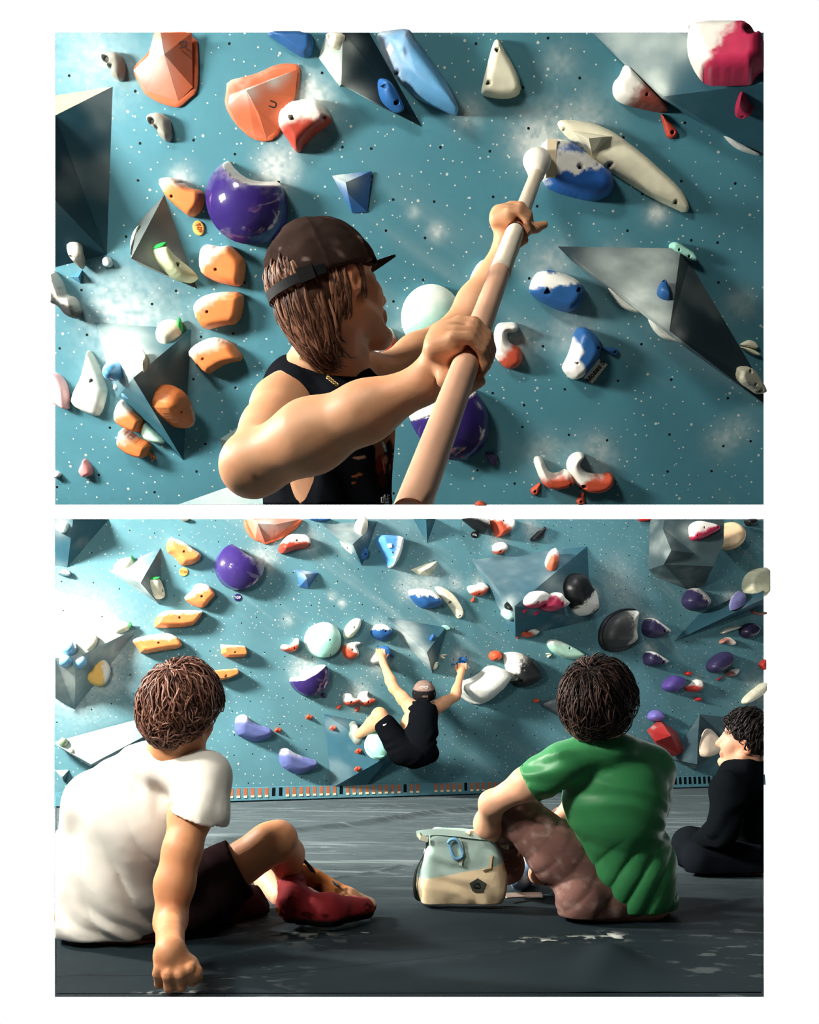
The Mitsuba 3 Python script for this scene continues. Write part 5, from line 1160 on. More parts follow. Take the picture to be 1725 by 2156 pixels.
def tube(pts, r, sides=8):
    pts = np.asarray(pts, float); r = np.broadcast_to(np.asarray(r, float), (len(pts),))
    tg = np.gradient(pts, axis=0); tg /= np.maximum(np.linalg.norm(tg, axis=1, keepdims=True), 1e-9)
    ref = np.array([.3, .2, .93])
    a = np.cross(tg, ref); a /= np.linalg.norm(a, axis=1, keepdims=True)
    b = np.cross(tg, a)
    th = np.arange(sides) * 2 * np.pi / sides
    V = (pts[:, None] + (a[:, None] * np.cos(th)[None, :, None] + b[:, None] * np.sin(th)[None, :, None]) * r[:, None, None]).reshape(-1, 3)
    q = np.arange(len(V)).reshape(len(pts), sides); qn = np.roll(q, -1, 1)
    F = np.concatenate([np.stack([q[:-1], q[1:], qn[1:]], -1).reshape(-1, 3), np.stack([q[:-1], qn[1:], qn[:-1]], -1).reshape(-1, 3)])
    n = len(V)
    V = np.vstack([V, pts[:1], pts[-1:]])
    F = np.vstack([F, np.stack([qn[0], q[0], np.full(sides, n)], 1)[:, ::-1], np.stack([q[-1], qn[-1], np.full(sides, n + 1)], 1)[:, ::-1]])
    return V, F


def smooth_path(pts, n=40):
    from scipy.interpolate import CubicSpline
    pts = np.asarray(pts, float)
    t = np.r_[0, np.cumsum(np.linalg.norm(np.diff(pts, axis=0), axis=1))]
    return CubicSpline(t, pts)(np.linspace(0, t[-1], n))


def folds(X, d, freq, amp, seed, sharp=2.0, along=3.0):
    """Cloth folds: ridges across the direction d."""
    d = np.asarray(d, float) / np.linalg.norm(d)
    s = X @ d
    w = meshkit.fbm(X * along + seed, 2, seed)
    v = np.sin((s * freq + w * 5.0) * 2 * np.pi)
    return amp * (np.sign(v) * np.abs(v) ** (1 / sharp) if sharp < 1 else v * np.abs(v) ** (sharp - 1)) * sstep(.35, .65, meshkit.fbm(X * along * 1.3 + 9, 2, seed + 4))


def creases(X, d, freq, amp, seed, warp=.5, along=2.2):
    """Drawn cloth: rounded ridges with narrow valleys between them, across the direction d."""
    d = np.asarray(d, float) / np.linalg.norm(d)
    s = X @ d * freq + warp * 4 * (meshkit.fbm(X * along + seed, 2, seed) - .5)
    return amp * (np.abs(np.sin(np.pi * s)) ** .55 - .62) * (.35 + .65 * sstep(.35, .6, meshkit.fbm(X * along * 1.2 + 4, 2, seed + 7)))


def skin_tone(V, C, seed=0):
    n = meshkit.fbm(V * 18, 3, seed)
    return C * (0.90 + 0.2 * n)[:, None] * (1 + np.array([.06, -.02, -.05]) * (meshkit.noise(V * 30, seed + 2)[:, None] - .5) * 2)
# ---------------------------------------------------------------- person brushing the holds (upper picture)
def row_cut(py):
    v = (H_PX / 2 - py) / F_PX
    return lambda X: -((X - CAM) @ UPV - v * ((X - CAM) @ FWD)) * .97


def col_cut(px):
    v = (px - W_PX / 2) / F_PX
    return lambda X: ((X - CAM) @ RGT - v * ((X - CAM) @ FWD)) * .97


def DF(px, py, z=0.0):
    return float((PF(px, py, z) - CAM) @ FWD)


W3 = lambda r, u, f: r * RGT + u * UPV + f * FWD
who = 'person'
tag(who, 'person in black cap and black tank top reaching up with a long brush pole', 'person')
SK = rgb(212, 156, 118)
P0, P1 = P(863, 1084, 1.09), P(1130, 366, 3.15)
pd = (P1 - P0) / np.linalg.norm(P1 - P0)
PR = .021


def on_pole(py):
    """The point of the pole's axis seen at the height py."""
    best = min(np.linspace(0, 1, 2001), key=lambda t: abs(proj(P0 + (P1 - P0) * t)[1] - py))
    return P0 + (P1 - P0) * best


def proj(X):
    q = X - CAM
    d = q @ FWD
    return W_PX / 2 + F_PX * (q @ RGT) / d, H_PX / 2 - F_PX * (q @ UPV) / d


def grip(b, Q, ax, r, arm_from, skin, sgn=1.0, s=1.0, thumb_up=True):
    """A hand closed around a rod: palm on the arm's side, four unequal fingers over the viewer's side, thumb round the back."""
    view = CAM - Q; view -= ax * (view @ ax); view /= np.linalg.norm(view)
    side = np.cross(ax, view)
    a = arm_from - Q
    if a @ side < 0: side = -side
    ring = lambda t, deg, rr: Q + ax * t + (side * math.cos(math.radians(deg)) + view * math.sin(math.radians(deg))) * rr
    # palm: a slab on the arm's side
    pc = [ring(t, 35, r + .016) for t in (-.032, .034)]
    b.cone(pc[0], pc[1], .020 * s, .022 * s, .010, skin)
    b.cone(ring(-.030, 8, r + .030), ring(.026, 12, r + .034), .020 * s, .020 * s, .016, skin)
    b.cone(ring(-.004, 20, r + .020), arm_from, .024 * s, .029 * s, .02, skin)
    for i, (t, reach, rad) in enumerate(((-.036, 205, .0088), (-.0122, 222, .0102), (.0122, 225, .0106), (.036, 212, .0100))):
        degs = [48, 78, 118, 160, reach]
        rr = [r + .027, r + .0225, r + .0135, r + .0095, r + .0075]
        b.chain([ring(t + (.004 if k == 0 else 0) * (1 if i > 1 else -1), d, q) for k, (d, q) in enumerate(zip(degs, rr))], [rad * 1.12, rad * 1.10, rad * 1.02, rad, rad * .86], .0035, skin)
    tt = .058 if thumb_up else -.058
    b.chain([ring(.02 * np.sign(tt), -12, r + .022), ring(tt * .8, -55, r + .016), ring(tt, -110, r + .011), ring(tt * .95, -160, r + .010)], [.016, .0125, .0112, .0095], .008, skin)


b = Body()
Fh = W3(.72, .27, .64)
RH = frame(Fh, W3(-.26, .95, .06))
hc = P(700, 612, 2.02)
head(b, hc, RH, 1.04, SK, neck=P(688, 765, 2.08))
nb = P(690, 770, 2.10)
Fc = W3(.80, .0, .60)
RC = frame(Fc, W3(.04, 1, .06))
sr, sl_ = P(598, 858, 2.00), P(806, 806, 2.26)
b.cone(P(690, 735, 2.06), P(640, 806, 2.06), .055, .05, .04, SK)
b.cone(P(690, 740, 2.08), P(770, 790, 2.2), .05, .05, .04, SK)
b.ell(P(684, 900, 2.13), RC, (.118, .165, .15), .05, SK)
b.ell(P(682, 1060, 2.15), RC, (.110, .145, .20), .05, SK)
b.cone(P(640, 815, 2.06), sr, .055, .062, .04, SK)
b.cone(P(740, 800, 2.17), sl_, .05, .058, .04, SK)
Qn, Qf = on_pole(752), on_pole(478)
er, wr = P(534, 978, 1.75), P(893, 808, 1.585)
b.cone(sr, P(575, 905, 1.90), .062, .055, .03, SK)
b.cone(P(575, 905, 1.90), er, .060, .054, .03, SK)
b.cone(er, P(655, 918, 1.68), .053, .060, .03, SK)
b.cone(P(655, 918, 1.68), P(770, 866, 1.625), .059, .047, .03, SK)
b.cone(P(770, 866, 1.625), wr, .046, .030, .03, SK)
b.ell(P(516, 1000, 1.735), None, (.016, .016, .016), .02, SK * .8)
grip(b, Qn, pd, PR, wr, SK, thumb_up=False)
el, wl = P(975, 690, 2.42), P(1066, 520, 2.44)
b.cone(sl_, P(880, 750, 2.34), .056, .050, .03, SK)
b.cone(P(880, 750, 2.34), el, .049, .043, .03, SK)
b.cone(el, P(1003, 640, 2.43), .043, .046, .03, SK)
b.cone(P(1003, 640, 2.43), wl, .045, .028, .03, SK)
grip(b, Qf, pd, PR, wl, SK, thumb_up=False)
b.chain([Qf + W3(.012, -.012, -.02), Qf + W3(.045, -.006, -.014), Qf + W3(.066, .004, -.006)], [.014, .012, .010], .008, SK)
# collar bone, ear-to-throat muscle and forearm veins
b.cone(RH @ np.array([-.03, -.06, -.05]) + hc, P(742, 800, 2.07), .012, .012, .02, SK)
for pts in ([(600, 948, 1.655), (680, 902, 1.622), (760, 862, 1.585)], [(700, 935, 1.64), (780, 885, 1.60), (850, 838, 1.57)]):
    b.chain([P(*q) for q in pts], [.0035] * len(pts), .006, SK)
V, F, C = b.mesh(.0042, cuts=[row_cut(1062.3)], base=SK)
C = skin_tone(V, C, 3)
# stubble along the jaw
L = (V - hc) @ RH / 1.04
w = sstep(.02, -.05, L[:, 2]) * sstep(-.13, -.09, L[:, 2]) * sstep(-.01, .04, L[:, 0])
C = C * (1 - .22 * w[:, None])
mole = np.linalg.norm(V - P(537, 1003, 1.69), axis=1)
C = C * (1 - .7 * np.exp(-(mole / .007) ** 2)[:, None])
put(who + '__body', V, F, C, 'skin', True)
SKV, SKF = V, F

# hair below the cap
rng = np.random.default_rng(11)
HC = [(.10, .045, .026), (.16, .075, .045), (.06, .026, .016), (.26, .13, .08)]
h0 = hc + RH @ np.array([-.012, 0, .03])
hb = Body()
hb.ell(hc + RH @ np.array([-.024, 0, .020]) * 1.04, RH, np.array([.090, .080, .094]) * 1.04, .02)
hb.cone(hc + RH @ np.array([-.074, -.04, -.02]), hc + RH @ np.array([-.070, -.034, -.095]), .036, .020, .04)
hb.cone(hc + RH @ np.array([-.085, .0, -.02]), hc + RH @ np.array([-.076, 0, -.095]), .038, .022, .04)
hb.cone(hc + RH @ np.array([-.070, .05, -.02]), hc + RH @ np.array([-.055, .046, -.105]), .040, .022, .04)
hb.ell(hc + RH @ np.array([.075, 0, -.05]), RH, (.075, .12, .13), .01, cut=True)
hb.ell(hc + RH @ np.array([.035, -.10, -.045]), RH, (.05, .05, .085), .01, cut=True)
V, F, C = hb.mesh(.005, base=np.array(HC[0]) * .55)
def start(r):
    az = math.radians(r.uniform(98, 234)); z = r.uniform(-.42, -.04)
    return np.array([math.cos(az), math.sin(az), z])
V2, F2, C2 = locks(1300, h0, RH, (.108, .091, .19), 1.04, rng, start, lambda u: RH.T @ np.array([0, 0, -1.0]) + np.array([.06, 0, 0]), .098, .0026, jitter=.30, lift=(-.010, .006), cols=HC, wave=.30)
def start2(r):
    return np.array([r.uniform(.20, .34), -1, r.uniform(-.10, .06)])
V3, F3, C3 = locks(30, h0, RH, (.104, .080, .2), 1.04, rng, start2, lambda u: np.array([-.10, 0, -1.0]), .036, .0032, jitter=.15, lift=(-.006, -.001), cols=HC[:3], wave=.1)
V4, F4, C4 = locks(90, h0, RH, (.106, .088, .11), 1.04, rng, lambda r: np.array([-1, r.uniform(-.6, .6), r.uniform(.25, .6)]), lambda u: np.array([.05, 0, -1.0]), .07, .0036, jitter=.2, lift=(-.004, .002), cols=HC, wave=.15)
V5, F5, C5 = locks(150, h0, RH, (.106, .088, .19), 1.04, rng, lambda r: np.array([math.cos(math.radians(r.uniform(240, 262))) * -1 * -1, -1, r.uniform(-.22, -.03)]), lambda u: RH.T @ np.array([0, 0, -1.0]), .055, .0025, jitter=.2, lift=(-.006, .003), cols=HC, wave=.2)
V4, F4, C4 = np.vstack([V4, V5]), np.vstack([F4, F5 + len(V4)]), np.vstack([C4, C5])
V3, F3, C3 = np.vstack([V3, V4]), np.vstack([F3, F4 + len(V3)]), np.vstack([C3, C4])
put(who + '__hair', np.vstack([V, V2, V3]), np.vstack([F, F2 + len(V), F3 + len(V) + len(V2)]), np.vstack([C, C2, C3]), 'hair_sheen', True)

# cap: crown with rear opening, brim, strap with buckle
CAPC = rgb(58, 46, 42)
cb = Body()
cb.ell(hc + RH @ np.array([-.010, 0, .034]) * 1.04, RH, np.array([.117, .098, .112]) * 1.04, .02)
cb.ell(hc + RH @ np.array([-.128, -.0, .034]) * 1.04, RH, np.array([.055, .054, .036]), .004, cut=True)
def capdisp(X):
    q = (X - hc) @ RH
    az = np.arctan2(q[:, 1], q[:, 0] + .01)
    seam = np.exp(-((np.abs((az / (math.pi / 3) + .5) % 1 - .5)) / .035) ** 2)
    return .0022 * seam + .012 * (meshkit.fbm(X * 22, 3, 5) - .5) + folds(X, RH @ np.array([.4, .3, 1]), 16, .0022, 3)
low = hc + RH @ np.array([0, 0, .020])
V, F, C = cb.mesh(.004, disp=capdisp, cuts=[lambda X: -((X - low) @ (RH @ np.array([-.03, 0, 1.0])))], base=CAPC)
scuff = sstep(.60, .75, cnoise(V, 30, 5)) * sstep(.45, .62, cnoise(V, 7, 6))
C = C * (.7 + .6 * cnoise(V, 20, 2))[:, None] * (1 - .6 * scuff[:, None]) + rgb(170, 150, 140) * .6 * scuff[:, None]
ck = who + '__cap'
put(ck, V, F, C, 'cloth', True)
def brim(hc, RH, s, inner=(.100, .088), depth=.072, z0=.036, pitch=.10, t=.004, droop=.016):
    """A cap's brim: a stiff plate along the front of the crown, bowed down at its sides."""
    A, Rr = np.linspace(-1.12, 1.12, 41), np.linspace(0, 1, 9)
    a, r = np.meshgrid(A, Rr, indexing='ij')
    x0, y0 = -.010 + inner[0] * np.cos(a), inner[1] * np.sin(a)
    reach = depth * np.sqrt(np.maximum(1 - (a / 1.16) ** 2, 0))
    x, y = x0 + reach * r, y0 * (1 + .02 * r)
    z = z0 + pitch * (x - x0) - droop * (y / .08) ** 2
    top = np.stack([x, y, z], -1).reshape(-1, 3)
    V = np.vstack([top + [0, 0, t / 2], top - [0, 0, t / 2]]) * s @ RH.T + hc
    ix = np.arange(a.size).reshape(a.shape); n = a.size
    q = np.stack([ix[:-1, :-1], ix[1:, :-1], ix[1:, 1:], ix[:-1, 1:]], -1).reshape(-1, 4)
    F = np.vstack([q[:, [0, 1, 2]], q[:, [0, 2, 3]], q[:, [2, 1, 0]] + n, q[:, [3, 2, 0]] + n])
    e = np.r_[ix[:, -1]]
    F = np.vstack([F, np.stack([e[:-1], e[1:], e[1:] + n], 1), np.stack([e[:-1], e[1:] + n, e[:-1] + n], 1)])
    return V, F


V, F = brim(hc, RH, 1.04, inner=(.112, .092), z0=.032, pitch=.16, depth=.068)
put(ck + '__brim', V, F, rgb(38, 32, 31) * (.8 + .4 * cnoise(V, 40, 3))[:, None], 'cloth', 40)
arc = [hc + RH @ (np.array([-.010 + .122 * math.cos(t), .102 * math.sin(t), .018]) * 1.04) for t in np.linspace(math.radians(112), math.radians(240), 30)]
V, F = ribbon(arc, .019, .003, RH[:, 2])
put(ck + '__strap', V, F, rgb(16, 20, 24), 'satin', False)
bk = trimesh.creation.box((.012, .032, .028))
m = np.eye(4); t = math.radians(222)
m[:3, :3] = RH @ np.array([[math.cos(t), -math.sin(t), 0], [math.sin(t), math.cos(t), 0], [0, 0, 1]])
m[:3, 3] = hc + RH @ (np.array([-.010 + .125 * math.cos(t), .105 * math.sin(t), .018]) * 1.04)
bk.apply_transform(m)
put(ck + '__buckle', bk.vertices, bk.faces, rgb(10, 12, 14), 'satin', False)

# tank top with deep arm holes and a printed front
TK = rgb(24, 26, 31)
tb = Body()
tb.ell(P(688, 900, 2.13), RC, (.130, .170, .155), .05)
tb.ell(P(690, 1060, 2.15), RC, (.130, .160, .20), .05)
tb.cone(P(640, 800, 2.07), P(612, 836, 2.03), .058, .056, .03)
tb.cone(P(735, 796, 2.17), P(775, 806, 2.22), .052, .050, .03)
tb.cone(P(640, 812, 2.08), P(735, 818, 2.17), .056, .052, .04)
tb.chain([P(602, 816, 2.07), P(636, 826, 2.01), P(700, 852, 1.99), P(764, 846, 2.04)], [.048, .043, .040, .040], .03)
tb.ell(P(694, 758, 2.07), frame(W3(0, .2, 1), W3(.1, 1, 0)), (.10, .080, .056), .006, cut=True)
arm_r = P(600, 965, 1.985)
tb.ell(P(596, 900, 1.955), RC, (.062, .105, .105), .006, cut=True)
tb.ell(P(612, 1020, 1.97), RC, (.062, .095, .13), .006, cut=True)
tb.ell(P(860, 880, 2.30), RC, (.06, .08, .10), .006, cut=True)
V, F, C = tb.mesh(.0042, disp=lambda X: creases(X, W3(.8, .5, .2), 14, .006, 8) + .004 * (meshkit.fbm(X * 14, 3, 2) - .5), cuts=[row_cut(1062.3)], base=TK)
# print on the chest, in the shirt's own frame: forward lies along the print's width
pc = P(795, 975, 2.12)
pu, pr_ = RC[:, 2], W3(1, 0, .1)
a, c = (V - pc) @ pr_, (V - pc) @ pu
def blob(x, y, rx, ry, rot=0):
    t = math.radians(rot)
    X_, Y_ = (a - x) * math.cos(t) + (c - y) * math.sin(t), -(a - x) * math.sin(t) + (c - y) * math.cos(t)
    return sstep(1.15, .85, np.sqrt((X_ / rx) ** 2 + (Y_ / ry) ** 2) + .5 * (cnoise(V, 60, 4) - .5))
front = sstep(-.01, .02, (V - pc) @ RC[:, 0] + .14) * sstep(.02, .0, (V - P(700, 1000, 2.1)) @ FWD - .03)
for x, y, rx, ry, rot, colr in ((0.0119, 0.0443, 0.0235, 0.0329, -20, (150, 98, 72)), (0.026, 0.0568, 0.011, 0.0204, 10, (186, 124, 88)), (-0.0194, 0.0411, 0.0094, 0.011, 30, (196, 148, 110)), (0.0096, 0.0537, 0.0094, 0.0086, 0, (66, 36, 30)), (-0.0006, 0.0208, 0.0094, 0.0235, -15, (140, 90, 66)), (0.0182, 0.0208, 0.0094, 0.0235, -10, (44, 28, 26)), (0.0025, -0.0105, 0.0117, 0.0235, 5, (116, 40, 34)), (0.0119, 0.002, 0.0063, 0.0094, 0, (170, 112, 84)), (0.0057, -0.0387, 0.0094, 0.0172, 0, (64, 28, 22)), (0.0323, -0.0011, 0.0063, 0.0125, 0, (110, 40, 36)), (0.0229, -0.0121, 0.007, 0.0157, 0, (44, 32, 32)), (0.0088, 0.0271, 0.0022, 0.011, 25, (196, 206, 208)), (0.0072, -0.009, 0.0013, 0.0172, 14, (200, 140, 100)), (0.0323, 0.0164, 0.0066, 0.0016, 0, (190, 120, 90)), (-0.0421, 0.0036, 0.0157, 0.002, 10, (196, 150, 120)), (-0.0491, -0.0321, 0.0113, 0.0027, 18, (180, 100, 60)), (-0.0562, -0.0473, 0.0047, 0.0022, 28, (180, 100, 60)), (0.0237, -0.0121, 0.0022, 0.0086, 5, (120, 84, 70))):
    w = (blob(x, y, rx, ry, rot) * front)[:, None]
    C = C * (1 - w) + rgb(*colr) * w
put(who + '__tank_top', V, F, C * (.85 + .3 * cnoise(V, 25, 7))[:, None], 'cloth', True)
labels[who + '__tank_top'] = {'label': 'black tank top with a reddish brown print'}
# white characters below the print: strokes standing a hair proud of the cloth
TM = trimesh.Trimesh(V, F, process=False)
def stroke_on(px, py):
    o = CAM + 0 * FWD; d = ray(px, py)
    tri = V[F]
    n = np.cross(tri[:, 1] - tri[:, 0], tri[:, 2] - tri[:, 0])
    den = n @ d
    s = ((tri[:, 0] - o) * n).sum(1) / np.where(abs(den) < 1e-12, 1e-12, den)
    q = o + s[:, None] * d
    ok = (s > 0)
    for i in range(3):
        ok &= (np.cross(tri[:, (i + 1) % 3] - tri[:, i], q - tri[:, i]) * n).sum(1) >= 0
    if not ok.any(): return None
    return o + (s[ok].min() - .003) * d
def glyph(x0, y0, w, h, strokes):
    parts = []
    for st in strokes:
        pts = [stroke_on(x0 + w * u, y0 + h * v) for u, v in st]
        if any(p is None for p in pts): continue
        parts.append(tube(np.array(pts), .0010, 5))
    return parts
g1 = [[(.02, .3), (.02, .75)], [(.02, .3), (.25, .3)], [(.25, .3), (.25, .75)], [(.02, .75), (.25, .75)], [(.42, .0), (.42, .42)], [(.42, .2), (.56, .2)], [(.33, .42), (.62, .36)], [(.33, .15), (.33, .42)], [(.72, .0), (.72, .38)], [(.72, .38), (.95, .38)], [(.95, .1), (.75, .2)],
      [(.5, .45), (.38, .6)], [(.45, .5), (.8, .5)], [(.8, .5), (.7, .6)], [(.42, .62), (.9, .62)], [(.42, .62), (.34, 1)], [(.9, .62), (.9, 1)], [(.42, .75), (.9, .75)], [(.42, .87), (.9, .87)], [(.66, .62), (.66, .95)]]
g2 = [[(.05, .15), (.95, .05)], [(.3, .2), (.4, .42)], [(.75, .15), (.62, .42)], [(.0, .48), (.98, .48)], [(.52, .1), (.52, 1.0)]]
parts = glyph(803, 1040, 18, 24, g1) + glyph(821, 1040, 12, 24, g2)
if parts:
    o, Vs, Fs = 0, [], []
    for v, f in parts: Vs.append(v); Fs.append(f + o); o += len(v)
    put(who + '__tank_top__lettering', np.vstack(Vs), np.vstack(Fs), rgb(225, 225, 220), 'matte', True)
    labels[who + '__tank_top__lettering'] = {'label': 'white Chinese characters'}
# chain necklace on the shoulder
TV, TF = V, F
path = []
for q in smooth_path([(634, 753), (650, 759), (682, 786), (702, 804), (712, 812)], 12):
    V, F = TV, TF
    h1 = stroke_on(*q)
    V, F = SKV, SKF
    h2 = stroke_on(*q)
    hs = [h for h in (h1, h2) if h is not None]
    if hs: path.append(min(hs, key=lambda h: (h - CAM) @ FWD))
path = np.array(path)
Dd = (path - CAM) @ FWD
path = path[np.abs(Dd - np.median(Dd)) < .045]
path = smooth_path(path[np.r_[True, np.linalg.norm(np.diff(path, axis=0), axis=1) > .004]], 36) - FWD * .002
Vs, Fs, o = [], [], 0
lk = trimesh.creation.torus(.0034, .0013, 8, 5)
for i in range(35):
    d = path[i + 1] - path[i]; d /= np.linalg.norm(d)
    x = np.cross(d, [0, .6, .8] if i % 2 else [.6, 0, .8]); x /= np.linalg.norm(x)
    R_ = np.stack([d, np.cross(x, d), x], 1)
    Vs.append(lk.vertices @ R_.T + path[i]); Fs.append(lk.faces + o); o += len(lk.vertices)
put(who + '__necklace', np.vstack(Vs), np.vstack(Fs), rgb(214, 178, 120), 'metal', True)
labels[who + '__necklace'] = {'label': 'gold chain necklace'}

# the brush on its pole
bp = 'brush_pole'
tag(bp, 'long wooden pole with a hold brush at its tip, held in both hands', 'brush')
n = 60
pts = P0 + (P1 - P0) * np.linspace(0, 1, n)[:, None]
V, F = tube(pts, PR, 24)
t = ((V - P0) @ pd) / np.linalg.norm(P1 - P0)
py_ = np.array([proj(v)[1] for v in pts])
ty = np.interp(t, np.linspace(0, 1, n), py_)
t1, t2 = np.interp(-575, -py_, np.linspace(0, 1, n)), np.interp(-478, -py_, np.linspace(0, 1, n))
wood = rgb(226, 176, 146) * (.85 + .3 * meshkit.fbm(np.c_[t * 6, V[:, 0] * 30, V[:, 2] * 30], 3, 4))[:, None]
pale = rgb(222, 206, 182)
w = sstep(t2, t2 + .01, t)[:, None]
C = wood * (1 - w) + pale * w
_pn = UPV - (H_PX / 2 - 1062.3) / F_PX * FWD
keep = (((V - CAM) @ _pn) >= 0)[F].any(1)
m = trimesh.Trimesh(V, F[keep], process=False)
d = (V - CAM) @ _pn
V = np.where((d < 0)[:, None], V - pd * (d / (pd @ _pn))[:, None], V)
put(bp + '__pole', V, F[keep], C, 'satin', True)
V, F = tube(P0 + (P1 - P0) * np.linspace(t1, t2 - .02, 14)[:, None], PR + .0012, 24)
put(bp + '__tape', V, F, rgb(236, 226, 206) * (.9 + .2 * cnoise(V, 60, 1))[:, None], 'matte', True)
labels[bp + '__tape'] = {'label': 'white tape wrapped round the pole'}
hb_ = Body()
hd = P(1134, 336, 3.16)
hb_.cone(P1 - pd * .02, hd, .026, .030, .012, rgb(222, 212, 192))
hb_.ell(P(1131, 338, 3.14), None, (.044, .040, .040), .02, rgb(238, 234, 224))
V, F, C = hb_.mesh(.003)
put(bp + '__clamp', V, F, C, 'satin', True)
bx = UP.n * -1
def board(c, sx, sy, sz, colr, key, bev=.006):
    bd = Body()
    R_ = frame(bx, UPV)
    for ix in (-1, 1):
        for iy in (-1, 1):
            bd.cone(c + R_ @ np.array([-sz / 2, ix * (sx / 2 - bev), iy * (sy / 2 - bev)]), c + R_ @ np.array([sz / 2, ix * (sx / 2 - bev), iy * (sy / 2 - bev)]), bev, bev, .001)
    pts = np.array([c + R_ @ np.array([k * sz / 2, i * sx / 2, j * sy / 2]) for k in (-1, 1) for i in (-1, 1) for j in (-1, 1)])
    m = trimesh.convex.convex_hull(pts)
    put(key, m.vertices, m.faces, colr, 'matte', False)
board(P(1160, 334, 3.19), .030, .115, .035, rgb(222, 206, 176), bp + '__block')
rng = np.random.default_rng(2)
Vs, Fs, o = [], [], 0
for i in range(14):
    for j in range(5):
        c0 = P(1163, 334, 3.2) + UPV * (-.05 + .1 * i / 13) + RGT * (-.010 + .02 * j / 4)
        v, f = tube(np.array([c0, c0 + bx * .03 + rng.normal(0, .0015, 3), c0 + bx * .058 + rng.normal(0, .004, 3)]), [.0030, .0026, .0012], 5)
        Vs.append(v); Fs.append(f + o); o += len(v)
put(bp + '__bristles', np.vstack(Vs), np.vstack(Fs), rgb(226, 208, 170), 'matte', True)
labels[bp + '__bristles'] = {'label': 'pale stiff bristles', 'kind': 'stuff'}
# ---------------------------------------------------------------- people of the lower picture
def cloth_noise(X, amp=.004, f=9, seed=0):
    return amp * (meshkit.fbm(X * f, 3, seed) - .5) * 2


def hair_mass(who_, hc, R, s, cols, n, length, thick, seed, ext=(.108, .088, .104), low_=-.55, crown=(-.55, 0, .85), face=.30, wave=.35, nape=True, jitter=.4, lift=(.0, .012)):
    """Short thick hair: a fitted mass under locks that sweep from the crown down to the nape and the temples."""
    hb = Body()
    hb.ell(hc + R @ np.array([-.016, 0, .034]) * s, R, np.array([.106, .086, .098]) * s, .02)
    if nape:
        hb.cone(hc + R @ np.array([-.070, -.03, -.02]) * s, hc + R @ np.array([-.062, -.022, -.068]) * s, .038 * s, .024 * s, .03)
        hb.cone(hc + R @ np.array([-.070, .03, -.02]) * s, hc + R @ np.array([-.062, .022, -.068]) * s, .038 * s, .024 * s, .03)
    hb.ell(hc + R @ np.array([.085, 0, -.045]) * s, R, np.array([.062, .12, .10]) * s, .012, cut=True)
    for q in (-1, 1):
        hb.ell(hc + R @ np.array([.030, q * .095, -.055]) * s, R, np.array([.052, .05, .075]) * s, .012, cut=True)
    V, F, C = hb.mesh(.0055, base=np.array(cols[0]) * .6)
    rng = np.random.default_rng(seed)
    cr = np.array(crown, float); cr /= np.linalg.norm(cr)
    def start(r):
        while True:
            u = r.normal(0, 1, 3); u /= np.linalg.norm(u)
            if u[2] < low_ or (u[0] > face and u[2] < .35) or (u[2] < .12 and u[0] > .12): continue
            return u
    def flow(u):
        f = u - cr * (u @ cr)
        return f / max(np.linalg.norm(f), .05) + np.array([.0, 0, -.35])
    V2, F2, C2 = locks(n, hc + R @ np.array([-.014, 0, .03]) * s, R, ext, s, rng, start, flow, length, thick, jitter=jitter, lift=lift, cols=cols, wave=wave)
    V, F, C = np.vstack([V, V2]), np.vstack([F, F2 + len(V)]), np.vstack([C, C2])
    F = F[col_cut(1609)(V)[F].max(1) < 0]
    put(who_ + '__hair', V, F, C, 'hair_sheen', True)


# ---- person in the white T-shirt, leaning on one arm
who = 'person_001'
tag(who, 'brown-haired person in white T-shirt and dark shorts sitting on the mat, leaning on one hand', 'person')
SK = rgb(206, 142, 100)
b = Body()
FH = W3(.42, -.16, .88); RH1 = frame(FH, W3(.10, .97, .2))
hc1 = P(384, 1506, 2.78)
nb1 = P(352, 1604, 2.78)
head(b, hc1, RH1, 1.0, SK, neck=nb1)
RT = frame(W3(.30, .05, .95), W3(.28, .95, -.05))
sl1, sr1 = P(205, 1668, 2.86), P(428, 1640, 2.74)
b.ell(P(300, 1712, 2.82), RT, (.105, .165, .15), .05, SK)
b.ell(P(250, 1850, 2.88), RT, (.105, .150, .16), .05, SK)
b.ell(P(225, 1925, 2.92), None, (.15, .11, .075), .05, SK)
b.cone(nb1, sr1, .05, .06, .04, SK); b.cone(nb1, sl1, .05, .06, .04, SK)
zf = floor_z(*PF(375, 2070)[:2])
el1 = P(384, 1790, 2.60)
wd = DF(372, 2042, .045)
wr1 = P(358, 2006, wd + .0)
b.cone(sr1, P(402, 1715, 2.66), .060, .056, .03, SK); b.cone(P(402, 1715, 2.66), el1, .054, .046, .03, SK)
b.cone(el1, P(368, 1860, 2.57), .047, .049, .03, SK); b.cone(P(368, 1860, 2.57), P(359, 1940, 2.54), .046, .038, .03, SK)
b.cone(P(359, 1940, 2.54), wr1, .037, .033, .03, SK)
# the planted hand: knuckles towards the viewer, fingers folded down onto the mat
hd1 = P(372, 2042, wd - .01)
b.cone(P(350, 2032, wd), P(398, 2034, wd), .026, .024, .02, SK)
b.cone(wr1, P(372, 2034, wd), .033, .030, .02, SK)
for i, (x0, x1, y1, r) in enumerate(((337, 336, 2066, .0115), (357, 357, 2074, .0125), (380, 382, 2072, .0122), (400, 404, 2062, .0112))):
    tip = PF(x1, y1 + 4, .012)
    k0_ = P(x0, 2038, wd - .022)
    mid = (k0_ + tip) / 2 + W3(0, .012, -.012)
    b.chain([k0_, mid, tip, tip + W3(0, .004, .03)], [r * 1.22, r * 1.12, r, r * .9], .006, SK)
b.chain([P(400, 2034, wd), P(414, 2046, wd - .01), PF(417, 2060, .014)], [.016, .0125, .011], .008, SK)
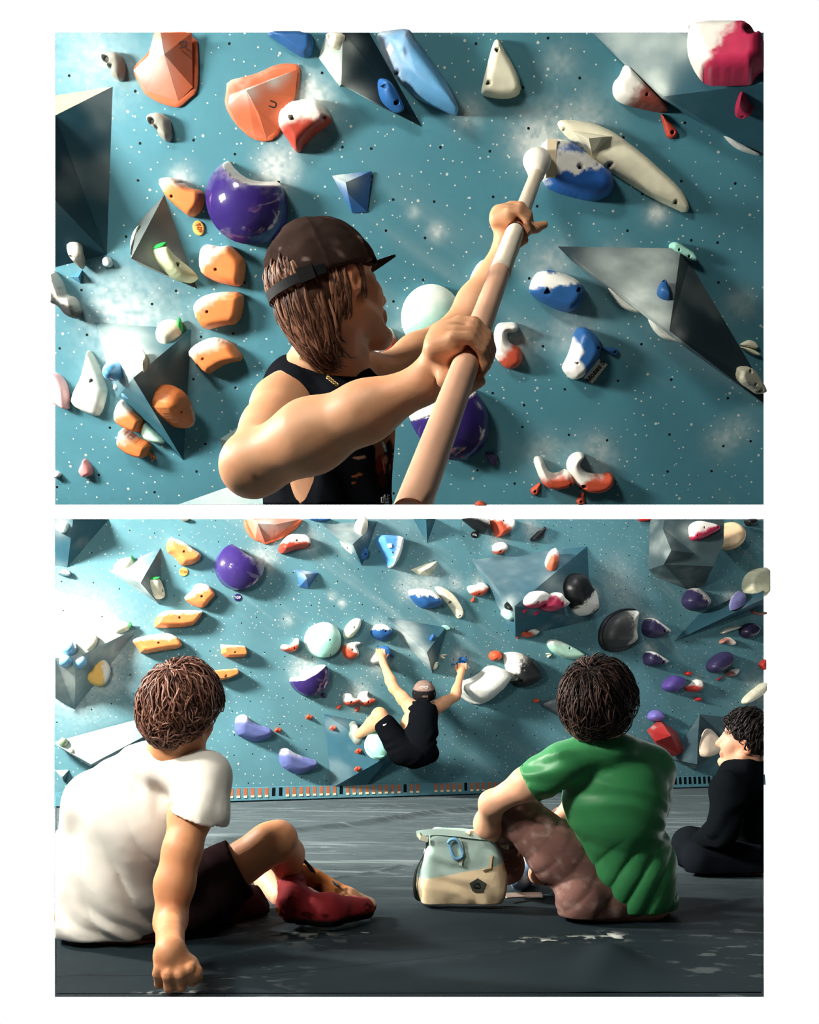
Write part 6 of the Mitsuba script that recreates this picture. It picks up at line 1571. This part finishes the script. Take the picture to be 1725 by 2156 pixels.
# legs
hip1, kn1 = P(312, 1935, 2.92), P(588, 1768, 3.02)
an1 = P(612, 1868, 3.24)
b.cone(hip1, P(445, 1862, 2.98), .085, .072, .03, SK); b.cone(P(445, 1862, 2.98), P(565, 1778, 3.01), .072, .060, .03, SK)
b.cone(P(565, 1778, 3.01), kn1, .056, .050, .03, SK)
b.cone(kn1, P(602, 1800, 3.14), .048, .054, .03, SK); b.cone(P(602, 1800, 3.14), an1, .052, .036, .03, SK)
b.cone(an1, P(660, 1900, 3.2), .036, .034, .03, SK)
b.cone(P(560, 1850, 3.6), P(590, 1888, 3.5), .045, .035, .02, SKIN2)
V, F, C = b.mesh(.0046, base=SK)
C = skin_tone(V, C, 5)
mott = sstep(.5, .75, cnoise(V, 26, 9))
C = C * (1 - .16 * mott[:, None] * np.array([.6, 1, 1.1]))
put(who + '__body', V, F, C, 'skin', True)
hair_mass(who, hc1, RH1, 1.0, [(.15, .062, .040), (.25, .115, .08), (.06, .025, .017), (.38, .20, .15)], 1700, .080, .0025, 21, ext=(.112, .092, .110), wave=.42, low_=-.62, lift=(-.006, .014), jitter=.5)
# T-shirt
WT = rgb(236, 232, 222)
tb = Body()
tb.ell(P(296, 1712, 2.82), RT, (.125, .185, .165), .05)
tb.ell(P(240, 1840, 2.88), RT, (.130, .180, .19), .06)
tb.ell(P(222, 1935, 2.92), None, (.19, .15, .088), .05)
tb.cone(P(300, 1625, 2.80), P(195, 1682, 2.87), .062, .072, .04)
tb.cone(P(345, 1612, 2.77), P(430, 1640, 2.73), .062, .074, .03)
tb.cone(P(428, 1640, 2.73), P(418, 1722, 2.655), .074, .078, .02)
tb.cone(P(195, 1682, 2.87), P(165, 1780, 2.95), .074, .072, .03)
tb.ell(P(350, 1610, 2.78), RT, (.088, .13, .045), .03)
tb.ell(P(366, 1560, 2.76), RH1, (.074, .068, .055), .006, cut=True)
ax = P(432, 1705, 2.665) - P(430, 1640, 2.73); ax /= np.linalg.norm(ax)
ax2 = P(450, 1735, 2.66)
tb.cone(P(418, 1732, 2.65), P(400, 1830, 2.58), .062, .070, .004, cut=True)
hemn = W3(-.62, -.78, -.1) ; hemn /= np.linalg.norm(hemn)
def tdisp(X):
    return creases(X, W3(.85, .50, .1), 8.5, .013, 3) * sstep(P(300, 1640, 2.8)[2], P(300, 1760, 2.8)[2], X[:, 2]) + folds(X, W3(.7, .55, .1), 15, .004, 5, 1.3, 3) + cloth_noise(X, .004, 8, 2)
sleeve_end = P(415, 1718, 2.66)
def sleeve_cut(X):
    near_sl = np.minimum((X - P(357, 1690, 2.7)) @ RGT, (P(380, 1700, 2.80) - X) @ FWD)
    return np.where(near_sl > 0, (X - sleeve_end) @ (W3(-.32, -.95, -.1)), -1)
V, F, C = tb.mesh(.005, disp=tdisp, base=WT, cuts=[sleeve_cut, lambda X: -(X[..., 2] - .004), lambda X: -col_cut(116)(X)])
put(who + '__t_shirt', V, F, C * (.96 + .08 * cnoise(V, 12, 3))[:, None], 'cloth', True)
# shorts
sb = Body()
SHC = rgb(40, 28, 30)
sb.cone(P(300, 1940, 2.93), P(440, 1870, 2.97), .125, .100, .04)
sb.cone(P(440, 1870, 2.97), P(508, 1822, 2.99), .100, .088, .03)
sb.cone(P(400, 1925, 2.99), P(560, 1905, 3.3), .085, .06, .03)
V, F, C = sb.mesh(.005, disp=lambda X: creases(X, W3(.8, .3, .3), 12, .009, 6) + cloth_noise(X, .004, 12, 4), base=SHC, cuts=[lambda X: (X - P(506, 1828, 2.99)) @ (kn1 - hip1) / np.linalg.norm(kn1 - hip1) - .0, lambda X: -(X[..., 2] - .004)])
put(who + '__shorts', V, F, C * (.7 + .6 * cnoise(V, 20, 8))[:, None], 'cloth', True)
# climbing shoe
shk = who + '__shoe'
fl = DF(690, 1926)
sh = Body()
h_, t_ = PF(618, 1922, .035), PF(766, 1914, .030)
sh.chain([P(612, 1846, fl + .02), h_ + W3(0, .045, 0)], [.046, .046], .03, rgb(128, 34, 40))
sh.chain([h_ + W3(0, .02, 0), PF(690, 1918, .045), t_], [.048, .047, .034], .03, rgb(134, 36, 42))
sh.cone(P(640, 1838, fl), PF(735, 1890, .062), .030, .026, .02, rgb(212, 132, 74))
sh.cone(PF(735, 1890, .062), PF(776, 1906, .026), .026, .026, .02, rgb(226, 190, 158))
V, F, C = sh.mesh(.004, disp=lambda X: folds(X, W3(.9, -.3, .1), 22, .003, 2, 1.5) + cloth_noise(X, .003, 22, 3), cuts=[lambda X: -(X[..., 2] - .004)], blend=.006)
dark = sstep(.035, .020, V[:, 2]) * sstep(.0, .03, (V - PF(640, 1925, 0)) @ W3(1, 0, 0) + .05)
C = C * (1 - dark[:, None]) + rgb(16, 16, 18) * dark[:, None]
slot = sstep(.66, .72, cnoise(V, 24, 7))
C = C * (1 - .75 * slot[:, None])
put(shk, V, F, C, 'matte', True)
labels[shk] = {'label': 'dark red climbing shoe with orange tongue and black rubber'}
for i, (a_, c_) in enumerate((((640, 1812), (660, 1836)), ((702, 1858), (716, 1872)))):
    v, f = ribbon([P(*a_, fl - .05), (P(*a_, fl - .05) + P(*c_, fl - .055)) / 2 + W3(0, .006, -.006), P(*c_, fl - .045)], .022, .004, W3(.3, .5, -.8))
    k = part_key(shk, 'strap')
    put(k, v, f, rgb(70, 84, 92) if i == 0 else rgb(120, 140, 150), 'matte', False)
v, f = ribbon(smooth_path([PF(588, 1918, .060), PF(604, 1918, .030), PF(640, 1926, .010)], 10), .012, .004, W3(0, 1, -.3))
k = part_key(shk, 'pull_loop'); put(k, v, f, rgb(196, 128, 60), 'matte', False)

# ---- person in the green T-shirt
who = 'person_002'
tag(who, 'dark-haired person in green T-shirt and chalky brown trousers sitting beside the bag', 'person')
SK = rgb(222, 168, 136)
b = Body()
FH = W3(.66, -.02, .75); RH2 = frame(FH, W3(.06, 1, .06))
hc2 = P(1264, 1492, 3.18); nb2 = P(1278, 1586, 3.24)
head(b, hc2, RH2, 1.02, SK, neck=nb2)
RT2 = frame(W3(.34, -.1, .93), W3(-.10, .99, .1))
b.ell(P(1296, 1690, 3.20), RT2, (.10, .15, .16), .05, SK); b.ell(P(1325, 1830, 3.24), RT2, (.10, .145, .15), .05, SK)
b.ell(P(1320, 1895, 3.28), None, (.155, .12, .075), .05, SK)
sl2, sr2 = P(1185, 1610, 3.18), P(1378, 1622, 3.25)
b.cone(nb2, sl2, .05, .058, .04, SK); b.cone(nb2, sr2, .05, .058, .04, SK)
el2 = P(1036, 1692, 3.26)
b.cone(sl2, P(1110, 1650, 3.20), .056, .050, .03, SK); b.cone(P(1110, 1650, 3.20), el2, .049, .036, .03, SK)
b.ell(P(1030, 1690, 3.25), None, (.024, .024, .026), .02, SK * np.array([1, .9, .85]))
b.cone(el2, P(1028, 1735, 3.34), .038, .044, .03, SK); b.cone(P(1028, 1735, 3.34), P(1060, 1775, 3.5), .043, .030, .03, SK)
b.cone(P(1060, 1775, 3.5), P(1100, 1772, 3.56), .030, .026, .02, SK)
for i in range(4):
    b.chain([P(1098, 1764 + i * 7, 3.56), P(1118, 1764 + i * 7, 3.55), P(1130, 1768 + i * 7, 3.52)], [.0095, .009, .008], .006, SK)
b.cone(sr2, P(1330, 1700, 3.42), .05, .042, .03, SK); b.cone(P(1330, 1700, 3.42), P(1215, 1680, 3.52), .04, .040, .03, SK)
b.cone(P(1215, 1690, 3.50), P(1168, 1738, 3.50), .040, .028, .03, SK); b.cone(P(1168, 1738, 3.50), P(1148, 1760, 3.5), .028, .024, .02, SK)
for i in range(4):
    b.chain([P(1150 - i * 5, 1752 + i * 6, 3.49), P(1136 - i * 4, 1764 + i * 6, 3.48), P(1130 - i * 3, 1778 + i * 5, 3.5)], [.0095, .009, .008], .006, SK)
kn2, kn3 = P(1083, 1706, 3.36), P(1196, 1745, 3.6)
b.cone(P(1262, 1885, 3.24), kn2, .10, .06, .03, SK); b.cone(kn2, P(1062, 1830, 3.58), .055, .04, .03, SK)
b.cone(P(1320, 1885, 3.34), kn3, .10, .06, .03, SK); b.cone(kn3, P(1135, 1840, 3.66), .055, .04, .03, SK)
b.cone(P(1062, 1830, 3.58), P(1040, 1850, 3.66), .035, .03, .03, SK)
V, F, C = b.mesh(.0048, base=SK)
put(who + '__body', V, F, skin_tone(V, C, 6), 'skin', True)
hair_mass(who, hc2, RH2, 1.05, [(.022, .012, .010), (.045, .024, .018), (.012, .007, .006), (.09, .05, .038)], 1700, .100, .0026, 33, ext=(.114, .098, .116), wave=.30, low_=-.80, face=.36, lift=(-.006, .012))
GR = rgb(56, 132, 80)
tb = Body()
tb.ell(P(1294, 1680, 3.20), RT2, (.122, .170, .175), .05)
tb.ell(P(1318, 1815, 3.24), RT2, (.122, .160, .18), .06)
tb.ell(P(1330, 1885, 3.27), None, (.150, .135, .10), .04)
tb.cone(P(1255, 1578, 3.17), P(1188, 1606, 3.17), .062, .068, .03)
tb.cone(P(1290, 1578, 3.18), P(1368, 1616, 3.25), .062, .076, .03)
tb.ell(P(1270, 1578, 3.19), RT2, (.082, .11, .05), .03)
tb.cone(P(1188, 1610, 3.17), P(1125, 1645, 3.19), .068, .066, .02)
tb.cone(P(1372, 1626, 3.25), P(1370, 1690, 3.34), .074, .068, .03)
tb.ell(P(1276, 1514, 3.18), RH2, (.070, .066, .042), .006, cut=True)
tb.cone(P(1128, 1643, 3.19), P(1050, 1688, 3.25), .055, .058, .004, cut=True)
def gdisp(X):
    low2 = sstep(P(1300, 1740, 3.2)[2], P(1300, 1850, 3.2)[2], X[:, 2])
    return creases(X, W3(.84, -.54, 0), 15, .013, 4, .7) * low2 + folds(X, W3(.1, 1, 0), 16, .003, 6, 1.4, 3) * (1 - low2) + cloth_noise(X, .003, 8, 3)
V, F, C = tb.mesh(.005, disp=gdisp, base=GR, cuts=[lambda X: np.where((X - P(1170, 1640, 3.2)) @ RGT < 0, (X - P(1112, 1648, 3.19)) @ W3(-.86, -.5, .1), -1), lambda X: -(X[..., 2] - .012)])
put(who + '__t_shirt', V, F, C * (.92 + .16 * cnoise(V, 12, 3))[:, None], 'silk', True)
PT = rgb(112, 82, 76)
sb = Body()
sb.cone(P(1285, 1882, 3.25), P(1178, 1798, 3.27), .116, .090, .05); sb.cone(P(1178, 1798, 3.27), kn2, .090, .077, .05)
sb.cone(kn2 + W3(0, .0, 0), P(1052, 1765, 3.46), .072, .066, .03); sb.cone(P(1052, 1765, 3.46), P(1072, 1826, 3.60), .064, .058, .03)
sb.cone(P(1330, 1890, 3.36), kn3, .11, .075, .03); sb.cone(kn3, P(1150, 1830, 3.68), .072, .055, .03)
sb.ell(P(1300, 1902, 3.28), None, (.165, .13, .085), .04)
sb.cone(P(1230, 1900, 3.18), P(1290, 1915, 3.20), .09, .07, .03)
def pdisp(X):
    return creases(X, W3(-.70, .68, .1), 16, .0065, 9, .8) + cloth_noise(X, .003, 14, 5)
V, F, C = sb.mesh(.005, disp=pdisp, base=PT, cuts=[lambda X: -(X[..., 2] - .004)])
ch = sstep(.58, .72, cnoise(V, 13, 4)) * sstep(.45, .6, cnoise(V, 5, 12)) + .3 * sstep(.5, .8, cnoise(V, 40, 2))
C = C * (.75 + .5 * cnoise(V, 9, 6))[:, None]
C = C * (1 - .6 * np.clip(ch, 0, 1)[:, None]) + rgb(205, 190, 180) * .6 * np.clip(ch, 0, 1)[:, None]
put(who + '__trousers', V, F, C, 'cloth', True)
shk = who + '__shoe'
sh = Body()
fl = DF(1110, 1858)
sh.chain([P(1118, 1798, fl), P(1112, 1835, fl), PF(1092, 1856, .03)], [.034, .040, .032], .02, rgb(120, 150, 180))
sh.cone(P(1118, 1795, fl - .02), P(1124, 1822, fl - .02), .026, .02, .01, rgb(225, 225, 220))
sh.cone(P(1118, 1846, fl - .01), PF(1098, 1862, .012), .022, .018, .01, rgb(70, 120, 190))
V, F, C = sh.mesh(.004, blend=.005)
put(shk, V, F, C, 'matte', True)
labels[shk] = {'label': 'blue and white shoe'}

# ---- person in black at the right edge
who = 'person_003'
tag(who, 'person in black shirt sitting in the shade at the right edge, seen from the side', 'person')
SK = rgb(214, 158, 128)
b = Body()
FH = W3(-.86, .12, .42); RH3 = frame(FH, W3(.08, 1, 0))
hc3 = P(1571, 1560, 4.2); nb3 = P(1580, 1622, 4.22)
head(b, hc3, RH3, 1.0, SK, neck=nb3)
RT3 = frame(W3(-.8, 0, .5), W3(.05, 1, 0))
b.ell(P(1580, 1690, 4.24), RT3, (.11, .15, .15), .05, SK); b.ell(P(1590, 1785, 4.26), RT3, (.11, .14, .14), .05, SK)
b.cone(nb3, P(1540, 1660, 4.05), .05, .06, .04, SK); b.cone(P(1540, 1660, 4.05), P(1530, 1745, 4.02), .05, .042, .03, SK); b.cone(P(1530, 1745, 4.02), P(1470, 1778, 4.2), .04, .03, .03, SK)
b.cone(P(1590, 1812, 4.25), P(1460, 1785, 4.25), .09, .06, .04, SK); b.cone(P(1460, 1785, 4.25), P(1520, 1815, 4.45), .06, .045, .03, SK)
V, F, C = b.mesh(.0048, base=SK, cuts=[col_cut(1608)])
put(who + '__body', V, F, skin_tone(V, C, 7), 'skin', True)
hair_mass(who, hc3, RH3, 1.0, [(.010, .007, .007), (.02, .014, .012), (.006, .005, .005)], 600, .05, .0030, 41, ext=(.108, .088, .106), wave=.12, low_=-.35, face=.66, nape=False, jitter=.25, lift=(-.004, .003))
BK = rgb(17, 21, 24)
tb = Body()
tb.ell(P(1578, 1690, 4.24), RT3, (.13, .17, .17), .05); tb.ell(P(1590, 1790, 4.26), RT3, (.135, .165, .13), .05)
tb.cone(P(1580, 1626, 4.22), P(1538, 1663, 4.05), .066, .078, .03); tb.cone(P(1536, 1668, 4.05), P(1522, 1748, 4.02), .07, .06, .03)
tb.cone(P(1522, 1748, 4.02), P(1478, 1772, 4.16), .058, .045, .03)
tb.ell(P(1574, 1616, 4.20), RT3, (.092, .12, .050), .03)
tb.ell(P(1568, 1648, 4.18), RT3, (.115, .165, .075), .04)
tb.ell(P(1568, 1590, 4.20), RH3, (.062, .058, .034), .006, cut=True)
V, F, C = tb.mesh(.006, disp=lambda X: folds(X, W3(.6, -.8, 0), 10, .007, 5, 1.3) + cloth_noise(X, .004, 8, 3), base=BK, cuts=[col_cut(1608), lambda X: -(X[..., 2] - .02)])
put(who + '__shirt', V, F, C, 'cloth', True)
sb = Body()
sb.cone(P(1592, 1808, 4.27), P(1458, 1786, 4.22), .115, .085, .03); sb.cone(P(1458, 1786, 4.22), P(1535, 1812, 4.45), .08, .06, .03)
sb.cone(P(1592, 1815, 4.15), P(1475, 1812, 4.12), .09, .075, .03)
V, F, C = sb.mesh(.006, disp=lambda X: folds(X, W3(.5, -.7, .3), 11, .006, 7, 1.3) + cloth_noise(X, .004, 10, 3), base=rgb(22, 26, 31), cuts=[col_cut(1608), lambda X: -(X[..., 2] - .004)])
put(who + '__trousers', V, F, C, 'cloth', True)

# ---- climber hanging from two blue holds
who = 'person_004'
tag(who, 'climber in black cap, tank top and shorts hanging on the lower wall', 'person')
SK = rgb(222, 162, 122)
def DW(px, py): return float((LO.to3(px, py) - CAM) @ FWD)
def PW(px, py, off): return P(px, py, DW(px, py) - off)
b = Body()
FH = W3(.06, .42, .90); RH4 = frame(FH, W3(0, .9, -.42))
hc4 = PW(893, 1466, .34); nb4 = PW(890, 1492, .36)
head(b, hc4, RH4, 1.0, SK, neck=nb4)
sl4, sr4, pv4 = PW(864, 1488, .34), PW(914, 1492, .34), PW(866, 1586, .48)
up4 = (nb4 - pv4) / np.linalg.norm(nb4 - pv4)
RT4 = frame(W3(.1, .1, 1), up4)
b.ell(nb4 * .62 + pv4 * .38 + W3(.0, -.02, 0), RT4, (.10, .155, .19), .05, SK); b.ell(nb4 * .2 + pv4 * .8, RT4, (.10, .135, .16), .05, SK)
b.cone(nb4, sl4, .05, .06, .04, SK); b.cone(nb4, sr4, .05, .06, .04, SK)
el4, wl4, hl4 = PW(829, 1448, .26), PW(807, 1396, .15), PW(803, 1382, .12)
arm(b, sl4, el4, wl4, skin=SK, s=1.0, r=(.062, .052, .042, .046, .028))
b.cone(wl4, hl4, .030, .034, .02, SK)
for i in range(4):
    b.chain([hl4 + W3(-.036 + .022 * i, .01, 0), hl4 + W3(-.040 + .022 * i, .05, .03), hl4 + W3(-.040 + .022 * i, .055, .075)], [.011, .010, .009], .006, SK)
b.chain([hl4 + W3(.03, -.02, 0), hl4 + W3(.055, .012, .03), hl4 + W3(.05, .03, .06)], [.013, .011, .010], .008, SK)
er4, wr4, hr4 = PW(959, 1466, .26), PW(968, 1428, .15), PW(973, 1410, .12)
arm(b, sr4, er4, wr4, skin=SK, s=1.0, r=(.062, .052, .042, .044, .028))
b.cone(wr4, hr4, .029, .034, .02, SK)
for i in range(4):
    b.chain([hr4 + W3(-.030 + .022 * i, .01, 0), hr4 + W3(-.028 + .022 * i, .045, .03), hr4 + W3(-.026 + .022 * i, .040, .075)], [.011, .010, .009], .006, SK)
b.chain([hr4 + W3(-.032, -.02, 0), hr4 + W3(-.055, .01, .03), hr4 + W3(-.05, .03, .06)], [.013, .011, .010], .008, SK)
hip4, kn4, an4 = PW(846, 1580, .45), PW(799, 1506, .38), PW(754, 1548, .17)
b.cone(hip4, kn4, .10, .062, .03, SK)
mid = kn4 + (an4 - kn4) * .3 + W3(0, -.02, 0)
b.cone(kn4, mid, .058, .060, .03, SK); b.cone(mid, an4, .060, .036, .03, SK)
hip5, kn5 = PW(872, 1588, .45), PW(905, 1585, .20)
b.cone(hip5, kn5, .085, .055, .03, SK); b.cone(kn5, PW(890, 1592, .10), .05, .035, .03, SK)
V, F, C = b.mesh(.0075, base=SK)
put(who + '__body', V, F, skin_tone(V, C, 8), 'skin', True)
tb = Body()
tb.ell(nb4 * .62 + pv4 * .38 + W3(.012, -.0, -.01), RT4, (.118, .150, .225), .05); tb.ell(nb4 * .12 + pv4 * .88 + W3(.03, 0, 0), RT4, (.125, .165, .15), .06)
tb.ell(nb4 * .36 + pv4 * .64 + W3(.02, 0, 0), RT4, (.120, .150, .22), .06)
tb.cone(PW(880, 1494, .36), PW(871, 1489, .36), .058, .056, .03); tb.cone(PW(898, 1494, .36), PW(909, 1492, .36), .058, .056, .03)
tb.cone(PW(893, 1590, .46), PW(845, 1592, .47), .06, .06, .03)
tb.ell(PW(850, 1508, .38), None, (.050, .2, .12), .006, cut=True)
V, F, C = tb.mesh(.0075, disp=lambda X: folds(X, W3(.4, -.9, 0), 7, .008, 3, 1.3) + cloth_noise(X, .006, 7, 2), base=rgb(15, 18, 22))
put(who + '__tank_top', V, F, C, 'cloth', True)
sb = Body()
sb.cone(hip4 + W3(.0, 0, 0), kn4 * .72 + hip4 * .28, .118, .092, .03); sb.ell(nb4 * .05 + pv4 * .95, RT4, (.12, .155, .13), .04); sb.cone(hip5, kn5, .115, .085, .03)
V, F, C = sb.mesh(.0075, disp=lambda X: folds(X, W3(.7, -.7, 0), 12, .006, 5, 1.3) + cloth_noise(X, .005, 9, 4), base=rgb(13, 15, 19))
shc_ = who + '__shorts'
put(shc_, V, F, C, 'cloth', True)
TMV, TMF = V, F
def on_mesh(V, F, px, py, lift=.004):
    d = ray(px, py); tri = V[F]
    n = np.cross(tri[:, 1] - tri[:, 0], tri[:, 2] - tri[:, 0])
    den = n @ d
    s = ((tri[:, 0] - CAM) * n).sum(1) / np.where(abs(den) < 1e-12, 1e-12, den)
    q = CAM + s[:, None] * d
    ok = s > 0
    for i in range(3):
        ok &= (np.cross(tri[:, (i + 1) % 3] - tri[:, i], q - tri[:, i]) * n).sum(1) >= 0
    return None if not ok.any() else CAM + (s[ok].min() - lift) * d
sw = [on_mesh(V, F, *q) for q in ((806.5, 1526), (808, 1527), (811, 1526), (814.5, 1523.5))]
if all(q is not None for q in sw):
    v, f = tube(np.array(sw), [.003, .009, .006, .002], 6)
    put(shc_ + '__emblem', v, f, rgb(235, 235, 235), 'matte', True)
    labels[shc_ + '__emblem'] = {'label': 'small white curved tick emblem'}
cb = Body()
cb.ell(hc4 + RH4 @ np.array([-.010, 0, .034]), RH4, (.118, .100, .112), .02)
cb.ell(hc4 + RH4 @ np.array([-.130, 0, .034]), RH4, (.050, .050, .030), .004, cut=True)
V, F, C = cb.mesh(.006, disp=lambda X: cloth_noise(X, .004, 20, 3), cuts=[lambda X: -((X - hc4) @ RH4[:, 2] - .012)], base=rgb(30, 28, 30))
w = sstep(.060, .075, (V - hc4) @ UPV)[:, None] * (.55 + .7 * cnoise(V, 18, 4))[:, None] + .5 * sstep(.62, .74, cnoise(V, 34, 9))[:, None]
C = C * (1 - np.clip(w, 0, 1)) + rgb(140, 118, 108) * np.clip(w, 0, 1)
put(who + '__cap', V, F, C, 'cloth', True)
v, f = tube(smooth_path([q for q in (on_mesh(V, F, *p_, .002) for p_ in ((885, 1449), (884.5, 1446.5), (888, 1445.5), (893, 1445), (898, 1445.5), (901.5, 1446.5), (901, 1449), (896, 1448.5), (890, 1448.5), (885, 1449))) if q is not None], 40), .0035, 5); put(who + '__cap__strap_edge', v, f, rgb(205, 200, 190), 'matte', True)
v, f = brim(hc4, RH4, 1.0, inner=(.108, .092))
put(who + '__cap__brim', v, f, rgb(60, 52, 50), 'cloth', 40)
arc = [hc4 + RH4 @ np.array([-.010 + .122 * math.cos(t), .103 * math.sin(t), .016]) for t in np.linspace(math.radians(125), math.radians(235), 20)]
v, f = ribbon(arc, .018, .003, RH4[:, 2]); put(who + '__cap__strap', v, f, rgb(170, 160, 150), 'satin', False)
rng = np.random.default_rng(8)
v, f, c = locks(110, hc4 + RH4 @ np.array([-.01, 0, .02]), RH4, (.106, .088, .19), 1.0, rng, lambda r: np.array([-1, r.uniform(-.85, .85), r.uniform(-.35, .02)]), lambda u: np.array([.05, 0, -1.0]), .10, .007, cols=[(.02, .013, .01), (.05, .03, .02)])
put(who + '__hair', v, f, c, 'hair_sheen', True)
sh = Body()
sh.chain([PW(753, 1557, .15), PW(746, 1545, .11), PW(744, 1527, .07)], [.042, .046, .036], .03, rgb(112, 128, 122))
sh.cone(PW(751, 1549, .165), PW(749, 1532, .125), .026, .022, .012, rgb(196, 198, 176))
sh.cone(PW(741, 1556, .09), PW(739, 1530, .05), .022, .020, .01, rgb(150, 160, 150))
sh.cone(PW(752, 1561, .15), PW(757, 1562, .14), .016, .012, .01, rgb(225, 225, 210))
V, F, C = sh.mesh(.006, blend=.008)
put(who + '__shoe', V, F, C * (.8 + .4 * cnoise(V, 30, 2))[:, None], 'matte', True)
# ---------------------------------------------------------------- roll-top bag
bag = 'backpack'
tag(bag, 'small roll-top backpack, grey-green top and cream bottom, standing on the mat', 'backpack')
BD = DF(970, 1906)
Q_ = lambda x, y, d=0: P(x, y, BD + d)
GG, CR = rgb(168, 194, 186), rgb(236, 214, 176)
bb = Body()
for (x0, y0), (x1, y1), r, colr in (((908, 1760), (1050, 1768), .030, GG), ((904, 1800), (1046, 1800), .040, GG), ((900, 1835), (1046, 1830), .046, GG), ((896, 1860), (1046, 1855), .050, CR), ((898, 1885), (1044, 1882), .050, CR)):
    bb.cone(Q_(x0 + 14, y0, .03), Q_(x1 - 12, y1, .03), r, r, .03, colr)
def bdisp(X):
    return cloth_noise(X, .006, 11, 4) + folds(X, W3(.2, 1, 0), 12, .003, 5, 1.3) + folds(X, W3(.9, .4, 0), 10, .003, 7, 1.3)
V, F, C = bb.mesh(.0042, disp=bdisp, cuts=[lambda X: -(X[..., 2] - .004)])
yx = np.array([proj_ for proj_ in zip(*((lambda q: (W_PX / 2 + F_PX * (q @ RGT) / (q @ FWD), H_PX / 2 - F_PX * (q @ UPV) / (q @ FWD)))(V - CAM)))])
# the two cloths meet along a slanting seam, in the bag's own frame
s_ = (V - Q_(893, 1848)) @ UPV - (V - Q_(893, 1848)) @ RGT * (30 / 165.0)
w = sstep(-.003, .003, s_)[:, None]
C = CR * (1 - w) + GG * (.82 + .36 * cnoise(V, 12, 3))[:, None] * w
C = C * (.86 + .28 * cnoise(V, 16, 6))[:, None]
put(bag + '__body', V, F, C, 'cloth', True)
BV, BF = V, F
def onb(px, py, lift=.004):
    q = on_mesh(BV, BF, px, py, lift)
    return Q_(px, py, -.02) if q is None else q
# rolled top edge with its lugs
v, f = ribbon(smooth_path([Q_(878, 1756, .02), Q_(910, 1752, .01), Q_(980, 1757, .0), Q_(1052, 1764, .01)], 24), .020, .012, W3(0, 1, .3)); put(bag + '__rolled_edge', v, f, GG * 1.05, 'cloth', False)
v, f = ribbon([Q_(882, 1756, .01), Q_(886, 1764, .0), Q_(902, 1768, -.01)], .016, .005, W3(.2, 1, 0)); put(part_key(bag, 'buckle'), v, f, rgb(170, 172, 150), 'matte', False)
v, f = ribbon([Q_(1052, 1772, 0), Q_(1062, 1780, -.005), Q_(1072, 1782, -.005)], .020, .006, W3(.2, 1, 0)); put(part_key(bag, 'buckle'), v, f, rgb(190, 182, 155), 'matte', False)
v, f = ribbon([Q_(984, 1756, -.01), Q_(988, 1750, 0), Q_(996, 1752, .01)], .016, .007, W3(1, 0, 0)); put(part_key(bag, 'buckle'), v, f, rgb(220, 210, 180), 'matte', False)
v, f = ribbon(smooth_path([onb(966, 1766, .012), onb(972, 1785, .012), onb(969, 1822, .010)], 12), .010, .004, W3(1, 0, 0)); put(bag + '__top_strap', v, f, rgb(190, 200, 180), 'cloth', False)
ring_ = [onb(x, y, .012) for x, y in ((944, 1776), (950, 1768), (962, 1768), (972, 1788), (975, 1798), (970, 1806), (960, 1808), (954, 1802), (944, 1776))]
v, f = tube(smooth_path(ring_, 40), .0055, 8); put(bag + '__carabiner', v, f, rgb(110, 165, 200), 'satin', True)
labels[bag + '__carabiner'] = {'label': 'light blue carabiner'}
# pentagon patch
cx, cy = 1006, 1865
pt = [onb(cx + 18 * math.cos(a), cy + 15 * math.sin(a), .007) for a in np.radians([-90, -18, 54, 126, 198])]
n_ = np.cross(pt[1] - pt[0], pt[2] - pt[0]); n_ /= np.linalg.norm(n_)
if n_ @ FWD > 0: n_ = -n_
m = slab(pt, n_, .004); put(bag + '__patch', m.vertices, m.faces, rgb(70, 74, 68), 'matte', False)
labels[bag + '__patch'] = {'label': 'dark five-sided logo patch'}
pc_ = np.mean(pt, 0) + n_ * .0015
L_ = lambda x, y: pc_ + RGT * x + np.cross(n_, RGT) * -y * -1
vs, fs, o = [], [], 0
for line in ([(-.012, .008), (-.012, -.006), (.004, -.006)], [(-.006, .006), (.002, .010), (.010, .002)], [(.004, .004), (.010, -.006), (.002, -.010)]):
    v, f = tube(np.array([L_(*q) for q in line]), .0016, 5); vs.append(v); fs.append(f + o); o += len(v)
put(bag + '__patch__emblem', np.vstack(vs), np.vstack(fs), rgb(22, 26, 24), 'matte', True)
# shoulder strap at the side
v, f = ribbon(smooth_path([Q_(900, 1772, .03), Q_(893, 1800, .03), Q_(876, 1835, .02), Q_(873, 1868, .01), PF(884, 1890, .012), PF(896, 1893, .02)], 30), .022, .005, W3(.3, .2, 1)); put(bag + '__shoulder_strap', v, f, rgb(66, 74, 70), 'cloth', False)
labels[bag + '__shoulder_strap'] = {'label': 'dark shoulder strap'}
v, f = ribbon([onb(1035, 1800, .006), onb(1032, 1826, .008), onb(1018, 1834, .006)], .010, .003, W3(.6, .3, 0)); put(bag + '__zip_cord', v, f, rgb(196, 176, 140), 'cloth', False)
# flat pale strap lying on the mat between the bag and the trousers
v, f = ribbon([PF(1062, 1886, .012), PF(1100, 1884, .008), PF(1142, 1884, .008)], .030, .004, W3(0, .1, 1)); put('webbing_strap', v, f, rgb(216, 196, 186), 'cloth', False)
tag('webbing_strap', 'pale webbing strap lying on the mat between backpack and trousers', 'strap')
